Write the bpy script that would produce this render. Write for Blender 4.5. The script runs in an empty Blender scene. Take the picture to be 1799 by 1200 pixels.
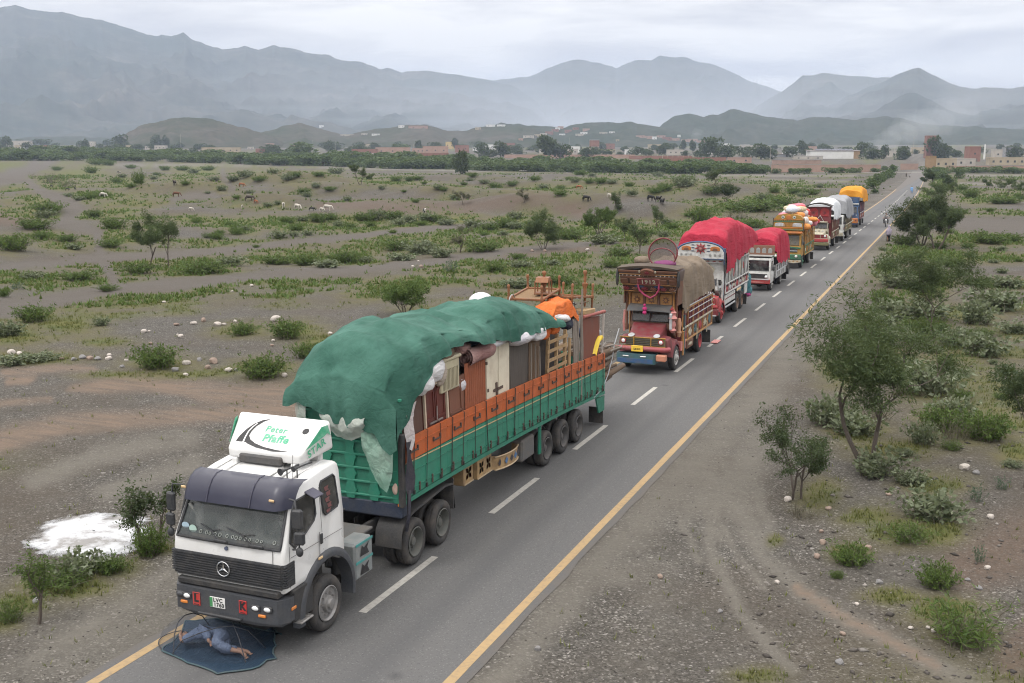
import bpy, bmesh, math, random
import numpy as np
from mathutils import Vector, Matrix
R = math.radians
random.seed(7)
SC = bpy.context.scene
COL = SC.collection
# ------------------------------------------------------------------ camera
CAM_H = 9.0
CAM_PITCH = R(9.824)
CAM_YAW = R(22.164)
FOC = 1900.0          # focal length in pixels of a 1799 px wide frame
cam_data = bpy.data.cameras.new('camera')
cam = bpy.data.objects.new('camera', cam_data)
COL.objects.link(cam)
cam.location = (0, 0, CAM_H)
cam.rotation_euler = (math.pi/2 - CAM_PITCH, 0, CAM_YAW)
cam_data.sensor_width = 36.0
cam_data.lens = 36.0*FOC/1799.0
cam_data.clip_start = 0.5
cam_data.clip_end = 40000
SC.camera = cam
# ------------------------------------------------------------------ sky and sun (overcast)
SUN_EL, SUN_AZ = R(58), R(205)
world = bpy.data.worlds.new('World')
SC.world = world
world.use_nodes = True
wn, wl = world.node_tree.nodes, world.node_tree.links
wn.clear()
w_out = wn.new('ShaderNodeOutputWorld')
w_bg = wn.new('ShaderNodeBackground'); w_bg.inputs['Strength'].default_value = 0.10
w_sky = wn.new('ShaderNodeTexSky'); w_sky.sky_type = 'NISHITA'; w_sky.sun_disc = False
w_sky.sun_elevation = SUN_EL; w_sky.sun_rotation = SUN_AZ; w_sky.dust_density = 3.0
w_tc = wn.new('ShaderNodeTexCoord')
w_sep = wn.new('ShaderNodeSeparateXYZ'); wl.new(w_tc.outputs['Generated'], w_sep.inputs[0])
def wmath(op, a, b=None, c=None):
 n = wn.new('ShaderNodeMath'); n.operation = op
 for k, v in enumerate((a, b, c)):
  if v is None: continue
  if isinstance(v, (int, float)): n.inputs[k].default_value = v
  else: wl.new(v, n.inputs[k])
 return n.outputs[0]
w_z = wmath('MAXIMUM', w_sep.outputs['Z'], 0.0)
w_den = wmath('ADD', w_z, 0.10)                     # clouds on a flat layer seen from below
w_cv = wn.new('ShaderNodeCombineXYZ')
wl.new(wmath('DIVIDE', w_sep.outputs['X'], w_den), w_cv.inputs[0])
wl.new(wmath('DIVIDE', w_sep.outputs['Y'], w_den), w_cv.inputs[1])
w_n1 = wn.new('ShaderNodeTexNoise'); w_n1.inputs['Scale'].default_value = 0.8
w_n1.inputs['Detail'].default_value = 6.0; w_n1.inputs['Roughness'].default_value = 0.55
w_n1.inputs['Distortion'].default_value = 0.4
wl.new(w_cv.outputs[0], w_n1.inputs['Vector'])
w_rmp = wn.new('ShaderNodeValToRGB')
w_rmp.color_ramp.elements[0].position = 0.39; w_rmp.color_ramp.elements[0].color = (7.6, 7.4, 7.5, 1)
w_rmp.color_ramp.elements[1].position = 0.59; w_rmp.color_ramp.elements[1].color = (11.6, 11.2, 10.7, 1)
wl.new(w_n1.outputs['Fac'], w_rmp.inputs[0])
w_gain = wmath('MULTIPLY_ADD', w_z, 2.5, 0.80)       # overcast sky: the zenith is about three times the horizon
w_mul = wn.new('ShaderNodeVectorMath'); w_mul.operation = 'SCALE'
wl.new(w_rmp.outputs[0], w_mul.inputs[0]); wl.new(w_gain, w_mul.inputs['Scale'])
w_mix = wn.new('ShaderNodeMixRGB'); w_mix.inputs['Fac'].default_value = 0.97
wl.new(w_sky.outputs[0], w_mix.inputs[1]); wl.new(w_mul.outputs[0], w_mix.inputs[2])
wl.new(w_mix.outputs[0], w_bg.inputs['Color'])
wl.new(w_bg.outputs[0], w_out.inputs['Surface'])
sun_data = bpy.data.lights.new('sun', 'SUN')
sun_data.energy = 1.4; sun_data.angle = R(16); sun_data.color = (1.0, 0.97, 0.92)
sun = bpy.data.objects.new('sun', sun_data); COL.objects.link(sun)
# direction to the sun: azimuth measured from +Y clockwise
_sd = Vector((math.sin(SUN_AZ)*math.cos(SUN_EL), math.cos(SUN_AZ)*math.cos(SUN_EL), math.sin(SUN_EL)))
sun.rotation_euler = _sd.to_track_quat('Z', 'Y').to_euler()
SC.view_settings.view_transform = 'Standard'
SC.view_settings.look = 'None'
SC.view_settings.exposure = 0.0
SC.view_settings.gamma = 1.0
SC.view_settings.use_curve_mapping = False
SC.render.engine = 'CYCLES'
SC.cycles.filter_width = 1.1
SC.cycles.max_bounces = 6
SC.cycles.diffuse_bounces = 3
SC.cycles.volume_bounces = 2
SC.cycles.transparent_max_bounces = 16
SC.cycles.volume_step_rate = 1.0
SC.cycles.volume_max_steps = 256
# ------------------------------------------------------------------ object helpers
def mesh_np(name, V, F):
 me = bpy.data.meshes.new(name)
 V = np.asarray(V, np.float32).reshape(-1, 3)
 if isinstance(F, np.ndarray):
  n, k = F.shape
  me.vertices.add(len(V)); me.vertices.foreach_set('co', V.ravel())
  me.loops.add(n*k); me.loops.foreach_set('vertex_index', F.astype(np.int32).ravel())
  me.polygons.add(n)
  me.polygons.foreach_set('loop_start', np.arange(0, n*k, k, dtype=np.int32))
  me.update(calc_edges=True)
 else:
  me.from_pydata([tuple(map(float, v)) for v in V], [], F)
  me.update()
 return me
def tag(o, label=None, cat=None, group=None, kind=None):
 if label: o['label'] = label
 if cat: o['category'] = cat
 if group: o['group'] = group
 if kind: o['kind'] = kind
 return o
def link(name, me, mat=None, parent=None, loc=None):
 o = bpy.data.objects.new(name, me)
 COL.objects.link(o)
 if mat is not None:
  for m in (mat if isinstance(mat, (list, tuple)) else [mat]): me.materials.append(m)
 if parent is not None: o.parent = parent
 if loc is not None: o.location = loc
 return o
def empty(name, loc=(0, 0, 0), rz=0.0, label=None, cat=None, group=None, sc=1.0):
 o = bpy.data.objects.new(name, None); COL.objects.link(o)
 o.empty_display_size = 0.3
 o.location = loc; o.rotation_euler = (0, 0, rz); o.scale = (sc, sc, sc)
 return tag(o, label, cat, group)
KIDS = {}
def copy_tree(o, parent=None):
 c = o.copy(); COL.objects.link(c); c.parent = parent
 if parent is not None: c.matrix_parent_inverse = o.matrix_parent_inverse.copy()
 for ch in list(o.children): copy_tree(ch, c)
 return c
def place(o, loc, rz=0.0, sc=1.0, label=None, group=None):
 o.location = loc; o.rotation_euler = (0, 0, rz)
 o.scale = sc if isinstance(sc, tuple) else (sc, sc, sc)
 if label: o['label'] = label
 if group: o['group'] = group
 return o
class MB:
 def __init__(s): s.v = []; s.f = []; s.mi = []; s.cur = 0; s.tf = None
 def mat(s, i): s.cur = i; return s
 def add(s, V, F):
  b = len(s.v)
  if s.tf is not None: V = [tuple(s.tf @ Vector(v)) for v in V]
  s.v.extend([tuple(v) for v in V]); s.f.extend([tuple(i+b for i in f) for f in F])
  s.mi.extend([s.cur]*len(F)); return s
 def box(s, c, d, ch=0.0, rot=None):
  hx, hy, hz = d[0]/2, d[1]/2, d[2]/2
  if ch <= 0:
   V = [(sx*hx, sy*hy, sz*hz) for sz in (-1, 1) for sy in (-1, 1) for sx in (-1, 1)]
   F = [(0, 2, 3, 1), (4, 5, 7, 6), (0, 1, 5, 4), (2, 6, 7, 3), (0, 4, 6, 2), (1, 3, 7, 5)]
  else:
   ch = min(ch, hx*.9, hy*.9, hz*.9); V = []; idx = {}
   for sx in (-1, 1):
    for sy in (-1, 1):
     for sz in (-1, 1):
      for a in range(3):
       p = [sx*(hx-ch), sy*(hy-ch), sz*(hz-ch)]
       p[a] = (sx*hx, sy*hy, sz*hz)[a]
       idx[(sx, sy, sz, a)] = len(V); V.append(tuple(p))
   F = []
   for a in range(3):
    b, c2 = (a+1) % 3, (a+2) % 3
    for sg in (-1, 1):
     q = []
     for (p1, p2) in ((-1, -1), (1, -1), (1, 1), (-1, 1)):
      k = [0, 0, 0]; k[a] = sg; k[b] = p1; k[c2] = p2
      q.append(idx[(k[0], k[1], k[2], a)])
     F.append(tuple(q if sg > 0 else q[::-1]))
    for p1 in (-1, 1):
     for p2 in (-1, 1):
      e = []
      for sg, ax in ((-1, b), (1, b), (1, c2), (-1, c2)):
       k = [0, 0, 0]; k[a] = sg; k[b] = p1; k[c2] = p2
       e.append(idx[(k[0], k[1], k[2], ax)])
      F.append(tuple(e if p1*p2 < 0 else e[::-1]))
   for sx in (-1, 1):
    for sy in (-1, 1):
     for sz in (-1, 1):
      t = [idx[(sx, sy, sz, a)] for a in range(3)]
      F.append(tuple(t if sx*sy*sz > 0 else t[::-1]))
  M = Matrix.Translation(c)
  if rot is not None: M = M @ (rot if isinstance(rot, Matrix) else Matrix.Rotation(rot[0], 4, rot[1]))
  return s.add([tuple(M @ Vector(v)) for v in V], F)
 def cyl(s, a, b, r, n=12, r2=None, cap=True):
  a, b = Vector(a), Vector(b); d = (b-a)
  if d.length < 1e-6: return s
  q = d.to_track_quat('Z', 'Y'); r2 = r if r2 is None else r2
  V = []
  for p, rr in ((a, r), (b, r2)):
   for k in range(n):
    t = 2*math.pi*k/n
    V.append(tuple(p + q @ Vector((rr*math.cos(t), rr*math.sin(t), 0))))
  F = [(k, (k+1) % n, n+(k+1) % n, n+k) for k in range(n)]
  if cap: F += [tuple(range(n-1, -1, -1)), tuple(range(n, 2*n))]
  return s.add(V, F)
 def tube(s, pts, r, n=6, cap=True, closed=False):
  pts = [Vector(p) for p in pts]; m = len(pts); V = []
  rs = r if isinstance(r, (list, tuple)) else [r]*m
  up = Vector((0, 0, 1)); prev = None
  for i, p in enumerate(pts):
   if closed: t = pts[(i+1) % m]-pts[i-1]
   else: t = pts[min(i+1, m-1)]-pts[max(i-1, 0)]
   t.normalize()
   if prev is None:
    a = up if abs(t.z) < .9 else Vector((1, 0, 0))
    u = t.cross(a).normalized()
   else:
    u = (prev - t*prev.dot(t)); u = u.normalized() if u.length > 1e-5 else t.orthogonal().normalized()
   prev = u; w = t.cross(u)
   for k in range(n):
    an = 2*math.pi*k/n
    V.append(tuple(p + (u*math.cos(an)+w*math.sin(an))*rs[i]))
  F = []
  for i in range(m if closed else m-1):
   j = (i+1) % m
   for k in range(n):
    F.append((i*n+k, i*n+(k+1) % n, j*n+(k+1) % n, j*n+k))
  if cap and not closed: F += [tuple(range(n-1, -1, -1)), tuple(range((m-1)*n, m*n))]
  return s.add(V, F)
 def lathe(s, prof, c, axis='X', n=24, close=False, caps=True):
  V = []; m = len(prof)
  for (h, r) in prof:
   for k in range(n):
    t = 2*math.pi*k/n; a, b = r*math.cos(t), r*math.sin(t)
    V.append({'X': (c[0]+h, c[1]+a, c[2]+b), 'Y': (c[0]+b, c[1]+h, c[2]+a), 'Z': (c[0]+a, c[1]+b, c[2]+h)}[axis])
  F = []
  for i in range(m if close else m-1):
   j = (i+1) % m
   for k in range(n): F.append((i*n+k, i*n+(k+1) % n, j*n+(k+1) % n, j*n+k))
  if not close and caps:
   F += [tuple(range(n-1, -1, -1)), tuple(range((m-1)*n, m*n))]
  return s.add(V, F)
 def prism(s, poly, a0, a1, axis='X'):
  f = {'X': lambda p, a: (a, p[0], p[1]), 'Y': lambda p, a: (p[0], a, p[1]), 'Z': lambda p, a: (p[0], p[1], a)}[axis]
  n = len(poly)
  V = [f(p, a0) for p in poly]+[f(p, a1) for p in poly]
  F = [(k, (k+1) % n, n+(k+1) % n, n+k) for k in range(n)]+[tuple(range(n-1, -1, -1)), tuple(range(n, 2*n))]
  return s.add(V, F)
 def grid(s, P, closed_u=False, closed_v=False):
  m, n = len(P), len(P[0])
  V = [tuple(p) for row in P for p in row]; F = []
  for i in range(m if closed_u else m-1):
   for j in range(n if closed_v else n-1):
    i2, j2 = (i+1) % m, (j+1) % n
    F.append((i*n+j, i*n+j2, i2*n+j2, i2*n+j))
  return s.add(V, F)
 def blob(s, c, r, nu=12, nv=8, rot=None, jit=0.0, seed=0, sq=1.0):
  rr = random.Random(seed); M = Matrix.Translation(c)
  if rot is not None: M = M @ rot
  ph = [rr.uniform(0, 6.28) for _ in range(6)]
  P = []
  for i in range(nv+1):
   th = math.pi*i/nv; row = []
   for k in range(nu):
    t = 2*math.pi*k/nu
    g = lambda v: math.copysign(abs(v)**sq, v)
    d = Vector((g(math.sin(th))*g(math.cos(t)), g(math.sin(th))*g(math.sin(t)), g(math.cos(th))))
    q = 1+jit*(math.sin(3*d.x+ph[0]+2*d.y)+math.sin(4*d.y+ph[1]-2*d.z)+math.sin(5*d.z+ph[2]+3*d.x)+.6*math.sin(9*d.x+ph[3]+5*d.y))/3.2
    row.append(tuple(M @ Vector((d.x*r[0]*q, d.y*r[1]*q, d.z*r[2]*q))))
   P.append(row)
  return s.grid(P, closed_v=True)
 def build(s, name, mats=None, parent=None, smooth=None, loc=None, merge=False):
  me = bpy.data.meshes.new(name)
  me.from_pydata(s.v, [], s.f)
  me.polygons.foreach_set('material_index', s.mi)
  if merge:
   bm = bmesh.new(); bm.from_mesh(me)
   bmesh.ops.remove_doubles(bm, verts=bm.verts, dist=1e-4)
   bmesh.ops.recalc_face_normals(bm, faces=bm.faces)
   bm.to_mesh(me); bm.free()
  me.update()
  if smooth is not None:
   me.polygons.foreach_set('use_smooth', [True]*len(me.polygons))
   if smooth < 180: me.set_sharp_from_angle(angle=R(smooth))
  return link(name, me, mats, parent, loc)
def text_faces(txt, size=1.0, bold=0.0, shear=0.0, align='CENTER', spacing=1.0):
 cu = bpy.data.curves.new('lettering', 'FONT'); cu.body = txt; cu.size = size
 cu.align_x = align; cu.align_y = 'CENTER'; cu.offset = bold; cu.shear = shear; cu.space_character = spacing
 cu.resolution_u = 3; cu.fill_mode = 'FRONT'
 o = bpy.data.objects.new('lettering', cu); COL.objects.link(o)
 dg = bpy.context.evaluated_depsgraph_get(); dg.update()
 me = o.evaluated_get(dg).to_mesh()
 V = [tuple(v.co) for v in me.vertices]; F = [tuple(p.vertices) for p in me.polygons]
 o.evaluated_get(dg).to_mesh_clear()
 bpy.data.objects.remove(o); bpy.data.curves.remove(cu)
 return V, F
def lerp(a, b, t): return a+(b-a)*t
def interp(xs, ys, x): return float(np.interp(x, xs, ys))
# ------------------------------------------------------------------ vectorised noise
def _hash(ix, iy, seed):
 h = (ix.astype(np.int64)*374761393 + iy.astype(np.int64)*668265263 + seed*1274126177) & 0xffffffff
 h = ((h ^ (h >> 13))*1274126177) & 0xffffffff
 return ((h ^ (h >> 16)) & 0xffff)/65535.0
def vnoise(x, y, seed=0):
 x = np.asarray(x, float); y = np.asarray(y, float)
 ix, iy = np.floor(x), np.floor(y); fx, fy = x-ix, y-iy
 fx = fx*fx*fx*(fx*(fx*6-15)+10); fy = fy*fy*fy*(fy*(fy*6-15)+10)
 a = _hash(ix, iy, seed); b = _hash(ix+1, iy, seed); c = _hash(ix, iy+1, seed); d = _hash(ix+1, iy+1, seed)
 return (a*(1-fx)+b*fx)*(1-fy)+(c*(1-fx)+d*fx)*fy
def fbm(x, y, octv=4, seed=0, gain=.5, lac=2.03):
 s = 0; a = 1; t = 0
 for k in range(octv):
  s = s + a*vnoise(np.asarray(x)*lac**k+17.3*k, np.asarray(y)*lac**k-9.1*k, seed+k); t += a; a *= gain
 return s/t
def ridged(x, y, octv=5, seed=0):
 s = 0; a = 1; t = 0
 for k in range(octv):
  n = 1-np.abs(2*vnoise(np.asarray(x)*2.07**k+3.1*k, np.asarray(y)*2.07**k+7.7*k, seed+k)-1)
  s = s+a*n*n; t += a; a *= .5
 return s/t
def sstep(a, b, x):
 t = np.clip((np.asarray(x, float)-a)/(b-a), 0, 1); return t*t*(3-2*t)
# ------------------------------------------------------------------ material helpers
class NT:
 def __init__(s, name):
  s.m = bpy.data.materials.new(name); s.m.use_nodes = True
  s.n = s.m.node_tree.nodes; s.l = s.m.node_tree.links
  s.b = s.n.get('Principled BSDF'); s.out = s.n.get('Material Output')
 def node(s, t, **kw):
  n = s.n.new(t)
  for k, v in kw.items(): setattr(n, k, v)
  return n
 def put(s, sock, v):
  if isinstance(v, bpy.types.NodeSocket): s.l.new(v, sock)
  elif isinstance(v, tuple) and len(v) == 3 and sock.type == 'RGBA': sock.default_value = (*v, 1)
  else: sock.default_value = v
 def coord(s, kind='Object'): return s.node('ShaderNodeTexCoord').outputs[kind]
 def pos(s): return s.node('ShaderNodeNewGeometry').outputs['Position']
 def mapping(s, v, scale=(1, 1, 1), loc=(0, 0, 0), rot=(0, 0, 0)):
  n = s.node('ShaderNodeMapping'); s.l.new(v, n.inputs[0])
  n.inputs['Scale'].default_value = scale; n.inputs['Location'].default_value = loc; n.inputs['Rotation'].default_value = rot
  return n.outputs[0]
 def noise(s, v, scale, detail=4, rough=.55, dist=0, out='Fac'):
  n = s.node('ShaderNodeTexNoise'); s.l.new(v, n.inputs['Vector'])
  n.inputs['Scale'].default_value = scale; n.inputs['Detail'].default_value = detail
  n.inputs['Roughness'].default_value = rough; n.inputs['Distortion'].default_value = dist
  return n.outputs[out]
 def voro(s, v, scale, feature='F1', out='Distance', rnd=1.0):
  n = s.node('ShaderNodeTexVoronoi', feature=feature); s.l.new(v, n.inputs['Vector'])
  n.inputs['Scale'].default_value = scale; n.inputs['Randomness'].default_value = rnd
  return n.outputs[out]
 def ramp(s, f, stops):
  n = s.node('ShaderNodeValToRGB'); s.l.new(f, n.inputs[0]); e = n.color_ramp.elements
  for i, (p, c) in enumerate(stops):
   c = (c, c, c) if isinstance(c, (int, float)) else c
   if i < 2: el = e[i]; el.position = p
   else: el = e.new(p)
   el.color = (*c, 1)
  return n.outputs[0]
 def mix(s, f, a, b, mode='MIX'):
  n = s.node('ShaderNodeMixRGB', blend_type=mode); s.put(n.inputs[0], f); s.put(n.inputs[1], a); s.put(n.inputs[2], b)
  return n.outputs[0]
 def math(s, op, a, b=None, clamp=False):
  n = s.node('ShaderNodeMath', operation=op, use_clamp=clamp); s.put(n.inputs[0], a)
  if b is not None: s.put(n.inputs[1], b)
  return n.outputs[0]
 def bump(s, h, strength=.5, dist=.02):
  n = s.node('ShaderNodeBump'); s.l.new(h, n.inputs['Height'])
  n.inputs['Strength'].default_value = strength; n.inputs['Distance'].default_value = dist
  s.l.new(n.outputs[0], s.b.inputs['Normal']); return s
 def set(s, **kw):
  nm = {'color': 'Base Color', 'rough': 'Roughness', 'metal': 'Metallic', 'spec': 'Specular IOR Level', 'alpha': 'Alpha',
              'trans': 'Transmission Weight', 'coat': 'Coat Weight', 'sss': 'Subsurface Weight', 'sheen': 'Sheen Weight'}
  for k, v in kw.items(): s.put(s.b.inputs[nm[k]], v)
  return s
MAT = {}
def paint(name, col, rough=.5, dirt=.35, dirtcol=(.16, .13, .10), scale=3.0, metal=0.0, spec=.4, bump=0.0, bscale=20.0, fade=.12):
 if name in MAT: return MAT[name]
 t = NT(name); p = t.coord()
 n1 = t.noise(p, scale, 5, .6); n2 = t.noise(p, scale*7, 4, .6)
 c = t.mix(t.ramp(n2, [(.3, 0.0), (.8, fade)]), col, tuple(min(1, x*.6+.25) for x in col))
 f = t.math('MULTIPLY', t.ramp(n1, [(.42, 0.0), (.75, 1.0)]), dirt)
 c = t.mix(f, c, dirtcol)
 t.set(color=c, rough=t.ramp(n1, [(.3, max(.02, rough-.1)), (.8, min(1, rough+.2))]), metal=metal, spec=spec)
 if bump: t.bump(t.noise(p, bscale, 4), .4, bump)
 MAT[name] = t.m; return t.m
# ================================================================== LAND
_cp, _sp, _cy, _sy = math.cos(CAM_PITCH), math.sin(CAM_PITCH), math.cos(CAM_YAW), math.sin(CAM_YAW)
def ray(px, py):
 r = (np.asarray(px, float)-899.5)/FOC; d = (np.asarray(py, float)-600)/FOC
 fw = _cp-d*_sp; up = -_sp-d*_cp
 return r*_cy-fw*_sy, r*_sy+fw*_cy, up
def pix(x, y, z):
 b = -x*_sy+y*_cy; a = x*_cy+y*_sy; u = z-CAM_H
 d = b*_cp-u*_sp; v = b*_sp+u*_cp
 d = np.where(d < .1, .1, d)
 return 899.5+FOC*a/d, 600-FOC*v/d
def road_x(y):
 t = np.clip((np.asarray(y, float)-180)/257, 0, None)
 return -10.43-4*t**1.5
ROAD_HW = 3.15
def height(x, y):
 x = np.asarray(x, float); y = np.asarray(y, float)
 d = np.abs(x-road_x(y)); r = np.hypot(x, y)
 away = sstep(6, 34, d)
 far = sstep(70, 150, r)*(1-sstep(430, 540, r))
 left = sstep(8, 40, road_x(y)-x)
 h = (fbm(x/46+3.3, y/46, 3, 5)-.5)*4.6*away*far*(.35+.65*left)
 gully = ridged(x/75+1.7, y/75+.4, 3, 21)
 h = h+(gully-.55)*1.8*away*far*left
 for (cx, cy, rx, ry, hh) in ((-62, 178, 20, 6, 3.0), (-88, 196, 24, 7, 2.6), (-46, 170, 9, 5, 2.2), (-122, 212, 22, 8, 2.8), (-112, 160, 11, 5, 1.6), (-176, 250, 28, 10, 2.8), (-60, 250, 24, 9, 2.2), (-150, 185, 16, 7, 2.0), (-100, 290, 30, 9, 2.4), (-210, 300, 34, 10, 2.6), (-150, 330, 30, 9, 2.2)):
  h = h+hh*np.exp(-(((x-cx)/rx)**2+((y-cy)/ry)**2)**2)
 h = h+(fbm(x/7, y/7, 3, 31)-.5)*.34*sstep(4.2, 9, d)*(1-sstep(200, 500, r))
 h = h+(fbm(x/1.6, y/1.6, 2, 37)-.5)*.10*sstep(4.0, 6, d)*(1-sstep(60, 120, r))
 h = h-.012-.10*sstep(4.5, 9.5, d)
 h = h+.016*np.clip(r-640, 0, 1760)*sstep(640, 800, r)
 return h
def ground_z(x, y): return float(height(np.array([x]), np.array([y]))[0])
_RR = np.geomspace(12, 3400, 420)
def at(px, py):
 dx, dy, dz = [float(v) for v in ray(px, py)]
 hn = math.hypot(dx, dy)
 gap = CAM_H+dz/hn*_RR-height(dx/hn*_RR, dy/hn*_RR)
 k = np.nonzero(gap < 0)[0]
 if len(k) == 0 or k[0] == 0: r = _RR[-1] if len(k) == 0 else _RR[0]
 else:
  i = k[0]; r = _RR[i-1]+(_RR[i]-_RR[i-1])*gap[i-1]/(gap[i-1]-gap[i])
 x, y = dx/hn*r, dy/hn*r
 return x, y, ground_z(x, y)
def px_m(p):
 b = -p[0]*_sy+p[1]*_cy
 return FOC/max(b*_cp+CAM_H*_sp, 1.0)
def stroke(X, Y, pts, soft=.6, aspect=1.0):
 out = np.zeros_like(X)
 for (x0, y0, w0), (x1, y1, w1) in zip(pts[:-1], pts[1:]):
  sel = (X > min(x0, x1)-3*max(w0, w1)) & (X < max(x0, x1)+3*max(w0, w1)) & (Y > min(y0, y1)-3*max(w0, w1)) & (Y < max(y0, y1)+3*max(w0, w1))
  if not sel.any(): continue
  xs, ys = X[sel], Y[sel]
  L2 = (x1-x0)**2+(y1-y0)**2
  t = np.clip(((xs-x0)*(x1-x0)+(ys-y0)*(y1-y0))/max(L2, 1e-6), 0, 1)
  dd = np.hypot(xs-x0-t*(x1-x0), ys-y0-t*(y1-y0))/(w0+(w1-w0)*t)
  out[sel] = np.maximum(out[sel], 1-sstep(1-soft, 1+soft, dd))
 return out
def blotch(X, Y, lst):
 out = np.zeros_like(X)
 for (x, y, rx, ry, s) in lst:
  d = np.hypot((X-x)/rx, (Y-y)/ry)
  out = np.maximum(out, s*(1-sstep(.35, 1.1, d)))
 return out
TRACKS = [
 [(-80, 548, 24), (60, 535, 15), (130, 520, 12), (230, 505, 10), (330, 497, 9), (420, 488, 8), (520, 480, 7), (640, 472, 6), (760, 460, 6), (860, 445, 6), (960, 435, 6), (1080, 425, 5)],
 [(-80, 472, 8), (80, 464, 7), (200, 452, 7), (320, 447, 7), (420, 437, 6), (520, 426, 6), (620, 417, 6), (700, 406, 5), (800, 398, 5), (880, 392, 4)],
 [(60, 290, 8), (30, 312, 11), (-40, 322, 14)], [(90, 286, 5), (60, 296, 8), (20, 306, 12)],
 [(50, 320, 6), (70, 335, 7), (100, 348, 11), (130, 362, 15), (125, 378, 14), (110, 392, 10), (150, 400, 8), (172, 412, 8), (177, 428, 8), (172, 445, 9), (185, 470, 9), (205, 500, 9)],
 [(300, 352, 4), (330, 345, 7), (370, 342, 6)], [(390, 300, 4), (395, 312, 4), (410, 335, 4)],
 [(1420, 470, 7), (1480, 440, 6), (1520, 410, 5)],
 [(1690, 392, 10), (1760, 398, 12), (1900, 408, 14)]]
PALE = [[(60, 288, 1.6), (300, 290, 1.8), (450, 291, 2), (600, 295, 2), (780, 299, 2), (860, 301, 1.6)], [(1240, 308, 1.6), (1330, 309, 1.8), (1500, 309, 1.8)], [(1320, 315, 1.4), (1490, 319, 1.6)], [(1660, 322, 2), (1900, 327, 2.4)], [(960, 301, 1.5), (1240, 304, 1.5)],
  [(1700, 308, 1.6), (1900, 309, 2)]]
TAN = [[(130, 682, 6), (250, 672, 14), (380, 692, 16), (520, 690, 18)], [(-60, 790, 18), (0, 775, 18), (120, 745, 17), (260, 735, 16), (400, 725, 16), (560, 712, 20)],
       [(0, 655, 7), (110, 648, 7), (170, 650, 4)], [(20, 668, 7), (60, 666, 7)], [(0, 708, 4), (100, 702, 4)],
       [(1390, 1030, 6), (1480, 1085, 8), (1560, 1128, 7), (1640, 1172, 8)]]
DUST = [[(1160, 850, 6), (1185, 910, 8), (1225, 985, 6)], [(1205, 815, 8), (1240, 880, 9), (1285, 965, 7), (1330, 1030, 5)], [(1262, 812, 7), (1306, 885, 8), (1340, 945, 6)], [(1180, 800, 6), (1215, 870, 7), (1262, 950, 6)], [(1215, 820, 20), (1280, 880, 24), (1318, 935, 20), (1345, 985, 17), (1400, 1035, 15), (1480, 1085, 15), (1560, 1128, 15), (1640, 1172, 16), (1740, 1220, 18)], [(1250, 850, 16), (1240, 960, 12), (1300, 1080, 10), (1400, 1180, 10)], [(1300, 790, 14), (1328, 860, 15), (1350, 930, 12)], [(820, 1240, 26), (900, 1150, 26), (1000, 1040, 26), (1080, 955, 30), (1150, 880, 42), (1230, 800, 40), (1300, 720, 34), (1380, 630, 24), (1450, 540, 15), (1530, 450, 9)],
  [(1200, 900, 24), (1290, 850, 40), (1330, 780, 30)], [(60, 1160, 18), (200, 1080, 18), (300, 1010, 12)],
  [(60, 850, 14), (160, 800, 16), (330, 770, 14)], [(180, 870, 14), (330, 815, 14)]]
BANK = [[(560, 362, 6), (640, 362, 10), (720, 364, 11), (800, 366, 11), (870, 358, 13), (960, 352, 15), (1020, 372, 12)], [(-40, 384, 10), (0, 384, 10), (40, 390, 9)], [(1700, 1000, 40), (1799, 960, 60), (1900, 940, 90)], [(890, 448, 6), (960, 440, 7), (1050, 438, 5)], [(1780, 1160, 30), (1840, 1120, 50)]]
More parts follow.
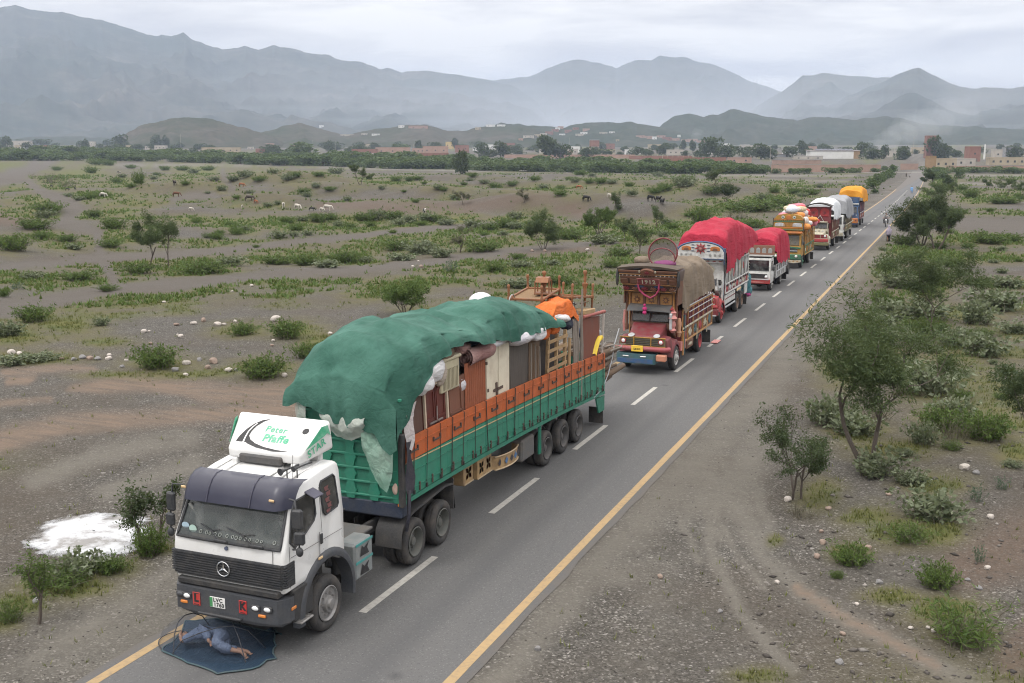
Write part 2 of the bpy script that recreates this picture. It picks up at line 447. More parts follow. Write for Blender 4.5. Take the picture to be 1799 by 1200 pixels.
GRASS = [(20, 292, 50, 9, .9), (95, 315, 36, 10, .8), (140, 305, 60, 10, .8), (165, 292, 40, 6, .8), (215, 320, 40, 10, .6), (170, 343, 60, 8, 1), (90, 330, 40, 8, .6),
 (60, 352, 40, 10, .6), (75, 372, 45, 12, .6), (210, 372, 45, 8, .8), (240, 358, 40, 8, .6), (20, 430, 30, 16, .9), (80, 415, 40, 10, .6), (110, 432, 50, 10, .6), (200, 410, 40, 14, .6), (270, 400, 30, 10, .5),
 (350, 300, 50, 12, .8), (330, 312, 40, 8, .7), (390, 330, 16, 7, .8), (450, 308, 55, 9, .9), (520, 318, 40, 9, .7), (570, 310, 35, 8, .7), (410, 392, 60, 10, .8), (480, 390, 70, 10, .9), (560, 388, 60, 9, .8), (340, 385, 50, 7, .8), (430, 405, 30, 8, .7), (510, 402, 40, 6, .7), (580, 400, 40, 6, .6),
 (640, 385, 70, 9, .9), (720, 388, 60, 10, .9), (800, 390, 50, 9, .9), (880, 396, 50, 9, .9), (350, 465, 70, 12, 1), (470, 455, 40, 8, .6), (540, 455, 70, 10, .9), (620, 450, 50, 9, .9), (640, 465, 60, 8, .7), (730, 435, 60, 10, .9), (800, 460, 60, 6, .7), (850, 440, 50, 9, .8), (690, 322, 50, 8, .7),
 (640, 318, 30, 8, .6), (780, 330, 40, 6, .5), (960, 330, 60, 8, .6), (1000, 346, 40, 8, .6), (1060, 318, 60, 7, .5), (1100, 332, 60, 8, .6), (1160, 335, 60, 8, .7), (1210, 325, 40, 8, .7), (1000, 408, 60, 10, .8), (1100, 412, 60, 10, .7), (1180, 405, 50, 12, .7), (1000, 455, 60, 12, .6), (1100, 455, 50, 10, .6), (900, 420, 30, 8, .4),
 (1240, 372, 50, 12, .7), (1300, 365, 60, 12, .9), (1340, 350, 50, 8, .8), (1400, 340, 40, 8, .7), (1290, 390, 60, 8, .7), (1390, 395, 40, 10, .4), (1200, 395, 30, 10, .5),
 (60, 560, 50, 14, .8), (110, 570, 60, 18, .9), (20, 590, 60, 18, .9), (150, 555, 40, 8, .5), (180, 602, 50, 8, .7), (60, 630, 90, 12, .8), (280, 640, 60, 16, .8), (230, 660, 80, 8, .8), (350, 655, 100, 10, .8), (450, 650, 70, 16, .8), (530, 670, 40, 14, .7), (420, 580, 60, 12, .5), (520, 580, 60, 16, .8), (560, 600, 40, 16, .8),
 (690, 505, 70, 14, .7), (740, 495, 60, 10, .7), (800, 480, 60, 8, .5), (860, 475, 50, 10, .6), (650, 520, 50, 8, .5), (760, 545, 60, 10, .5), (930, 500, 50, 10, .6), (1000, 490, 50, 12, .5), (880, 500, 40, 10, .5),
 (40, 1060, 60, 18, .8), (120, 1030, 90, 22, .9), (200, 1000, 50, 14, .8), (270, 965, 50, 10, .7), (0, 1095, 40, 14, .8),
 (1600, 440, 60, 14, .8), (1700, 420, 70, 10, .9), (1780, 425, 50, 8, .8), (1650, 450, 60, 12, .9), (1750, 455, 60, 8, .8), (1560, 480, 40, 18, .7), (1620, 500, 60, 24, .9), (1600, 560, 70, 24, .9), (1700, 550, 60, 14, .7), (1780, 500, 60, 8, .9), (1790, 585, 40, 12, .6), (1730, 620, 60, 10, .7), (1560, 640, 70, 24, .8), (1640, 680, 60, 20, .8), (1480, 650, 50, 30, .6), (1500, 760, 60, 24, .6),
 (1560, 790, 80, 16, .8), (1700, 750, 80, 24, .8), (1780, 790, 40, 20, .8), (1640, 850, 60, 20, .7), (1590, 930, 70, 24, .8), (1530, 905, 50, 16, .6), (1650, 930, 60, 24, .8), (1500, 965, 40, 16, .7), (1570, 1045, 50, 14, .8), (1660, 1070, 70, 24, .9), (1700, 1110, 60, 14, .8), (1440, 870, 40, 24, .5), (1360, 950, 14, 8, .7), (1340, 1190, 50, 14, .5), (1660, 320, 30, 10, .6), (1720, 350, 40, 10, .8), (1770, 345, 40, 8, .6), (1630, 345, 30, 16, .7)]
def ground_masks(x, y, z):
 px, py = pix(x, y, z)
 ang = np.arctan2(-x, y)-CAM_YAW                     # left of heading
 inview = (-x*_sy+y*_cy) > 5
 rg = np.hypot(x, y); mid = sstep(100, 140, rg)*(1-sstep(400, 480, rg))
 n1 = fbm(x/3.1, y/3.1, 4, 41); n2 = fbm(x/16, y/16, 4, 43)
 sc = np.clip(40/np.hypot(x, y), .05, 1)
 wob = (n1-.5)*26*sc; wob2 = (fbm(x/2.3+9, y/2.3, 4, 47)-.5)*14*sc
 qx, qy = px+wob*2, py+wob2
 g = blotch(qx, qy, GRASS)*inview
 g = g*sstep(.26, .44, n1+.25*g)
 wild = sstep(.47, .62, n2)*sstep(.40, .56, n1)*.8      # the same kind of cover beyond the frame
 dr = np.abs(x-road_x(y))
 wild = wild*sstep(8, 14, dr)
 outside = 1-((px > -60) & (px < 1860) & (py > 270) & (py < 1230) & inview)
 g = np.maximum(g, wild*np.where(outside > 0, 1.0, .75))
 tr = np.zeros_like(x); pale = np.zeros_like(x); tan = np.zeros_like(x); dust = np.zeros_like(x); bank = np.zeros_like(x)
 for t in TRACKS: tr = np.maximum(tr, stroke(qx, qy, t, .5))
 for t in PALE: pale = np.maximum(pale, stroke(px, py+wob2*.3, t, .6))
 for t in TAN: tan = np.maximum(tan, stroke(qx, qy, t, .7))
 for t in DUST: dust = np.maximum(dust, stroke(qx, qy, t, .9))
 for t in BANK: bank = np.maximum(bank, stroke(qx, qy, t, .7))
 for a in (tr, pale, tan, dust, bank): a *= inview
 side = (1-sstep(4.2, 6.5, dr))*.8                    # trodden, dusty verge along the asphalt
 dust = np.maximum(dust, side*sstep(.35, .6, n1))
 low = (1-sstep(-1.4, -.5, z))*mid*sstep(12, 30, dr)
 g = np.maximum(g, low*.85*sstep(.36, .52, n1))*(1-.75*sstep(.5, 1.5, z)*mid)
 soft = np.clip(blotch(qx, qy, [(a, b, c*1.7, d*2.0, 1) for a, b, c, d, e in GRASS])*inview+sstep(.44, .6, n2)*.6*sstep(7, 12, dr)+low*.5, 0, 1)*(1-tr)*(1-tan)*(1-.8*bank)
 g = g*(1-tr)*(1-.8*tan)*(1-.6*dust)*(1-.7*bank)
 return g, tr, tan, np.maximum(dust*.8, pale*1.0), bank, soft
# the ground: one sheet, fine near the camera and coarse towards the horizon
def build_ground():
 az = np.concatenate([np.arange(-180, -34, 4.0), np.arange(-34, 34, .16), np.arange(34, 180, 4.0)])
 az = np.radians(az)+CAM_YAW
 rr = [0.5, 4, 9, 14]
 while rr[-1] < 9000: rr.append(rr[-1]*(1.0135 if 14 < rr[-1] < 700 else 1.09))
 rr = np.array(rr)
 A, Rr = np.meshgrid(az, rr)
 X = -np.sin(A)*Rr; Y = np.cos(A)*Rr
 Z = height(X, Y)
 m, n = X.shape
 i = np.arange(m-1)[:, None]; j = np.arange(n)[None, :]; j2 = (j+1) % n
 F = np.stack([i*n+j+0*j2, i*n+j2, (i+1)*n+j2, (i+1)*n+j+0*j2], -1).reshape(-1, 4)
 F = F[:, ::-1]
 V = np.stack([X, Y, Z], -1).reshape(-1, 3)
 me = mesh_np('ground', V, F)
 g, tr, tan, du, bk, n2 = ground_masks(V[:, 0].astype(float), V[:, 1].astype(float), V[:, 2].astype(float))
 a = me.color_attributes.new('cover', 'FLOAT_COLOR', 'POINT')
 a.data.foreach_set('color', np.stack([g, tr, tan, du], -1).astype(np.float32).ravel())
 b = me.color_attributes.new('cover2', 'FLOAT_COLOR', 'POINT')
 b.data.foreach_set('color', np.stack([bk, n2, n2, 0*bk+1], -1).astype(np.float32).ravel())
 me.polygons.foreach_set('use_smooth', [True]*len(me.polygons))
 return me
def ground_material():
 t = NT('ground'); p = t.pos()
 a = t.node('ShaderNodeVertexColor'); a.layer_name = 'cover'
 b = t.node('ShaderNodeVertexColor'); b.layer_name = 'cover2'
 sa = t.node('ShaderNodeSeparateColor'); t.l.new(a.outputs['Color'], sa.inputs[0])
 sb = t.node('ShaderNodeSeparateColor'); t.l.new(b.outputs['Color'], sb.inputs[0])
 G_, T_, N_ = sa.outputs[0], sa.outputs[1], sa.outputs[2]; D_ = a.outputs['Alpha']; B_ = sb.outputs[0]
 big = t.noise(p, .09, 5, .6); mid = t.noise(p, .9, 5, .65); fine = t.noise(p, 9, 4, .7)
 v1 = t.voro(p, 27, out='Color'); v2 = t.voro(p, 15, out='Color')
 s1 = t.node('ShaderNodeSeparateColor'); t.l.new(v1, s1.inputs[0])
 s2 = t.node('ShaderNodeSeparateColor'); t.l.new(v2, s2.inputs[0])
 soil = t.ramp(mid, [(.25, (.049, .044, .037)), (.5, (.073, .066, .056)), (.78, (.102, .093, .079))])
 peb = t.ramp(s1.outputs[0], [(.0, (.035, .033, .030)), (.35, (.065, .061, .055)), (.7, (.101, .095, .085)), (.93, (.158, .149, .134)), (.985, (.32, .30, .275))])
 c = t.mix(t.ramp(t.noise(p, .35, 4, .6), [(.35, .35), (.65, .85)]), soil, peb)
 peb2 = t.ramp(s2.outputs[0], [(.93, 0.0), (.98, .7)])
 c = t.mix(peb2, c, t.ramp(s2.outputs[1], [(0, (.07, .064, .062)), (.6, (.15, .135, .125)), (1, (.34, .32, .30))]))
 c = t.mix(t.ramp(big, [(.42, 0.0), (.62, .55)]), c, (.080, .064, .048))       # browner and greyer reaches
 c = t.mix(t.math('MULTIPLY', t.ramp(fine, [(.3, .35), (.7, 1.0)]), t.math('MULTIPLY', B_, .85)), c, (.108, .076, .057))
 c = t.mix(t.math('MULTIPLY', sb.outputs[1], t.ramp(t.noise(p, .8, 5, .7), [(.30, .15), (.62, .72)])), c, t.mix(t.noise(p, .2, 3), (.088, .088, .034), (.122, .104, .046)))
 c = t.mix(t.math('MULTIPLY', T_, t.ramp(mid, [(.2, .5), (.75, .95)])), c, t.mix(fine, (.078, .069, .061), (.118, .104, .091)))
 c = t.mix(t.math('MULTIPLY', D_, t.ramp(mid, [(.2, .5), (.65, 1.0)])), c, t.mix(fine, (.122, .112, .096), (.168, .155, .133)))
 streak = t.noise(t.mapping(p, (.35, 2.0, 1), rot=(0, 0, R(35))), 1.3, 4, .6)
 c = t.mix(t.math('MULTIPLY', N_, t.ramp(streak, [(.3, .35), (.66, .95)])), c, t.mix(fine, (.130, .094, .070), (.200, .150, .114)))
 gcol = t.mix(t.ramp(t.noise(p, .5, 4, .6), [(.35, 0.0), (.62, 1.0)]), (.118, .115, .032), (.066, .096, .026))
 gcol = t.mix(t.ramp(fine, [(.3, 0.0), (.75, .6)]), gcol, (.090, .080, .036))
 gm = t.math('MULTIPLY', G_, t.ramp(t.noise(p, 3.2, 5, .7), [(.24, .5), (.44, 1.0)]))
 c = t.mix(gm, c, gcol)
 t.set(color=c, rough=.95, spec=.15)
 hgt = t.math('ADD', t.math('MULTIPLY', s1.outputs[1], .35), t.math('MULTIPLY', fine, 1.0))
 t.bump(t.math('ADD', hgt, t.math('MULTIPLY', mid, 2.0)), .75, .06)
 return t.m
ground = link('ground', build_ground(), ground_material()); tag(ground, kind='structure')
# ------------------------------------------------------------------ road
def road_strip(mb, x0, x1, y0, y1, z, step=6.0, ragged=0.0, seed=1):
 n = max(1, int(round((y1-y0)/step))); ys = np.linspace(y0, y1, n+1)
 c = road_x(ys)
 j0 = (vnoise(ys*1.7, ys*0+seed, 3)-.5)*2*ragged; j1 = (vnoise(ys*1.7, ys*0+seed+5.5, 4)-.5)*2*ragged
 P = [[(c[k]+x0+j0[k], ys[k], z), (c[k]+x1+j1[k], ys[k], z)] for k in range(n+1)]
 P = [r[::-1] for r in P]
 mb.grid(P)
def asphalt_mat():
 t = NT('asphalt'); p = t.pos()
 big = t.noise(p, .16, 4, .6); fine = t.noise(p, 34, 3, .6)
 lane = t.noise(t.mapping(p, (1.1, .035, 1)), 1.0, 4, .6)
 spk = t.voro(p, 42, out='Color'); s = t.node('ShaderNodeSeparateColor'); t.l.new(spk, s.inputs[0])
 c = t.mix(t.ramp(big, [(.3, 0.0), (.7, 1.0)]), (.086, .086, .087), (.104, .103, .102))
 c = t.mix(t.ramp(lane, [(.35, 0.0), (.7, .55)]), c, (.122, .119, .116))
 c = t.mix(t.ramp(s.outputs[0], [(.0, .55), (.14, 0.0)]), c, (.055, .055, .057))
 c = t.mix(t.ramp(s.outputs[1], [(.88, 0.0), (1, .5)]), c, (.19, .185, .18))
 vor = t.voro(p, .55, 'DISTANCE_TO_EDGE')                    # rare drips and oil spots
 oil = t.math('MULTIPLY', t.ramp(t.voro(p, .5), [(.03, 1.0), (.10, 0.0)]), .5)
 c = t.mix(oil, c, (.05, .05, .052))
 sx = t.node('ShaderNodeSeparateXYZ'); t.l.new(p, sx.inputs[0]); ax = t.math('ABSOLUTE', t.math('ADD', sx.outputs[0], 10.43))
 wh = t.math('ADD', t.math('PINGPONG', t.math('ADD', ax, -.45), .9), t.math('MULTIPLY', t.math('ADD', big, -.5), .5))
 c = t.mix(t.math('MULTIPLY', t.ramp(wh, [(.5, 0.0), (.95, .7)]), t.ramp(lane, [(.3, .4), (.7, 1.0)])), c, (.072, .072, .074))
 sp_ = t.math('ADD', ax, t.math('MULTIPLY', t.math('ADD', t.noise(p, 1.3, 5, .7), -.5), .9))
 c = t.mix(t.math('MULTIPLY', t.ramp(t.math('MULTIPLY', sp_, .3), [(.86, 0.0), (.96, .85)]), t.ramp(fine, [(.3, .5), (.6, 1.0)])), c, (.115, .100, .085))
 ck = t.math('MULTIPLY', t.ramp(t.voro(t.mapping(p, (.30, .10, 1)), 1.0, 'DISTANCE_TO_EDGE'), [(.004, 1.0), (.010, 0.0)]), t.ramp(big, [(.5, 0.0), (.7, .22)]))
 c = t.mix(ck, c, (.045, .045, .046))
 t.set(color=c, rough=t.ramp(big, [(.3, .78), (.7, .92)]), spec=.25)
 t.bump(fine, .35, .006); return t.m
def line_mat(name, col, wear):
 t = NT(name); p = t.pos()
 n = t.noise(p, 7, 5, .7); n2 = t.noise(p, .5, 4, .6)
 w = t.math('MULTIPLY', t.ramp(n, [(.45, 0.0), (.72, 1.0)]), t.ramp(n2, [(.25, wear*.4), (.75, wear)]))
 t.set(color=t.mix(w, t.mix(t.ramp(n2, [(.3, 0.0), (.7, .35)]), col, tuple(x*.72 for x in col)), (.12, .115, .11)), rough=.8, spec=.2); return t.m
mb = MB(); road_strip(mb, -ROAD_HW, ROAD_HW, -60, 640, 0.0, 1.0, .07)
road = mb.build('road', asphalt_mat()); tag(road, kind='structure')
M_YEL = line_mat('yellow_line', (.36, .255, .135), .6); M_WHT = line_mat('white_line', (.40, .385, .35), .6)
for s in (-1, 1):
 mb = MB(); road_strip(mb, s*2.85-.10, s*2.85+.10, -60, 500 if s > 0 else 300, .004, 1.5, .008, 2+s)
 mb.build('edge_line', M_YEL, road)
_dash0 = 17.69-6.52*9
for k in range(52):
 y0 = _dash0+6.52*k
 mb = MB(); road_strip(mb, -.085, .085, y0, y0+3.28, .004, 1.1, .006, k)
 mb.build('centre_dash', M_WHT, road)
# side road at the end, pale track across the far bank
mb = MB(); mb.grid([[(-300, 548, .06), (-300, 560, .06)], [(-100, 556, .06), (-100, 568, .06)], [(20, 572, .06), (20, 584, .06)], [(260, 600, .06), (260, 612, .06)]])
mb.build('far_track', paint('far_track', (.20, .185, .165), .95, .3)); tag(bpy.data.objects['far_track'], kind='structure')
# ------------------------------------------------------------------ mountains and hills
def hill_mat(name, c1, c2, c3, scale):
 t = NT(name); p = t.pos()
 n = t.noise(p, scale, 6, .6); n2 = t.noise(p, scale*6, 6, .65); n3 = t.noise(t.mapping(p, (1, 1, 2.5)), scale*2.2, 6, .7)
 c = t.mix(t.ramp(n, [(.36, 0.0), (.62, 1.0)]), c1, c2)
 c = t.mix(t.ramp(n3, [(.55, 0.0), (.78, .8)]), c, c3)
 c = t.mix(t.ramp(n2, [(.42, .0), (.66, .55)]), c, tuple(x*.55 for x in c1))
 t.set(color=c, rough=1.0, spec=.05); return t.m
def ridge(name, D, prof, depth, mat, px0, px1, step=3.0, spur=.30, seed=1, back=.8, rows=46, jag=1.0, lo=0.0):
 pxs = np.arange(px0, px1+step, step)
 xs = [p[0] for p in prof]; ys = [p[1] for p in prof]
 py = np.interp(pxs, xs, ys)
 py = py+(fbm(pxs/16, pxs*0+seed, 4, seed)-.5)*5*jag+(fbm(pxs/70, pxs*0+seed+3, 2, seed)-.5)*4*jag
 dx, dy, dz = ray(pxs, py)
 hn = np.hypot(dx, dy); ux, uy = dx/hn, dy/hn
 crest = np.maximum(CAM_H+dz/hn*D, 0.5)
 ts = np.concatenate([np.linspace(0, 1, rows), 1+np.linspace(0, 1, 10)[1:]])
 Z = []; XX = []; YY = []
 for t in ts:
  r = D-depth*(1-t) if t <= 1 else D+depth*back*(t-1)
  x, y = ux*r, uy*r
  f = t if t <= 1 else 1-(t-1)
  base = (0.30*f+0.70*f**1.7) if t <= 1 else f
  q = ridged(x/(D*.075)+seed, y/(D*.075), 3, seed+11); q2 = ridged(x/(D*.03)+seed, y/(D*.03), 3, seed+17)
  env = 4*f**1.6*(1-f)*1.25 if t <= 1 else 0
  z = crest*(base+env*spur*(q-.52)+env*spur*.30*(q2-.5))
  z = np.minimum(z, crest*(.05+.95*(0.12+.88*f))) if t < 1 else z
  XX.append(x); YY.append(y); Z.append(np.maximum(z, lo*1.0)-(2.0 if t == 0 or t >= 2 else 0))
 X, Y, Zz = np.array(XX), np.array(YY), np.array(Z)
 m, n = X.shape; i = np.arange(m-1)[:, None]; j = np.arange(n-1)[None, :]
 F = np.stack([i*n+j, i*n+j+1, (i+1)*n+j+1, (i+1)*n+j], -1).reshape(-1, 4)
 me = mesh_np(name, np.stack([X, Y, Zz], -1), F)
 me.polygons.foreach_set('use_smooth', [True]*len(me.polygons))
 o = link(name, me, mat); tag(o, kind='structure'); return o
M_MTN = hill_mat('mountain_rock', (.058, .070, .062), (.085, .086, .076), (.15, .138, .125), .0022)
M_HILL = hill_mat('hill_scrub', (.042, .050, .030), (.075, .066, .052), (.11, .096, .08), .010)
M_HILLG = hill_mat('hill_green', (.032, .044, .028), (.052, .056, .040), (.085, .077, .062), .008)
ridge('mountain_range', 5200, [(-1400, 60), (-700, 25), (-300, 40), (-100, 20), (0, 13), (25, 9), (60, 17), (80, 20), (110, 22), (150, 32), (190, 39), (240, 55), (275, 66), (284, 60), (300, 65), (322, 57), (345, 72), (390, 86), (430, 82), (455, 88), (480, 81), (520, 86), (545, 94), (575, 97), (600, 105), (635, 110), (665, 121), (680, 119), (705, 127), (745, 123), (800, 131), (850, 139), (900, 150), (960, 190), (1000, 225), (1010, 262)], 2500, M_MTN, -1400, 1010, 3.0, .30, 3)
ridge('mountain_range', 6000, [(700, 262), (760, 220), (820, 165), (862, 142), (900, 138), (930, 135), (960, 123), (985, 112), (1005, 107), (1030, 106), (1055, 111), (1082, 118), (1105, 108), (1130, 104), (1145, 106), (1160, 97), (1180, 101), (1205, 102), (1230, 110), (1255, 114), (1290, 128), (1320, 142), (1350, 152), (1372, 160), (1450, 185), (1560, 225), (1600, 262)], 2400, M_MTN, 700, 1600, 3.0, .24, 9)
ridge('mountain_range', 4300, [(1200, 262), (1260, 225), (1330, 188), (1370, 165), (1395, 145), (1410, 134), (1440, 131), (1450, 127), (1490, 132), (1560, 136), (1620, 150), (1700, 170), (1800, 190), (1900, 210), (2000, 262)], 1500, M_MTN, 1200, 2000, 3.0, .34, 15)
ridge('mountain_range', 3800, [(1250, 262), (1330, 232), (1400, 208), (1450, 188), (1490, 168), (1540, 150), (1575, 133), (1600, 123), (1615, 121), (1640, 132), (1670, 145), (1690, 153), (1720, 155), (1745, 153), (1770, 156), (1799, 152), (1900, 135), (2100, 120), (2400, 150), (2900, 110)], 1500, M_MTN, 1250, 2900, 3.0, .34, 23)
ridge('hill', 2750, [(1130, 262), (1150, 232), (1165, 215), (1185, 205), (1212, 201), (1238, 206), (1262, 203), (1290, 192), (1318, 198), (1350, 206), (1400, 212), (1440, 205), (1500, 209), (1560, 203), (1620, 217), (1700, 222), (1800, 228), (2000, 220), (2300, 262)], 700, M_HILLG, 1130, 2300, 3.0, .45, 31, rows=30)
ridge('hill', 1900, [(190, 262), (215, 240), (245, 221), (280, 214), (300, 209), (325, 206), (350, 207), (380, 211), (410, 219), (440, 228), (480, 240), (510, 262)], 260, M_HILL, 190, 510, 3.0, .32, 37, rows=26)
ridge('hill', 2150, [(420, 262), (450, 236), (480, 226), (505, 219), (525, 215), (550, 221), (580, 230), (610, 235), (640, 229), (680, 226), (710, 221), (740, 219), (765, 224), (800, 231), (830, 226), (860, 221), (890, 219), (930, 222), (960, 236), (1010, 262)], 520, M_HILL, 420, 1010, 3.0, .40, 41, rows=28)
ridge('hill', 2400, [(820, 262), (850, 230), (880, 216), (910, 218), (950, 222), (990, 224), (1030, 217), (1060, 214), (1085, 217), (1110, 213), (1140, 219), (1180, 229), (1240, 240), (1300, 262)], 620, M_HILLG, 820, 1300, 3.0, .40, 47, rows=28)
ridge('hill', 2900, [(-1300, 225), (-500, 232), (-100, 240), (0, 244), (60, 240), (120, 238), (180, 241), (240, 238), (300, 244), (360, 240), (420, 237), (480, 246), (540, 262)], 700, M_HILLG, -1300, 540, 4.0, .4, 53, rows=22)
# ------------------------------------------------------------------ air
def vol_mat(name, dens, col, aniso=0.0):
 m = bpy.data.materials.new(name); m.use_nodes = True; n = m.node_tree.nodes; n.clear()
 o = n.new('ShaderNodeOutputMaterial'); v = n.new('ShaderNodeVolumePrincipled')
 v.inputs['Density'].default_value = dens; v.inputs['Color'].default_value = (*col, 1); v.inputs['Anisotropy'].default_value = aniso
 m.node_tree.links.new(v.outputs[0], o.inputs['Volume']); return m
HAZE_D = 0.000125
mb = MB(); mb.box((500, 3900, 379), (17000, 11800, 764))
hz = mb.build('haze', vol_mat('haze_air', HAZE_D, (.56, .66, .84))); tag(hz, kind='stuff')
# smoke lying over the valley floor in front of the mountains: a few flat sheets of thin smoke, thinner upwards
for k, (top, den) in enumerate(((45, .00030), (85, .00028), (128, .00026), (175, .00022), (228, .00017), (285, .00012), (350, .00008))):
 mb = MB(); mb.box((-900, 3600+37*k, top/2-1.5+.13*k), (9000-60*k, 1300-40*k, top+1.5))
 o = mb.build('smoke_bank', vol_mat('smoke_bank', den, (.76, .80, .88))); tag(o, kind='stuff')
# ================================================================== PLANTS
def leaf_mat(name, cols, back=.30, rough=.65):
 t = NT(name)
 g = t.node('ShaderNodeNewGeometry')
 oi = t.node('ShaderNodeObjectInfo')
 rnd = t.math('FRACT', t.math('ADD', g.outputs['Random Per Island'], 0.0))
 c = t.ramp(rnd, [(i/(len(cols)-1), c) for i, c in enumerate(cols)])
 c = t.mix(t.math('MULTIPLY', oi.outputs['Random'], .35), c, tuple(x*.62 for x in cols[len(cols)//2]))
 cl = t.noise(t.coord(), 1.6, 3, .6)                       # clumps of older and younger leaves
 c = t.mix(t.ramp(cl, [(.38, 0.0), (.66, .5)]), c, cols[-1])
 t.set(color=c, rough=rough, spec=.25)
 tr = t.node('ShaderNodeBsdfTranslucent'); t.put(tr.inputs['Color'], t.mix(.5, c, (.16, .20, .04)))
 mx = t.node('ShaderNodeMixShader'); mx.inputs[0].default_value = back
 t.l.new(t.b.outputs[0], mx.inputs[1]); t.l.new(tr.outputs[0], mx.inputs[2]); t.l.new(mx.outputs[0], t.out.inputs['Surface'])
 return t.m
L_ACACIA = leaf_mat('leaf_acacia', [(.028, .050, .022), (.046, .076, .030), (.068, .100, .040), (.100, .128, .055)])
L_GREEN = leaf_mat('leaf_green', [(.030, .060, .015), (.052, .096, .022), (.078, .130, .030), (.112, .158, .042)])
L_GREY = leaf_mat('leaf_greygreen', [(.062, .085, .045), (.100, .128, .070), (.150, .175, .105), (.22, .245, .165)])
L_DARK = leaf_mat('leaf_dark', [(.020, .034, .017), (.033, .054, .024), (.048, .072, .032), (.066, .088, .042)])
L_BELT = leaf_mat('leaf_belt', [(.036, .064, .024), (.056, .096, .032), (.078, .122, .042), (.105, .145, .055)])
L_DRY = leaf_mat('leaf_dry', [(.07, .062, .045), (.09, .085, .055), (.11, .105, .07), (.13, .12, .09)])
L_GRASS = leaf_mat('leaf_grass', [(.058, .078, .020), (.088, .110, .027), (.118, .130, .034), (.150, .145, .052)], .2)
L_TEAL = leaf_mat('leaf_teal', [(.045, .085, .060), (.070, .115, .080), (.09, .14, .10)])
BARK = paint('bark', (.075, .058, .045), .9, .5, (.12, .10, .085), 6, bump=.02)
STEM = paint('stem', (.11, .095, .065), .9, .4, (.06, .05, .04), 9)
def quads_from(P, A, B):
 n = len(P)
 V = np.stack([P-A, P+B-.15*A, P+A, P-B-.15*A], 1).reshape(-1, 3)
 return V, np.arange(n*4).reshape(n, 4)
def rnd_unit(rs, n):
 v = rs.normal(size=(n, 3)); return v/np.linalg.norm(v, axis=1)[:, None]
def leaf_mesh(name, P, D, ln, wd, rs, droop=.2, jitter=.7):
 n = len(P); U = D+jitter*rnd_unit(rs, n); U[:, 2] -= droop
 U /= np.linalg.norm(U, axis=1)[:, None]
 W = np.cross(U, rnd_unit(rs, n)); W /= np.maximum(np.linalg.norm(W, axis=1)[:, None], 1e-6)
 s = rs.uniform(.65, 1.25, n)[:, None]
 V, F = quads_from(P+U*ln*.5*s, U*ln*.5*s, W*wd*.5*s)
 return mesh_np(name, V, F)
def grow(rs, base, dirn, length, rad, depth, out, tips, curve=.25, split=(2, 4), shrink=.68, flat=0.0, seg=4):
 p = np.array(base, float); d = np.array(dirn, float); d /= np.linalg.norm(d)
 pts = [p.copy()]
 for k in range(seg):
  d = d+curve*rs.normal(size=3)*.5; d[2] += .04-flat*.10*(1 if depth < 2 else 0); d /= np.linalg.norm(d)
  p = p+d*length/seg; pts.append(p.copy())
 r1 = rad*.6
 out.append((pts, [rad+(r1-rad)*k/seg for k in range(seg+1)]))
 if depth <= 0:
  tips.append((pts, d.copy())); return
 if depth <= 2: tips.append((pts, d.copy()))
 nb = rs.integers(split[0], split[1]+1)
 for b in range(nb):
  a = rs.normal(size=3); a -= d*a.dot(d); a /= np.linalg.norm(a)
  sp = rs.uniform(.45, .95)
  nd = d+a*sp; nd[2] = nd[2]*(1-flat)+.12
  t = rs.integers(max(1, seg-2), seg+1)
  grow(rs, pts[t], nd, length*shrink*rs.uniform(.75, 1.2), r1*.8, depth-1, out, tips, curve, split, shrink, flat, max(2, seg-1))
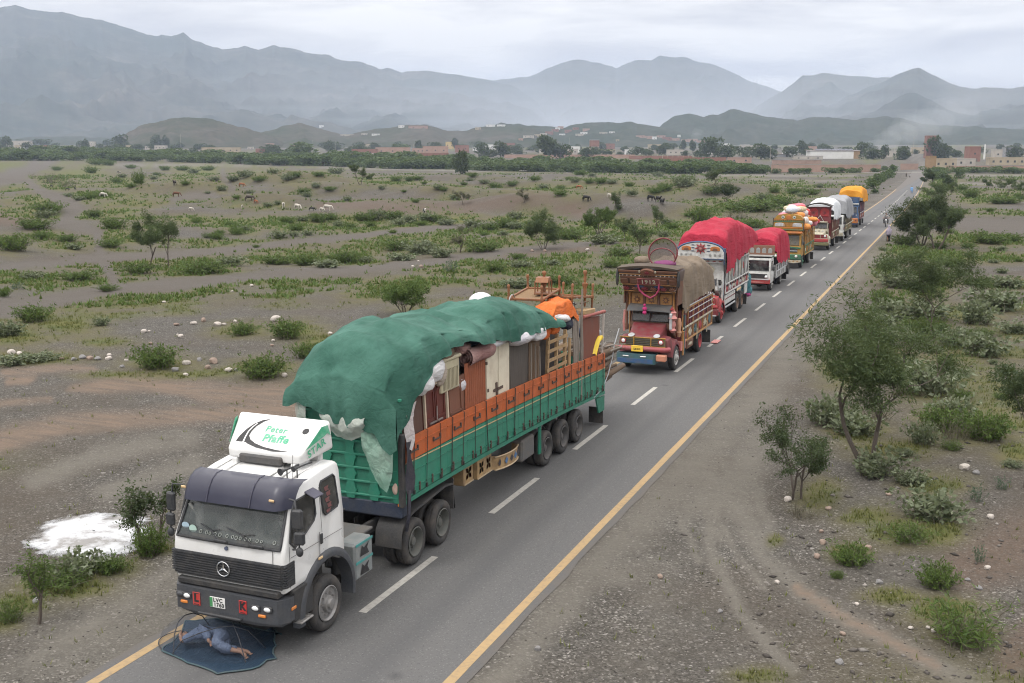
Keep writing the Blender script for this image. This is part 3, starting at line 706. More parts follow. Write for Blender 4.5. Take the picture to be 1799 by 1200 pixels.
def tree(name, h, spread, seed, leaf, nleaf, ln, wd, bark=None, trunks=1, depth=4, flat=.25, lean=.12, crown_from=.3, split=(2, 4), density_noise=True, trunk_r=None):
 rs = np.random.default_rng(seed); out = []; tips = []
 for k in range(trunks):
  a = 2*math.pi*k/max(trunks, 1)+rs.uniform(0, 1); s = lean if trunks == 1 else .42
  grow(rs, (.10*math.cos(a)*(trunks > 1), .10*math.sin(a)*(trunks > 1), -.15), (s*math.cos(a), s*math.sin(a), 1), h*.36, trunk_r or h*.022, depth, out, tips, .22, split, .70, flat, 5)
 P = np.concatenate([np.array(t[0])[1:] for t in tips]); zmx = max(P[:, 2].max(), .1)
 rad = np.percentile(np.hypot(P[:, 0], P[:, 1]), 95)
 kz = h/(zmx*1.03); kr = spread/2/max(rad, .05)
 S = np.array([kr, kr, kz]); mu = P[:, :2].mean(0)/max(P[:, 2].mean(), .1)
 for lst in [o[0] for o in out]:
  for q in lst: q[:2] -= mu*max(q[2], 0)
 P = np.concatenate([np.array(t[0])[1:] for t in tips]); rad = np.percentile(np.hypot(P[:, 0], P[:, 1]), 95); kr = spread/2/max(rad, .05); S[:2] = kr
 mb = MB()
 for pts, r in out:
  if max(r) < h*.0016: continue
  zz = np.array(pts)
  blend = np.clip(zz[:, 2:3]/(h*.25), 0, 1)
  sc = np.concatenate([1+(kr-1)*blend, 1+(kr-1)*blend, kz+0*blend], 1)
  mb.tube(zz*sc, [max(x, h*.0022) for x in r], 5 if max(r) > h*.008 else 3, cap=False)
 root = empty(name)
 mb.build('trunk', bark or BARK, root, 60)
 per = max(1, nleaf//len(tips)); LP = []; LD = []
 for pts, d in tips:
  a = np.array(pts); m = len(a)
  t = rs.uniform(.15, 1.0, per)*(m-1); i = np.minimum(t.astype(int), m-2); f = (t-i)[:, None]
  q = a[i]*(1-f)+a[i+1]*f
  sd = a[i+1]-a[i]; sd /= np.maximum(np.linalg.norm(sd, axis=1)[:, None], 1e-6)
  side = np.cross(sd, rnd_unit(rs, per)); side /= np.maximum(np.linalg.norm(side, axis=1)[:, None], 1e-6)
  LP.append(q*S+rs.normal(size=(per, 3))*h*np.array([.028, .028, .02])); LD.append(sd*.5+side)
 LP = np.concatenate(LP); LD = np.concatenate(LD)
 link('crown', leaf_mesh('crown', LP, LD, ln, wd, rs, .15, .5), leaf, root)
 return root
def shrub_mesh(kind, seed):
 rs = np.random.default_rng(seed); P = []; D = []; mb = MB()
 ns, per, ln, wd, arch = {'g': (105, 22, .070, .022, .9), 'b': (60, 16, .090, .052, .75), 'd': (40, 5, .05, .018, .8), 'f': (95, 14, .11, .014, .55), 't': (30, 14, .07, .03, .5)}[kind]
 for k in range(ns):
  a = rs.uniform(0, 6.283); r0 = .28*math.sqrt(rs.uniform()); reach = rs.uniform(.12, .5)*(1-.3*r0); top = rs.uniform(.30, .58)*(1-.55*(r0+reach*.6)/.5*.5)
  if rs.uniform() < .10: top *= 1.35
  t = np.linspace(0, 1, 6)[:, None]
  o = np.array([r0*math.cos(a*1.7+k), r0*math.sin(a*1.7+k), -.02]); dr = np.array([math.cos(a), math.sin(a), 0])
  q = o+dr*reach*t**1.3+np.array([0, 0, 1])*top*(t-(1-arch)*0-.35*arch*t*t)*1.35+rs.normal(size=(6, 3))*.012
  if k % 2 == 0 or kind == 'd': mb.tube(q, [.007, .006, .005, .004, .003, .002], 3, cap=False)
  tt = rs.uniform(.12, 1, per)*5; i = np.minimum(tt.astype(int), 4); f = (tt-i)[:, None]
  pp = q[i]*(1-f)+q[i+1]*f; sd = q[i+1]-q[i]; sd /= np.linalg.norm(sd, axis=1)[:, None]
  side = np.cross(sd, rnd_unit(rs, per)); side /= np.maximum(np.linalg.norm(side, axis=1)[:, None], 1e-6)
  P.append(pp); D.append(sd*.7+side)
 P = np.concatenate(P); D = np.concatenate(D)
 me = leaf_mesh('shrub', P, D, ln, wd, rs, .1, .5)
 me.materials.append({'g': L_GREEN, 'b': L_GREY, 'd': L_DRY, 'f': L_GREEN, 't': L_TEAL}[kind])
 sm = bpy.data.meshes.new('stem'); sm.from_pydata(mb.v, [], mb.f); sm.materials.append(STEM)
 return me, sm
SHRUBS = {k: [shrub_mesh(k, 100+17*i+ord(k)) for i in range(n)] for k, n in (('g', 5), ('b', 4), ('d', 2), ('f', 3), ('t', 2))}
_rs = random.Random(11)
def shrub(px, py, w, h, kind, label, group=None, stems=True, cat='shrub'):
 p = at(px, py); k = px_m(p); wm, hm = w/k, h/k
 fm, sm = _rs.choice(SHRUBS[kind])
 o = link('shrub', fm); z = ground_z(p[0], p[1])
 place(o, (p[0], p[1], z-.02), _rs.uniform(0, 6.28), (wm*1.05, wm*_rs.uniform(.9, 1.2), hm/.55*1.05))
 tag(o, label, cat, group)
 if stems and w > 26: link('stem', sm, None, o)
 return o
# big shrubs that one can point out: (x, foot y, width, height, kind, label)
for e in [
 (275, 646, 82, 50, 'g', 'bright green bush among white stones at the gravel turnout edge'),
 (462, 664, 84, 52, 'g', 'bright green bush left of the green tarpaulin above the sandy strip'),
 (503, 594, 66, 40, 'g', 'green feathery bush just behind a white boulder on the plain'),
 (425, 588, 56, 26, 'g', 'blue-green low bush beside two white stones on the plain'),
 (58, 566, 66, 36, 'g', 'dark green bush in yellow grass near the left edge'),
 (540, 628, 60, 34, 'g', 'green bush half hidden behind the tarpaulin front slope'),
 (14, 590, 60, 30, 'b', 'pale grey-green leafy shrub at the left edge in yellow grass'),
 (22, 640, 70, 20, 'b', 'grey-green shrub spreading around white stones at left edge'),
 (68, 634, 70, 18, 'b', 'grey-green shrub patch in the stone row above the turnout'),
 (178, 572, 34, 18, 'b', 'small pale leafy shrub right of the yellow grass patch'),
 (140, 492, 66, 20, 'g', 'wide low green bush standing between the two pale tracks at left'),
 (190, 511, 40, 14, 'g', 'low green bush alone on the bare gravel left of the twin trees'),
 (58, 490, 40, 16, 'b', 'pale leafy shrub beside the upper track near the left edge'),
 (8, 522, 24, 20, 'g', 'dark green bush cut by the left edge beside the track'),
 (32, 508, 30, 14, 't', 'blue-green thin shrub by the track near the left edge'),
 (245, 481, 60, 26, 'g', 'thick green bush at the foot of the twin trees'),
 (355, 480, 90, 28, 'g', 'wide green bush right of the twin trees above the track'),
 (405, 468, 50, 20, 'b', 'mixed grey-green shrub right of the twin trees'),
 (490, 464, 66, 20, 'g', 'green bush row above the lower track, left end'),
 (538, 466, 54, 26, 'g', 'taller green bush in the row above the lower track'),
 (596, 462, 60, 22, 'g', 'green bush in the row above the lower track, right end'),
 (575, 470, 60, 16, 'b', 'grey-green shrub in front of the green row above the track'),
 (612, 463, 56, 28, 'g', 'dark green bush left of the pale leafy shrubs on the plain'),
 (642, 462, 36, 14, 'b', 'pale shrub just above the lower track in mid plain'),
 (700, 440, 66, 26, 'g', 'bright bush beside the pale broadleaf clump in mid plain'),
 (740, 446, 74, 28, 'b', 'largest pale broadleaf clump on the middle of the plain'),
 (775, 452, 50, 22, 'b', 'pale broadleaf clump left of the dark forked tree'),
 (850, 442, 66, 22, 'g', 'green bush right of the dark forked tree'),
 (705, 458, 60, 16, 'b', 'thin pale shrub below the broadleaf clump'),
 (790, 478, 30, 22, 't', 'dark blue-green spiky plant beside the lower track'),
 (870, 478, 36, 20, 'g', 'green bush with pale shrub beside it right of spiky plant'),
 (1250, 341, 40, 18, 'g', 'light green bush against the dark round bush'),
 (1320, 372, 120, 26, 'g', 'broad dark green thicket above the small red covered truck'),
 (1372, 366, 70, 28, 'g', 'dark thicket end behind the sack-laden yellow truck'),
 (1300, 384, 90, 18, 'd', 'tangled grey-green scrub in front of the broad thicket'),
 (1425, 342, 40, 14, 'g', 'green bush near the left verge behind the grey truck'),
 (1230, 392, 44, 36, 'g', 'upright dark bush above the big red tarpaulin'),
 (1090, 450, 50, 20, 'g', 'bright green low bush left of the net dome on the truck'),
 (1000, 420, 70, 24, 'g', 'green bush between the two big bushy trees of mid plain'),
 (1060, 428, 70, 20, 'b', 'pale prickly scrub left of the painted trucks'),
 (970, 466, 40, 12, 'b', 'small pale scrub below the multi-stemmed bushy tree'),
 (915, 470, 50, 16, 'b', 'pale low scrub above the charpoy bedposts'),
 (985, 500, 60, 22, 'g', 'green bush behind the bedposts on the trailer load'),
 (910, 505, 70, 18, 'b', 'grey-green low scrub behind the trailer load'),
 (60, 402, 70, 24, 'g', 'green bush on the left plain below the reddish mound'),
 (85, 376, 60, 26, 'g', 'green bush with pale flowers by the reddish mound'),
 (78, 384, 36, 16, 'b', 'pale shrub at the right of the reddish mound'),
 (165, 382, 34, 18, 'g', 'bright green bush at the bend of the footpath'),
 (200, 402, 50, 24, 'g', 'green bush right of the footpath above the twin trees'),
 (195, 434, 46, 18, 'g', 'low green bush right of the footpath near the track'),
 (118, 424, 46, 16, 'g', 'green bush left of the footpath in yellow grass'),
 (130, 438, 40, 12, 'b', 'pale low shrub left of the footpath end'),
 (72, 420, 36, 18, 'g', 'round green bush in yellow grass far left'),
 (22, 440, 66, 36, 'g', 'large bright green bush mass at the left edge of the plain'),
 (60, 316, 16, 18, 'd', 'small dark upright bush beside the far left path'),
 (245, 325, 26, 28, 'g', 'single round green bush on a stalk on the far left plain'),
 (90, 322, 40, 22, 'd', 'dark dry bush in the far left green belt'),
 (120, 330, 34, 20, 'd', 'brownish dry bush in the far left green belt'),
 (1630, 690, 130, 60, 'b', 'pale scrub mass right of the large acacia'),
 (1550, 665, 110, 50, 'b', 'pale scrub behind the large acacia crown'),
 (1455, 745, 90, 60, 'b', 'grey-green scrub left of the large acacia trunk'),
 (1590, 650, 60, 30, 'g', 'small bright green bush behind the large acacia'),
 (1640, 912, 110, 62, 'b', 'pale flowering shrub on the stony slope at right'),
 (1600, 950, 90, 36, 'f', 'grassy green clump under the pale flowering shrub'),
 (1645, 1030, 84, 54, 'g', 'dark green broadleaf shrub on the stones at right'),
 (1495, 990, 80, 44, 'g', 'small dark green shrub at the edge of the stony slope'),
 (1690, 1125, 150, 74, 'f', 'big feathery grass clump at the lower right'),
 (1470, 1015, 30, 18, 'g', 'tiny bright green plant on the gravel below the dark shrub'),
 (1410, 908, 66, 40, 'd', 'dead dark bush at the foot of the leaning thorn tree'),
 (1540, 835, 100, 50, 'b', 'pale scrub at the foot of the large acacia'),
 (1600, 850, 70, 30, 'b', 'thin pale scrub right of the large acacia trunk'),
 (1730, 770, 100, 60, 'g', 'dark green bush left of the tree at the right edge'),
 (1680, 740, 90, 50, 'b', 'grey-green scrub on the right bank in mid distance'),
 (1715, 880, 34, 30, 't', 'blue-green herb on the red gravel at right'),
 (1720, 988, 30, 36, 't', 'blue-green herb with yellow flowers at right'),
 (1760, 860, 30, 26, 't', 'blue-green herb near the right edge stones'),
 (1700, 600, 70, 26, 'g', 'green bush right of the slim acacia sapling'),
 (1725, 590, 50, 16, 'f', 'grass tussock right of the slim acacia sapling'),
 (1620, 560, 110, 44, 'b', 'pale scrub at the foot of the slim acacia sapling'),
 (1560, 560, 70, 40, 'b', 'pale scrub along the right verge'),
 (1580, 505, 80, 40, 'b', 'silvery scrub on the right verge below the roadside tree'),
 (1625, 500, 70, 34, 'g', 'green scrub below the roadside tree'),
 (1560, 470, 60, 24, 'b', 'low silvery scrub at the right verge edge'),
 (1665, 468, 60, 22, 'g', 'green bush right of the roadside tree foot'),
 (1735, 428, 80, 26, 'g', 'bright green bush row on the right plain'),
 (1775, 424, 50, 18, 'g', 'bright green bush at the right end of the row'),
 (1770, 505, 70, 24, 'b', 'pale scrub at the right edge in the middle distance'),
 (1780, 585, 60, 24, 'b', 'pale low scrub at the right edge above the red gravel'),
 (1590, 430, 50, 22, 'g', 'leafy green plant at the foot of the roadside tree'),
 (1765, 358, 66, 16, 'g', 'dense green bush below the two thin trees at right'),
 (1705, 348, 34, 20, 'g', 'green bush beside the roadside on the right plain'),
 (140, 1010, 90, 50, 'b', 'leafy plant with white flowers in front of the white powder'),
 (110, 1030, 110, 40, 'f', 'green weeds along the verge left of the white truck'),
 (195, 1005, 60, 40, 'g', 'green weeds below the white powder patch'),
 (265, 975, 70, 66, 'g', 'dark green leafy bush beside the white powder patch'),
 (20, 1090, 60, 40, 'f', 'grassy weeds at the lower left corner')]:
 shrub(*e[:6])
for i in range(17):
 px = _rs.uniform(1500, 1740); py = _rs.uniform(520, 800); px += (py-660)*-.25
 shrub(px, py, _rs.uniform(55, 110), _rs.uniform(26, 50), _rs.choice('bbbgd'), 'bushy scrub in the thicket of the right verge around the acacias', 'scrub thicket of the right verge')
# small ones of the plain, too alike to tell apart
_small = [(135, 252, 20), (170, 290, 30), (160, 305, 26), (190, 291, 24), (230, 296, 20), (215, 312, 18), (100, 300, 20), (205, 322, 22), (230, 330, 20), (180, 345, 30), (140, 352, 24), (160, 350, 26), (120, 345, 18), (270, 315, 16), (290, 300, 20), (275, 308, 14),
 (320, 300, 24), (340, 305, 22), (365, 300, 24), (375, 318, 22), (390, 334, 20), (325, 325, 20), (365, 340, 12), (415, 349, 16), (410, 318, 24), (430, 312, 26), (455, 318, 26), (480, 305, 22), (505, 316, 26), (520, 311, 24), (560, 310, 22), (590, 306, 28), (535, 340, 26), (540, 346, 20), (580, 335, 24), (555, 330, 18), (470, 362, 20), (488, 358, 14), (440, 340, 18),
 (345, 390, 20), (405, 398, 26), (418, 404, 28), (430, 406, 22), (380, 420, 26), (385, 412, 20), (365, 418, 22), (415, 412, 26), (505, 392, 30), (530, 388, 26), (560, 390, 36), (580, 386, 30), (520, 405, 28), (490, 418, 30), (515, 415, 20), (540, 413, 22), (450, 435, 14), (595, 398, 24), (345, 392, 18),
 (615, 400, 26), (640, 388, 40), (660, 386, 36), (690, 385, 40), (700, 397, 32), (720, 392, 34), (750, 388, 36), (770, 390, 30), (785, 395, 30), (650, 398, 24), (690, 410, 18), (740, 396, 26), (830, 400, 36), (860, 404, 34), (890, 400, 40), (850, 414, 16), (885, 413, 18), (610, 354, 20), (670, 332, 14), (710, 338, 12), (695, 318, 22), (720, 318, 22), (735, 316, 20), (770, 333, 22), (780, 335, 16), (800, 350, 22), (830, 312, 20), (815, 325, 14), (730, 356, 16), (745, 324, 12), (825, 318, 16), (870, 330, 26), (850, 322, 18),
 (900, 326, 24), (940, 318, 22), (955, 332, 24), (985, 333, 18), (985, 344, 24), (1000, 316, 16), (1010, 320, 18), (1035, 322, 18), (1055, 322, 22), (1075, 322, 20), (1105, 328, 20), (1110, 344, 24), (1150, 340, 30), (1170, 335, 30), (1200, 328, 40), (1205, 318, 26), (1155, 310, 20), (1020, 308, 24), (1040, 310, 16), (905, 402, 30), (905, 385, 30), (910, 455, 30), (1075, 470, 34), (1140, 412, 24), (1120, 412, 20), (1165, 416, 26), (1180, 402, 26), (1210, 380, 20), (1170, 395, 24),
 (1340, 352, 30), (1360, 338, 26), (1395, 340, 30), (1410, 346, 20), (1325, 400, 40), (1350, 405, 30), (1260, 400, 30), (1290, 398, 36), (1240, 410, 30), (1440, 330, 16),
 (1760, 330, 18), (1690, 335, 24), (1650, 350, 30), (1660, 372, 26), (1640, 382, 30), (1690, 375, 22), (1740, 372, 18), (1790, 350, 20), (1665, 410, 26), (1700, 436, 26), (1760, 440, 24), (1650, 436, 34), (1640, 480, 36), (1690, 485, 26), (1700, 500, 22), (1790, 460, 20), (1745, 462, 20), (1545, 520, 26), (1600, 600, 44), (1660, 640, 40), (1690, 660, 36), (1640, 620, 34), (1745, 640, 20), (1690, 700, 40), (1760, 700, 30), (1550, 440, 18), (1560, 500, 30), (1570, 590, 40), (1520, 610, 30), (1500, 640, 40), (1760, 480, 24), (1670, 790, 40), (1590, 800, 36), (1780, 820, 34)]
for i, (x, y, w) in enumerate(_small):
 k = _rs.choice('gggbb' if y < 480 else 'gbbf')
 near = 'scattered on the grey plain left of the road' if x < 1500 else 'scattered on the ground right of the road'
 lab = {'g': 'small low green shrub ', 'b': 'small pale grey-green shrub ', 'f': 'small grassy green clump '}[k]+near
 shrub(x, y, w*1.1, w*_rs.uniform(.40, .58), k, lab, {'g': 'low green shrubs ', 'b': 'pale grey-green shrubs ', 'f': 'grassy clumps '}[k]+('left of the road' if x < 1500 else 'right of the road'), w > 30)
# ------------------------------------------------------------------ trees
def put_tree(root, px, py, label, rz=0.0, sc=1.0, cat='tree', group=None):
 p = at(px, py); place(root, p, rz, sc, label, group); root['category'] = cat; return root
def mscale(px, py): return px_m(at(px, py))
put_tree(tree('acacia_tree', 5.7, 5.0, 6, L_ACACIA, 17000, .16, .030, trunks=2, depth=5, flat=.08, trunk_r=.085, split=(2, 4)), 1522, 822, 'large feathery acacia with forked trunk on the right verge')
put_tree(tree('round_bush', 2.15, 2.9, 90, L_GREEN, 12000, .10, .045, trunks=7, depth=4, flat=-.05, trunk_r=.03), 712, 553, 'large dense round green bush on the plain behind the green tarpaulin', cat='shrub')
put_tree(tree('round_bush', 4.0, 6.4, 91, L_DARK, 9000, .26, .11, trunks=6, depth=4, flat=.0, trunk_r=.05), 1275, 355, 'dark round bush standing alone above the red tarpaulins', cat='shrub')
put_tree(tree('thorn_tree', 2.5, 2.6, 8, L_DARK, 9000, .07, .030, trunks=3, depth=4, flat=.2, trunk_r=.04), 1398, 876, 'small leaning thorn tree with bare curved stems beside the gravel')
put_tree(tree('acacia_tree', 5.0, 4.8, 13, L_ACACIA, 13000, .17, .034, trunks=1, depth=5, flat=.12, trunk_r=.06, split=(2, 4)), 1636, 602, 'slim acacia sapling with feathery leaves behind the large acacia')
put_tree(tree('acacia_tree', 3.7, 3.0, 15, L_DARK, 7000, .12, .03, trunks=1, depth=5, flat=.3, trunk_r=.05), 1798, 856, 'dark acacia cut by the right edge of the view')
put_tree(tree('roadside_tree', 5.6, 5.2, 21, L_DARK, 25000, .20, .06, trunks=4, depth=5, flat=.0, trunk_r=.09, split=(2, 4)), 1620, 432, 'dark bushy tree on the right verge beside the walking woman')
put_tree(tree('acacia_tree', 4.6, 4.6, 24, L_ACACIA, 12000, .19, .05, trunks=2, depth=5, flat=.2, split=(2, 4)), 1645, 438, 'wider bushy half of the pair of trees beside the walking woman')
put_tree(tree('roadside_tree', 6.0, 7.5, 27, L_DARK, 16000, .28, .10, trunks=2, depth=4, flat=.2), 1648, 336, 'dark round tree on the right verge far up the road')
put_tree(tree('acacia_tree', 4.5, 6.0, 29, L_ACACIA, 6000, .26, .07, trunks=2, depth=4, flat=.3), 1650, 366, 'lighter bushy tree between two dark roadside trees')
put_tree(tree('thorn_tree', 5.0, 3.3, 36, L_ACACIA, 9000, .17, .045, trunks=1, depth=5, flat=.05, trunk_r=.075, lean=.1), 262, 472, 'left and taller of the twin thin trees on the left plain')
put_tree(tree('thorn_tree', 4.7, 2.0, 34, L_ACACIA, 5000, .17, .045, trunks=1, depth=5, flat=.0, trunk_r=.06), 296, 470, 'right and slimmer of the twin thin trees on the left plain')
put_tree(tree('bushy_tree', 4.3, 4.2, 39, L_ACACIA, 18000, .17, .05, trunks=5, depth=4, flat=.05, crown_from=.1, trunk_r=.035), 955, 438, 'multi-stemmed bushy tree on the plain right of the eroded bank')
put_tree(tree('bushy_tree', 3.6, 4.1, 43, L_GREEN, 16000, .17, .06, trunks=4, depth=4, flat=.1), 1052, 412, 'round green bushy tree with short trunk on mid plain')
put_tree(tree('thorn_tree', 3.1, 2.6, 47, L_DRY, 3200, .14, .03, trunks=1, depth=5, flat=.3), 808, 444, 'dark forked half-dry tree beside the pale broadleaf shrubs')
put_tree(tree('thorn_tree', 3.2, 2.4, 49, L_ACACIA, 3600, .16, .04, trunks=1, depth=4, flat=.2), 1122, 446, 'thin tree with a bare stem just left of the net dome')
put_tree(tree('thorn_tree', 3.3, 2.2, 51, L_ACACIA, 3600, .18, .05, trunks=1, depth=4, flat=.2), 1155, 402, 'thin young tree below the black cattle')
put_tree(tree('thorn_tree', 2.6, 2.3, 53, L_ACACIA, 3000, .18, .05, trunks=1, depth=4, flat=.2), 1098, 424, 'small spreading tree between round bushy tree and thin stem tree')
put_tree(tree('thorn_tree', 3.6, 3.4, 55, L_ACACIA, 3200, .22, .06, trunks=1, depth=4, flat=.2), 1083, 375, 'slanting olive tree behind the round bushy tree')
put_tree(tree('thorn_tree', 2.6, 3.0, 57, L_DRY, 2600, .2, .05, trunks=1, depth=4, flat=.15), 813, 360, 'small grey tree growing on the eroded bank, left one')
put_tree(tree('thorn_tree', 2.8, 3.0, 59, L_DRY, 2600, .2, .05, trunks=1, depth=4, flat=.15), 920, 357, 'small grey tree growing on the eroded bank, right one')
put_tree(tree('thorn_tree', 4.6, 5.2, 61, L_ACACIA, 4000, .3, .08, trunks=2, depth=4, flat=.2), 633, 325, 'lone dark tree on top of the mound in the middle distance')
put_tree(tree('thorn_tree', 4.4, 5.0, 63, L_ACACIA, 3600, .3, .08, trunks=1, depth=4, flat=.1), 1254, 326, 'upright tree on the flat far bank above the red tarpaulins')
put_tree(tree('thorn_tree', 4.3, 6.0, 65, L_ACACIA, 4000, .28, .07, trunks=1, depth=4, flat=.3), 1770, 346, 'left of two thin umbrella trees near the right edge')
put_tree(tree('thorn_tree', 3.9, 4.4, 67, L_ACACIA, 3200, .28, .07, trunks=1, depth=4, flat=.3), 1795, 350, 'right of two thin umbrella trees near the right edge')
put_tree(tree('thorn_tree', 3.4, 3.2, 69, L_ACACIA, 2200, .28, .07, trunks=1, depth=4, flat=.2), 1734, 336, 'small thin tree beyond the track on the right plain')
put_tree(tree('bushy_tree', 3.0, 1.2, 71, L_GREEN, 1600, .12, .035, trunks=1, depth=3, flat=0), 68, 1096, 'slender sapling by the road edge at the lower left', sc=.62)
put_tree(tree('bushy_tree', 1.9, 1.6, 73, L_DARK, 2600, .10, .04, trunks=2, depth=4, flat=0), 262, 955, 'upright dark sapling between white powder and the white truck', sc=.9)
# belt of thorn trees in front of the town, and the trees of the town
def far_tree_mesh(seed, shape):
 rs = np.random.default_rng(seed)
 nb = 9 if shape != 'tall' else 7
 C = np.stack([rs.normal(0, .22, nb), rs.normal(0, .22, nb), rs.uniform(.22, .78, nb)], 1)
 if shape == 'tall': C[:, :2] *= .5
 if shape == 'low': C[:, 2] = rs.uniform(.1, .7, nb)
 n = 950; k = rs.integers(0, nb, n); d = rnd_unit(rs, n)
 r = rs.uniform(.72, 1.05, n)[:, None]*np.where(C[k][:, 2:3] > .55, .22, .27)
 P = C[k]+d*r; P[:, 2] = np.clip(P[:, 2], .01, 1.05)
 me = leaf_mesh('crown', P, d, .13, .09, rs, .1, .9)
 mb = MB(); mb.tube([(0, 0, -.05), (.01, 0, .2), (0, .02, .5)], [.035, .028, .015], 5)
 for j in range(4): mb.tube([(0, .01, .25), tuple(C[j]*.6+np.array([0, 0, .15])), tuple(C[j])], [.02, .012, .006], 4)
 tm = bpy.data.meshes.new('trunk'); tm.from_pydata(mb.v, [], mb.f); tm.materials.append(BARK)
 return me, tm
FT_LOW = [far_tree_mesh(300+i, 'low') for i in range(5)]
FT_RND = [far_tree_mesh(320+i, 'round') for i in range(4)]
FT_TALL = [far_tree_mesh(340+i, 'tall') for i in range(3)]
for a, _ in FT_LOW: a.materials.append(L_BELT)
for a, _ in FT_RND+FT_TALL: a.materials.append(L_DARK)
def far_tree(name, px, py, w, h, lib, label, group, cat='tree'):
 p = at(px, py); k = px_m(p); me, tm = _rs.choice(lib)
 root = empty(name, (p[0], p[1], p[2]-.1), _rs.uniform(0, 6.28), label, cat, group); root.scale = (w/k, w/k, h/k)
 link('crown', me, None, root); link('trunk', tm, None, root); return root
_belt_x = [-60, 0, 150, 300, 420, 480, 560, 640, 700, 780, 860, 960, 1020, 1100, 1180, 1260, 1340, 1420, 1480, 1560]
_belt_y = [281, 282, 282, 284, 288, 290, 291, 294, 297, 297, 300, 302, 303, 304, 305, 305, 305, 305, 304, 303]
x = -55
_n = 0
while x < 1575:
 yb = interp(_belt_x, _belt_y, x)
 rows = 3 if x < 1380 else 2
 for r in range(rows):
  if _rs.random() < .12: continue
  h = _rs.uniform(13, 20)*(1.15 if 560 < x < 1300 else 1.0)*(.62 if x > 1330 else 1); w = h*_rs.uniform(1.5, 2.3)
  far_tree('belt_tree', x+_rs.uniform(-8, 8), yb-r*_rs.uniform(2.8, 4.2), w, h, FT_LOW, 'dense green thorn tree in the long belt between plain and town', 'thorn trees of the long belt before the town')
  _n += 1
 x += _rs.uniform(15, 21)
x = 1640
while x < 1830:
 h = _rs.uniform(9, 14); far_tree('belt_tree', x, 304+_rs.uniform(-1, 1), h*2.2, h, FT_LOW, 'dark green thorn tree in the row before the long wall at right', 'thorn trees before the wall at right')
 x += _rs.uniform(14, 20)
# trees along the left road edge far away
for (px, py, w, h) in ((1530, 332, 22, 14), (1538, 325, 22, 14), (1545, 320, 24, 16), (1552, 315, 22, 16), (1560, 312, 20, 16), (1568, 308, 14, 20), (1536, 340, 16, 9)):
 far_tree('verge_tree', px, py, w, h, FT_LOW, 'low green tree lining the far left side of the road', 'low trees lining the far left road edge')
for (px, py, w, h) in ((1640, 312, 24, 16), (1652, 316, 24, 16), (1683, 314, 20, 20)):
 far_tree('verge_tree', px, py, w, h, FT_LOW, 'dark low tree where the road meets the far side track', 'low trees by the far road end')
far_tree('bush_tree', 810, 306, 34, 40, FT_RND, 'dark round tree standing in front of the belt at its middle', None)
far_tree('bush_tree', 705, 292, 60, 30, FT_LOW, 'broad green tree standing out above the belt', None)
far_tree('bush_tree', 695, 296, 20, 22, FT_LOW, 'small green tree in the belt below the broad one', None)
for (px, py, w, h, lib, lab) in (
 (965, 280, 44, 44, FT_TALL, 'tall dark tree left of the brick water tower'), (985, 280, 30, 26, FT_RND, 'lower dark tree against the tall tree by the water tower'),
 (1255, 278, 40, 36, FT_RND, 'large dark tree above the long brick wall'), (1275, 279, 34, 24, FT_RND, 'lower right companion of the large dark tree above the wall'),
 (1168, 272, 26, 20, FT_RND, 'dark tree above the posts of the brick compound'), (1200, 266, 14, 20, FT_TALL, 'slim tree right of the brick compound'), (1217, 268, 12, 22, FT_TALL, 'pale slim tree left of the large dark tree'),
 (1337, 280, 44, 26, FT_RND, 'dark tree left of the white solar-roofed hall'), (1408, 272, 20, 24, FT_RND, 'round tree behind the white solar-roofed hall'), (1512, 276, 26, 26, FT_RND, 'green tree right of the white solar-roofed hall'),
 (1535, 280, 32, 20, FT_RND, 'dark tree beside the rising smoke'), (1585, 281, 30, 24, FT_RND, 'very dark round tree behind the compound wall'), (1552, 279, 18, 24, FT_TALL, 'pair of slim dark trees behind the compound wall'),
 (1641, 278, 32, 38, FT_RND, 'dark tree standing before the brick tower house'), (1660, 278, 24, 22, FT_RND, 'pale tree right of the brick tower house'), (1680, 276, 24, 12, FT_RND, 'low dark tree behind the arched gate building'),
 (1785, 276, 30, 20, FT_RND, 'dark tree at the right edge behind the sheds'), (210, 262, 26, 26, FT_RND, 'round grey-green tree left of the low hill'), (275, 262, 22, 24, FT_RND, 'round dark tree below the low hill, left one'), (292, 262, 14, 24, FT_TALL, 'slim dark tree below the low hill, right one'),
 (150, 264, 14, 20, FT_TALL, 'slim dark tree among the houses at far left'), (8, 262, 26, 22, FT_RND, 'dark tree at the far left edge of town'), (48, 264, 20, 14, FT_RND, 'low dark tree near the flat-roofed house at left'), (110, 268, 36, 14, FT_LOW, 'low green tree before the far left houses'),
 (525, 278, 60, 30, FT_LOW, 'large green orchard tree left of the brick houses'), (578, 266, 22, 18, FT_RND, 'dark round tree by a pole left of the brick houses'), (480, 270, 30, 16, FT_RND, 'green tree left of the orchard'), (735, 266, 14, 20, FT_TALL, 'dark tree above the brick houses'), (762, 266, 20, 16, FT_RND, 'dark tree left of the yellow house'), (800, 262, 12, 20, FT_TALL, 'slim tree behind the yellow house'),
 (850, 276, 30, 24, FT_RND, 'green tree right of the brick houses'), (880, 276, 30, 26, FT_RND, 'green tree left of the brick block'), (700, 268, 40, 16, FT_LOW, 'wide tree right of the cream house'), (632, 268, 24, 14, FT_RND, 'tree below the white bungalow'), (1030, 278, 22, 20, FT_RND, 'dark tree left of the water tower foot'), (1120, 272, 26, 14, FT_RND, 'tree left of the walled compound'), (1305, 276, 26, 18, FT_RND, 'tree right of the large dark tree'), (1382, 276, 24, 18, FT_RND, 'tree behind the low walls left of the white hall')):
 far_tree('town_tree', px, py, w, h, lib, lab, None)
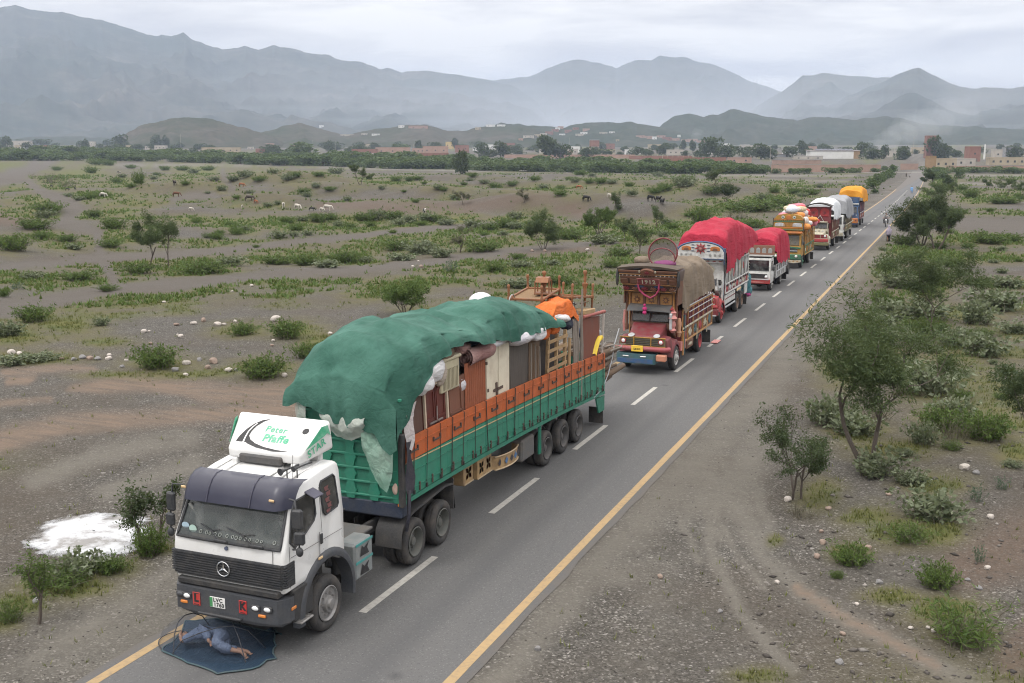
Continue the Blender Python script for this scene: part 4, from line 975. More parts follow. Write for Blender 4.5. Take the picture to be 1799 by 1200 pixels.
for i in range(150):
 px = _rs.uniform(-20, 1800); py = _rs.uniform(255, 272) if px < 900 else _rs.uniform(260, 276)
 h = _rs.uniform(7, 13)
 far_tree('town_tree', px, py, h*_rs.uniform(1.2, 2.2), h, FT_RND, 'small dark tree among the houses of the town', 'small trees among the houses of the town')
# ------------------------------------------------------------------ ground cover, gravel
def scatter_points(n, seed, r0, r1, weight, azr=(-31, 31)):
 rs = np.random.default_rng(seed)
 u = rs.uniform(size=n); r = r0*(r1/r0)**u
 a = np.radians(rs.uniform(azr[0], azr[1], n))+CAM_YAW
 x = -np.sin(a)*r; y = np.cos(a)*r; z = height(x, y)
 g, tr, tan, du, bk, n2 = ground_masks(x, y, z)
 keep = rs.uniform(size=n) < weight(x, y, g, tr, tan, du, bk)
 return rs, x[keep], y[keep], z[keep], g[keep]
def grass_mesh(n, seed, r0, r1, bl, nb, wid):
 rs, x, y, z, g = scatter_points(n, seed, r0, r1, lambda x, y, g, tr, tan, du, bk: np.where(np.abs(x-road_x(y)) < 3.5, 0, np.clip(g*1.1+.012, 0, 1)*(1-.9*np.maximum(tr, du))))
 m = len(x); P = np.repeat(np.stack([x, y, z], 1), nb, 0); q = len(P)
 r = np.hypot(P[:, 0], P[:, 1])
 sp = bl(r)
 a = rs.uniform(0, 6.283, q); t = rs.uniform(.2, 1.1, q)
 P = P+np.stack([np.cos(a)*sp*.7*rs.uniform(0, 1, q), np.sin(a)*sp*.7*rs.uniform(0, 1, q), 0*a], 1)
 U = np.stack([np.cos(a)*t, np.sin(a)*t, 1+0*a], 1); L = sp*rs.uniform(.5, 1.2, q)
 W = np.stack([-np.sin(a), np.cos(a), 0*a], 1)*(wid*sp)[:, None]
 V = np.stack([P-W-np.array([0, 0, .02]), P+W-np.array([0, 0, .02]), P+U*L[:, None]], 1).reshape(-1, 3)
 return mesh_np('grass', V, np.arange(q*3).reshape(q, 3))
gr = link('grass', grass_mesh(150000, 71, 18, 130, lambda r: .08+.0010*r, 4, .15), L_GRASS); tag(gr, kind='stuff')
gr = link('ground_cover', grass_mesh(110000, 73, 70, 520, lambda r: .16+.0012*r, 3, .34), L_GREEN); tag(gr, kind='stuff')
STONE = NT('stone_chips'); _g = STONE.node('ShaderNodeNewGeometry')
STONE.set(color=STONE.ramp(_g.outputs['Random Per Island'], [(0, (.042, .037, .034)), (.45, (.075, .067, .060)), (.8, (.115, .103, .093)), (.96, (.18, .165, .15)), (1, (.30, .275, .25))]), rough=.9, spec=.2)
def gravel(n, seed, r0, r1, smin, smax, weight):
 rs, x, y, z, g = scatter_points(n, seed, r0, r1, weight)
 m = len(x); base = np.array([(1, 0, 0), (0, 1, 0), (-1, 0, 0), (0, -1, 0), (0, 0, 1), (.1, .1, -.6)], float)
 tri = np.array([(0, 1, 4), (1, 2, 4), (2, 3, 4), (3, 0, 4), (1, 0, 5), (2, 1, 5), (3, 2, 5), (0, 3, 5)])
 s = smin*(smax/smin)**(rs.uniform(size=m)**2.2)
 a = rs.uniform(0, 6.283, m); c, sn = np.cos(a), np.sin(a)
 B = base[None]*np.stack([s*rs.uniform(.7, 1.3, m), s*rs.uniform(.5, 1, m), s*rs.uniform(.3, .75, m)], 1)[:, None, :]
 B = B*rs.uniform(.75, 1.2, (m, 6, 1))
 X = B[..., 0]*c[:, None]-B[..., 1]*sn[:, None]+x[:, None]; Y = B[..., 0]*sn[:, None]+B[..., 1]*c[:, None]+y[:, None]; Z = B[..., 2]+z[:, None]+.1*s[:, None]
 V = np.stack([X, Y, Z], -1).reshape(-1, 3); F = (tri[None]+6*np.arange(m)[:, None, None]).reshape(-1, 3)
 return mesh_np('gravel', V, F)
_wt = lambda x, y, g, tr, tan, du, bk: np.where(np.abs(x-road_x(y)) < 3.4, 0, (1-.85*np.maximum(np.maximum(tan, du), tr))*(1-.5*g))
gv = link('gravel', gravel(36000, 81, 17, 75, .010, .034, _wt), STONE.m); tag(gv, kind='stuff')
_slope = lambda x, y, g, tr, tan, du, bk: np.where((x > -3.2) & (y < 60) & (y > 18), .9, .05)*(np.abs(x-road_x(y)) > 4)
gv = link('loose_stones', gravel(4600, 83, 19, 110, .03, .11, _slope), STONE.m); tag(gv, kind='stuff')
# white lime powder spilt beside the road
def powder():
 rs = np.random.default_rng(5); c = at(160, 940)
 cs = [at(52, 950), at(110, 912), at(200, 905), at(262, 925), at(235, 972), at(130, 985)]
 cx = np.mean([p[0] for p in cs]); cy = np.mean([p[1] for p in cs])
 ang = np.array([math.atan2(p[1]-cy, p[0]-cx) for p in cs]); rad = np.array([math.hypot(p[1]-cy, p[0]-cx) for p in cs])
 o = np.argsort(ang); ang, rad = ang[o], rad[o]
 A = np.linspace(-math.pi, math.pi, 72, endpoint=False)
 Rr = np.interp(A, np.concatenate([ang-2*math.pi, ang, ang+2*math.pi]), np.tile(rad, 3))*1.12*(1+.18*(fbm(np.cos(A)*3, np.sin(A)*3, 4, 9)-.5)*2)
 P = []
 for t in (1.0, .92, .8, .6, .4, .2, .02):
  x = cx+np.cos(A)*Rr*t; y = cy+np.sin(A)*Rr*t
  z = height(x, y)+.012+(.07*(1-t)**.7+.05*(fbm(x*2.2, y*2.2, 3, 12)-.4))*(t < 1)-.03*(t == 1)
  P.append(list(zip(x, y, z)))
 mb = MB(); mb.grid([r[::-1] for r in P], closed_v=True)
 EV = [w for w in (0, .25, .55, .9, 1, 1, 1) for _ in range(72)]
 t = NT('lime_powder'); p = t.pos(); n = t.noise(p, 1.2, 6, .65); n2 = t.noise(p, 9, 4, .6)
 t.set(color=t.mix(t.ramp(n, [(.40, .9), (.54, 0.0)]), t.mix(n2, (.44, .45, .47), (.58, .59, .60)), (.22, .21, .20)), rough=.95, spec=.1); t.bump(n2, .5, .05)
 at_ = t.node('ShaderNodeAttribute'); at_.attribute_name = 'depth'; t.set(alpha=t.ramp(t.math('ADD', at_.outputs['Fac'], t.math('MULTIPLY', t.math('ADD', t.noise(p, 1.9, 7, .75), -.5), 2.2)), [(.25, 0.0), (.80, 1.0)]))
 o = mb.build('lime_powder', t.m, smooth=180); o.data.attributes.new('depth', 'FLOAT', 'POINT').data.foreach_set('value', EV); tag(o, kind='stuff')
powder()
# boulders
ROCK_W = paint('boulder_white', (.44, .40, .36), .9, .5, (.25, .21, .18), 5, bump=.03)
ROCK_B = paint('boulder_brown', (.25, .185, .145), .9, .5, (.14, .11, .10), 5, bump=.03)
ROCK_G = paint('boulder_grey', (.17, .165, .165), .9, .5, (.28, .26, .24), 5, bump=.03)
def rock_mesh(seed, mat):
 bm = bmesh.new(); bmesh.ops.create_icosphere(bm, subdivisions=2, radius=.5)
 rr = random.Random(seed); cuts = [Vector((rr.gauss(0, 1), rr.gauss(0, 1), rr.gauss(0, .7))).normalized() for _ in range(7)]
 for v in bm.verts:
  for c in cuts:
   d = v.co.dot(c)-rr.uniform(.33, .34)
   if d > 0: v.co -= c*d*.9
  v.co.z *= .8
 me = bpy.data.meshes.new('boulder'); bm.to_mesh(me); bm.free(); me.materials.append(mat); return me
ROCKS = {'w': [rock_mesh(i, ROCK_W) for i in range(4)], 'b': [rock_mesh(10+i, ROCK_B) for i in range(3)], 'g': [rock_mesh(20+i, ROCK_G) for i in range(3)]}
_rock_lab = {'w': ('pale boulder lying on the gravel plain left of the road', 'pale boulders on the left plain'), 'b': ('brownish boulder among the stones', 'brownish boulders'), 'g': ('grey boulder among the stones', 'grey boulders')}
_named_rocks = {(485, 564): 'white boulder left of the feathery bush on the plain', (191, 632): 'stacked pair of round white stones ending the stone row', (382, 572): 'largest white stone of the loose row on the plain', (500, 662): 'white stone touching the green tarpaulin outline', (318, 594): 'round pale stone alone above the bright green bush', (1384, 880): 'flat pale stone beside the leaning thorn tree', (1435, 980): 'pinkish flat stone at the foot of the small dark shrub', (1545, 1025): 'bluish flat stone left of the dark broadleaf shrub', (1695, 825): 'flat pale slab near the right edge stones'}
for (px, py, w, k) in [(485, 564, 20, 'w'), (191, 632, 14, 'w'), (192, 626, 12, 'w'), (382, 572, 15, 'w'), (394, 571, 10, 'w'), (413, 566, 9, 'w'), (340, 570, 14, 'w'), (358, 565, 14, 'b'), (318, 594, 13, 'w'), (500, 662, 14, 'w'), (312, 590, 8, 'w'), (253, 584, 12, 'w'), (262, 583, 7, 'w'), (288, 532, 10, 'w'), (310, 572, 12, 'b'), (375, 638, 20, 'b'), (328, 640, 16, 'w'), (350, 634, 12, 'g'), (366, 648, 14, 'b'), (402, 653, 15, 'w'), (415, 652, 10, 'g'), (308, 652, 18, 'g'), (326, 660, 12, 'w'), (20, 622, 16, 'w'), (34, 624, 16, 'w'), (145, 630, 16, 'g'), (158, 632, 14, 'b'), (172, 632, 14, 'g'), (130, 633, 12, 'g'), (108, 632, 10, 'b'), (480, 600, 9, 'w'), (478, 608, 8, 'b'), (580, 587, 10, 'w'), (215, 645, 10, 'g'), (222, 634, 8, 'w'), (408, 513, 6, 'w'), (442, 503, 8, 'w'), (265, 605, 9, 'b'), (725, 470, 8, 'w'), (740, 470, 10, 'b'), (735, 460, 6, 'w'), (1032, 440, 8, 'w'), (935, 442, 8, 'b'), (957, 442, 8, 'b'),
 (1384, 880, 18, 'w'), (1435, 980, 18, 'b'), (1445, 955, 16, 'b'), (1442, 935, 12, 'b'), (1525, 965, 16, 'b'), (1475, 985, 12, 'b'), (1545, 1025, 16, 'g'), (1695, 825, 22, 'w'), (1715, 832, 14, 'g'), (1560, 870, 12, 'b'), (1455, 895, 14, 'b'), (1735, 1000, 14, 'w'), (1720, 1035, 14, 'g'), (1700, 1020, 12, 'g'), (1475, 1165, 18, 'g'), (1640, 1110, 12, 'w'), (1630, 1104, 10, 'w'), (1480, 1115, 12, 'b'), (1160, 1015, 14, 'b'), (1265, 1075, 12, 'g'), (945, 1142, 16, 'g'), (1740, 910, 16, 'w'), (1600, 1105, 12, 'w'), (1505, 1063, 10, 'w'), (1365, 1025, 12, 'w'), (65, 1058, 20, 'g'), (130, 930, 8, 'g'), (90, 942, 8, 'g')]:
 p = at(px, py); k2 = px_m(p); s = w/k2
 o = link('boulder', _rs.choice(ROCKS[k]))
 place(o, (p[0], p[1], p[2]+.18*s), _rs.uniform(0, 6.28), (s, s*_rs.uniform(.7, 1), s*_rs.uniform(.65, .95)))
 if (px, py) in _named_rocks: tag(o, _named_rocks[(px, py)], 'rock')
 elif px < 1100: tag(o, {'w': 'pale boulder', 'b': 'brownish boulder', 'g': 'grey boulder'}[k]+' lying on the ground left of the road', 'rock', {'w': 'pale', 'b': 'brownish', 'g': 'grey'}[k]+' boulders left of the road')
 else: tag(o, {'w': 'pale boulder', 'b': 'brownish boulder', 'g': 'grey boulder'}[k]+' lying on the gravel right of the road', 'rock', {'w': 'pale', 'b': 'brownish', 'g': 'grey'}[k]+' boulders right of the road')
# ================================================================== VEHICLES: common
P_WHITE = paint('white_lacquer', (.66, .66, .65), .32, .24, (.45, .42, .38), 2.2, spec=.5, fade=.02)
P_BLACKPL = paint('black_plastic', (.022, .024, .028), .55, .35, (.11, .10, .09), 5)
P_CHAR = paint('charcoal_bumper', (.040, .044, .052), .5, .3, (.12, .11, .10), 4)
P_CHASSIS = paint('chassis_black', (.020, .020, .021), .75, .55, (.09, .08, .07), 5)
P_STEEL = paint('worn_steel', (.34, .33, .32), .45, .5, (.13, .11, .09), 8, metal=.6)
P_CHROME = paint('bright_metal', (.72, .72, .72), .18, .15, (.3, .28, .26), 8, metal=.95)
P_RUBBER = paint('tyre_rubber', (.026, .025, .025), .85, .75, (.105, .092, .080), 3.5, bump=.006)
P_RED = paint('red_paint', (.46, .022, .020), .45, .3)
P_AMBER = paint('amber_lens', (.62, .20, .03), .25, .2)
P_LAMP = paint('lamp_glass', (.72, .74, .74), .08, .2, spec=.8)
P_PLATE = paint('number_plate_white', (.72, .72, .70), .4, .2)
P_PLATEY = paint('number_plate_yellow', (.80, .52, .04), .4, .3)
P_INK = paint('black_letters', (.012, .012, .014), .5, .05)
P_GREENINK = paint('green_letters', (.055, .36, .20), .5, .25, (.7, .75, .72), 9)
P_GREYINK = paint('faded_letters', (.50, .58, .55), .5, .4, (.74, .75, .74), 12)
def glass_mat(name, col, alpha, rough=.04):
 t = NT(name); n = t.noise(t.coord(), 2.5, 5, .6)
 t.set(color=t.mix(t.ramp(n, [(.4, 0.0), (.75, .35)]), col, (.30, .30, .28)), rough=t.ramp(n, [(.3, rough), (.8, rough+.12)]), spec=.8, alpha=alpha); return t.m
GLASS = glass_mat('windscreen_glass', (.050, .062, .060), .62)
GLASS_D = glass_mat('dark_glass', (.012, .013, .015), .93)
def to_plane(V, o, u, v):
 o, u, v = Vector(o), Vector(u), Vector(v)
 return [tuple(o+u*p[0]+v*p[1]) for p in V]
def lettering(name, txt, size, o, u, v, mat, parent, lift=.004, **kw):
 V, F = text_faces(txt, size, **kw); n = Vector(u).cross(Vector(v)).normalized()
 mb = MB(); mb.add(to_plane(V, Vector(o)+n*lift, u, v), F); return mb.build(name, mat, parent)
_wheel_cache = {}
def wheel(parent, x, y, r, w, side, rim_mat, dual=False, hubcap=None):
 key = (round(r, 3), w, side, dual, rim_mat.name, hubcap.name if hubcap else '')
 if key not in _wheel_cache:
  mb = MB()
  def tyre(x0):
   prof = [(-w/2+.03, r*.62), (-w/2, r*.70), (-w/2-.005, r*.84), (-w/2+.02, r*.95), (-w/2+.05, r*.985), (-w*.18, r), (-w*.18, r*.975), (-w*.12, r*.975), (-w*.12, r), (w*.12, r), (w*.12, r*.975), (w*.18, r*.975), (w*.18, r), (w/2-.05, r*.985), (w/2-.02, r*.95), (w/2+.005, r*.84), (w/2, r*.70), (w/2-.03, r*.62)]
   mb.lathe(prof, (x0, 0, 0), 'X', 32, caps=False)
  tyre(-side*w/2)
  if dual: tyre(-side*(w*1.5+.05))
  t = mb.build('wheel', P_RUBBER, None, 50); tm = t.data; bpy.data.objects.remove(t)
  mb = MB(); s = side; d = .16 if dual else .02
  prof = [(0.0, r*.64), (.012*s, r*.60), (-.03*s, r*.55), (-d*s, r*.50), (-(d+.02)*s, r*.30), (-(d-.05)*s, r*.27), (-(d-.06)*s, r*.20), (-(d-.11)*s, r*.17), (-(d-.12)*s, .001)]
  mb.lathe(prof, (0, 0, 0), 'X', 24, caps=False)
  for k in range(10):
   a = 2*math.pi*k/10
   mb.cyl((-(d+.02)*s, r*.40*math.cos(a), r*.40*math.sin(a)), (-(d-.03)*s, r*.40*math.cos(a), r*.40*math.sin(a)), .018*r/.5, 6)
  q = mb.build('rim', rim_mat, None, 40); qm = q.data; bpy.data.objects.remove(q)
  _wheel_cache[key] = (tm, qm)
 tm, qm = _wheel_cache[key]
 o = link('wheel', tm, None, parent, (x, y, r)); o.rotation_euler = (random.uniform(0, 6.28), 0, 0)
 link('rim', qm, None, o)
 return o
def beveled(V, F, name, mat, parent, w=.05, seg=3, smooth=50):
 bm = bmesh.new(); vs = [bm.verts.new(v) for v in V]
 for f in F: bm.faces.new([vs[i] for i in f])
 bmesh.ops.recalc_face_normals(bm, faces=bm.faces)
 bmesh.ops.bevel(bm, geom=bm.edges[:], offset=w, segments=seg, profile=.6, affect='EDGES')
 me = bpy.data.meshes.new(name); bm.to_mesh(me); bm.free()
 me.polygons.foreach_set('use_smooth', [True]*len(me.polygons)); me.set_sharp_from_angle(angle=R(smooth))
 return link(name, me, mat, parent)
HEX = [(0, 3, 2, 1), (4, 5, 6, 7), (0, 1, 5, 4), (1, 2, 6, 5), (2, 3, 7, 6), (3, 0, 4, 7)]
def slab(mb, poly, n_off):
 n = len(poly); o = Vector(n_off)
 V = [tuple(p) for p in poly]+[tuple(Vector(p)+o) for p in poly]
 F = [tuple(range(n)), tuple(range(2*n-1, n-1, -1))]+[(k, n+k, n+(k+1) % n, (k+1) % n) for k in range(n)]
 mb.add(V, F)
# ------------------------------------------------------------------ the white tractor unit
TX, TY = -11.83, 15.35
def build_tractor():
 root = empty('tractor_truck', (TX, TY, 0), 0, 'white truck tractor with roof spoiler and purple sun visor at the head of the convoy', 'truck')
 W = 1.215
 front = [(.05, 1.24), (.0, 1.36), (-.005, 1.60), (.0, 1.85), (.03, 2.06)]
 wind = [(.40, 2.80)]
 roof = [(.46, 2.90), (.58, 3.01), (.78, 3.09), (1.15, 3.15), (1.6, 3.19), (1.95, 3.20), (2.05, 3.15), (2.09, 3.02)]
 rear = [(2.10, 2.2), (2.08, 1.30)]
 arch = [(1.4+.86*math.cos(a), .58+.86*math.sin(a)) for a in np.linspace(R(52), R(128), 9)]
 low = [(.80, 1.24)]
 out = front+wind+roof+rear+arch+low
 n = len(out); iw = len(front)-1
 xs = [(-W, .055), (-W+.02, .022), (-W+.07, 0), (W-.07, 0), (W-.02, .022), (W, .055)]
 V = []
 for x, ins in xs:
  for (y, z) in out:
   cy, cz = 1.05, 2.1
   yy = y+(cy-y)*min(1, ins/max(abs(cy-y), .3)); zz = z+(cz-z)*min(1, ins/max(abs(cz-z), .3))
   k = 1-.085*max(0, (zz-2.05)/1.15)
   V.append((x*k, yy, zz))
 F = []
 for i in range(len(xs)-1):
  for k in range(n):
   if k == iw and i == 2: continue                      # the windscreen opening
   k2 = (k+1) % n
   F.append((i*n+k, i*n+k2, (i+1)*n+k2, (i+1)*n+k))
 F += [tuple(range(n))[::-1], tuple(range((len(xs)-1)*n, len(xs)*n))]
 mb = MB(); mb.add(V, F)
 cab = mb.build('cab', P_WHITE, root, 35, merge=True)
 mb = MB(); x, y0, y1, z0, z1 = 1.06, .16, 1.75, 1.55, 2.98
 mb.add([(-x, y0, z0), (x, y0, z0), (x, y1, z0), (-x, y1, z0), (-x, y0+.3, z1), (x, y0+.3, z1), (x, y1, z1), (-x, y1, z1)], [(0, 1, 2, 3), (7, 6, 5, 4), (1, 5, 6, 2), (2, 6, 7, 3), (3, 7, 4, 0)])
 mb.build('cabin_lining', paint('cabin_lining', (.10, .105, .10), .8, .3), root)
 mb = MB(); mb.box((0, .36, 1.90), (2.1, .52, .26), .06); mb.box((.55, .42, 2.06), (.6, .3, .12), .05)
 mb.build('dashboard', paint('dashboard', (.085, .10, .095), .7, .3), root)
 for sx in (-.6, .6):
  mb = MB(); mb.box((sx, .98, 1.95), (.55, .5, .18), .06); mb.box((sx, 1.24, 2.3), (.52, .16, .75), .07, (R(-10), 'X')); mb.box((sx, 1.3, 2.76), (.3, .1, .2), .05)
  mb.build('seat', paint('seat_cloth', (.16, .15, .14), .9, .3), root)
 mb = MB(); mb.tube([(.62+.22*math.cos(a), .62+.10*math.sin(a), 2.18+.19*math.sin(a)) for a in np.linspace(0, 2*math.pi, 17)[:-1]], .018, 6, closed=True); mb.tube([(.62, .62, 2.18), (.62, .45, 2.0)], .03)
 mb.build('steering_wheel', P_BLACKPL, root, 60)
 mb = MB(); mb.blob((.60, .92, 2.45), (.10, .10, .13), jit=.03); mb.blob((.66, 1.0, 2.22), (.2, .14, .2), jit=.05)
 mb.build('headrest_cover', paint('cover_cloth', (.50, .47, .44), .9, .3), root, 60)
 mb = MB(); mb.blob((.60, .90, 2.58), (.105, .11, .05), jit=.05); mb.build('orange_cloth', paint('orange_red_cloth', (.48, .12, .04), .9, .2), root, 60)
 mb = MB(); mb.tube([(-1.0, .26, 2.62), (-.8, .3, 2.3), (-.75, .4, 2.05)], .03); mb.box((-.85, .34, 2.36), (.16, .1, .5), .03); mb.build('curtain', paint('curtain', (.30, .31, .30), .9, .3), root)
 def ws(u, v, lift=.0):          # u -1..1 across, v 0..1 up
  z = 2.06+.74*v; y = .03+.37*v-.03*(1-abs(u)**2)-lift; xx = u*(W-.09)*(1-.085*max(0, (z-2.05)/1.15))
  return (xx, y, z+lift*.4)
 mb = MB(); mb.grid([[ws(u, v) for u in np.linspace(-1, 1, 13)] for v in np.linspace(0, 1, 6)])
 wsn = mb.build('windscreen', GLASS, root, 180)
 mb = MB(); rim = [ws(u, .0, .012) for u in np.linspace(-1, 1, 13)]+[ws(1, v, .012) for v in np.linspace(.1, 1, 6)]+[ws(u, 1, .012) for u in np.linspace(1, -1, 13)]+[ws(-1, v, .012) for v in np.linspace(1, .1, 6)]
 mb.tube(rim, .028, 6, closed=True); mb.build('windscreen_seal', P_BLACKPL, wsn, 60)
 mb = MB()
 mb.grid([[ws(u, v, .006) for u in np.linspace(-.98, .98, 9)] for v in (.015, .10)]); mb.build('lower_band', paint('dark_band', (.03, .035, .036), .4, .3), wsn)
 ringm = paint('ring_sticker', (.26, .28, .26), .5, .2)
 for u, v, s in ((-.55, .16, 1), (-.43, .155, 1), (-.36, .15, .8), (-.26, .15, 1.1), (-.16, .15, 1.1), (-.02, .15, 1), (.09, .15, 1), (.16, .14, 1.1), (.24, .14, .9), (.34, .14, 1), (.42, .14, .8), (.56, .14, 1), (.64, .14, .8), (.88, .15, 1.1)):
  c = Vector(ws(u, v, .014)); e1 = Vector((1, 0, 0)); e2 = (Vector(ws(u, v+.1))-Vector(ws(u, v))).normalized()
  mb = MB(); mb.tube([tuple(c+e1*.026*s*math.cos(a)+e2*.030*s*math.sin(a)) for a in np.linspace(0, 2*math.pi, 13)[:-1]], .007, 4, closed=True); mb.build('ring_sticker', ringm, wsn)
 mb = MB(); c = Vector(ws(-.72, .19, .014)); mb.add([tuple(c+Vector((.085*math.cos(a), -.0, .075*math.sin(a)))) for a in np.linspace(0, 2*math.pi, 15)[:-1]], [tuple(range(14))]); mb.build('round_sticker', paint('pale_green_sticker', (.42, .58, .52), .5, .2), wsn)
 mb = MB(); c = Vector(ws(-.89, .24, .014)); mb.add([tuple(c+Vector((.085*math.cos(a), -.0, .06*math.sin(a)))) for a in np.linspace(0, 2*math.pi, 15)[:-1]], [tuple(range(14))]); mb.build('round_sticker', paint('pale_blue_sticker', (.36, .48, .56), .5, .2), wsn)
 for (u0, u1) in ((-.10, -.58), (.58, -.05)):
  mb = MB(); a = Vector(ws(u0, .02, .05)); b = Vector(ws((u0+u1)/2, .22, .035)); d = Vector(ws(u1, .33, .03))
  mb.tube([a, a+(b-a)*.5+Vector((0, -.02, .0)), b], .013, 5); mb.tube([ws(u0-.08, .26, .03), b, d], .011, 5); mb.box(a, (.30, .05, .06), .015)
  mb.build('wiper', P_BLACKPL, root, 60)
 vm = NT('smoked_visor'); vn = vm.noise(vm.coord(), 3, 5); vm.set(color=vm.mix(vm.ramp(vn, [(.4, 0.0), (.8, .4)]), (.020, .021, .042), (.055, .056, .08)), rough=.35, spec=.5, alpha=.93)
 prof = [(.10, 2.74), (.14, 2.86), (.20, 2.99), (.30, 3.12), (.44, 3.20), (.62, 3.21)]
 P = []
 for u in np.linspace(-1, 1, 25):
  e = max(0, (abs(u)-.80)/.20); row = []
  for (y, z) in prof: row.append((u*1.17*(1-.02*(z-2.8)), y+.34*e**2.2, z-.10*e**2*(z-2.7)*1.5))
  P.append(row)
 mb = MB(); mb.grid(P); vis = mb.build('sun_visor', vm.m, root, 180)
 for u in (-.42, .38):
  mb = MB(); mb.tube([(u*1.17, y-.012, z+.006) for y, z in prof], .011, 4); mb.build('visor_rib', paint('visor_rib', (.05, .05, .08), .5, .2), vis)
 for u in (-.93, .78):
  mb = MB(); mb.box((u*1.17, .12+(.10 if abs(u) > .9 else 0), 2.93), (.11, .03, .045), .01); mb.build('marker_lamp', paint('clear_amber', (.60, .42, .22), .3, .2), vis)
 mb = MB(); poly = [(-1.235, .30), (-1.235, .06), (-1.17, -.035), (1.17, -.035), (1.235, .06), (1.235, .30), (1.16, .30), (1.16, .04), (-1.16, .04), (-1.16, .30)]
 mb.prism(poly, 1.36, 1.80, 'Z'); gr = mb.build('grille', P_BLACKPL, root)
 for k in range(9):
  z = 1.395+k*.046
  mb = MB(); mb.prism([(-1.17, -.035), (-1.16, -.058), (1.16, -.058), (1.17, -.035)], z, z+.024, 'Z')
  for s in (-1, 1): mb.box((s*1.215, .13, z+.012), (.06, .30, .024))
  mb.build('slat', P_BLACKPL, gr)
 mb = MB(); c = Vector((-.05, -.075, 1.585)); rr = .135
 mb.tube([tuple(c+Vector((rr*math.cos(a), 0, rr*math.sin(a)))) for a in np.linspace(0, 2*math.pi, 25)[:-1]], .012, 6, closed=True)
 for k in range(3):
  a = math.pi/2+2*math.pi*k/3; e = Vector((math.cos(a), 0, math.sin(a))); s = Vector((-math.sin(a), 0, math.cos(a)))
  mb.add([tuple(c+s*.026), tuple(c+e*rr), tuple(c-s*.026), tuple(c+Vector((0, -.016, 0)))], [(0, 1, 3), (1, 2, 3)])
 mb.build('ring_emblem', P_CHROME, gr, 50)
 mb = MB(); mb.cyl((-.02, .02, 1.955), (-.02, -.014, 1.955), .036, 14); mb.build('badge', paint('badge_blue', (.08, .10, .16), .3, .1), root, 40)
 mb = MB()
 mb.box((.98, -.003, 1.84), (.008, .012, .46)); mb.box((0, .004, 1.33), (2.30, .02, .016))
 for (p, q) in (((1.219, .17, 1.32), (1.219, .17, 2.1)), ((1.219, 1.16, 1.45), (1.219, 1.16, 2.05)), ((1.221, .2, 1.88), (1.221, 1.95, 1.86)), ((1.221, 1.25, 2.02), (1.195, 1.22, 2.9))): mb.tube([p, q], .006, 4)
 mb.build('panel_seam', paint('panel_seam', (.13, .13, .13), .8, .2), root)
 mb = MB(); mb.box((-.02, 1.02, 3.155), (.86, .56, .05), .02, (R(3.5), 'X')); mb.build('roof_hatch', P_WHITE, root)
 for sx in (-.86, -.62, .62, .86):
  mb = MB(); mb.box((sx*1.0, 1.25, 3.17), (.05, 1.2, .018), .006, (R(3.5), 'X')); mb.build('roof_rib', P_WHITE, root)
 for k, (yy, s) in enumerate(((.72, 1), (.78, .8))):
  mb = MB(); x0 = .70+.18*k
  prof = [(0, .072*s), (.02, .066*s), (.07, .034*s), (.16, .018), (.34, .014), (.40, .020), (.46, .026), (.47, .001)]
  mb.tf = Matrix.Translation((x0, yy+.1*k, 3.27+.03*k)) @ Matrix.Rotation(R(-14), 4, 'Z') @ Matrix.Rotation(R(4), 4, 'X')
  mb.lathe(prof, (0, 0, 0), 'Y', 12); mb.tf = None; mb.cyl((x0+.03, yy+.18, 3.10), (x0+.03, yy+.18, 3.27), .014, 6)
  mb.build('air_horn', P_BLACKPL, root, 40)
 mb = MB(); mb.tube([(.98, .70, 3.02), (.99, .72, 3.62)], .006, 4); mb.tube([(.98, .70, 2.98), (.98, .70, 3.06)], .018, 6); mb.build('antenna', P_BLACKPL, root)
 V = [(-.80, 1.22, 3.26), (.80, 1.22, 3.26), (1.06, 2.02, 3.42), (-1.06, 2.02, 3.42), (-.82, 1.22, 3.46), (.82, 1.22, 3.46), (1.04, 1.96, 4.00), (-1.04, 1.96, 4.00)]
 sp = beveled(V, HEX, 'roof_spoiler', P_WHITE, root, .075, 4)
 mb = MB(); mb.box((-.05, 1.26, 3.30), (.95, .22, .17), .03); mb.build('notch_shade_block', paint('notch_shade', (.06, .06, .062), .8, .3), sp)  # dark block: the shade inside the spoiler's notch, put in as colour
 mb = MB()
 for s in (-.66, .66): mb.box((s, 1.45, 3.21), (.12, .5, .14), .02)
 mb.box((0, 1.9, 3.27), (1.7, .16, .20), .04); mb.build('spoiler_foot', P_WHITE, sp)
 O = Vector((0, 1.22, 3.46)); T = Vector((0, 1.96, 4.00)); vv = (T-O).normalized(); L = (T-O).length
 def sp_at(u, v): return O+Vector((u, 0, 0))+vv*(v*L)
 lettering('lettering', 'Spedition', .15, sp_at(.10, .80), (1, 0, 0), vv, P_GREYINK, sp, .006, shear=.12)
 lettering('lettering', 'Peter', .20, sp_at(.02, .58), (1, 0, 0), vv, P_GREENINK, sp, .006, bold=.004, spacing=1.1)
 lettering('lettering', 'Pfaffe', .245, sp_at(.12, .34), (1, 0, 0), vv, P_GREENINK, sp, .006, bold=.008, spacing=1.08)
 def deco(name, pts, mat, lift=.006):
  nrm = Vector((1, 0, 0)).cross(vv).normalized()
  mb = MB(); mb.add([tuple(sp_at(u, v)+nrm*lift) for u, v in pts], [tuple(range(len(pts)))]); return mb.build(name, mat, sp)
 sw = [(-.72, .18), (-.70, .34), (-.64, .52), (-.54, .68), (-.40, .80), (-.24, .85), (-.36, .76), (-.46, .62), (-.50, .48), (-.50, .36), (-.42, .26), (-.28, .18), (-.05, .11), (.25, .07), (.55, .06), (.2, .025), (-.2, .07), (-.42, .14), (-.5, .18)]
 deco('swoosh', sw, P_INK)
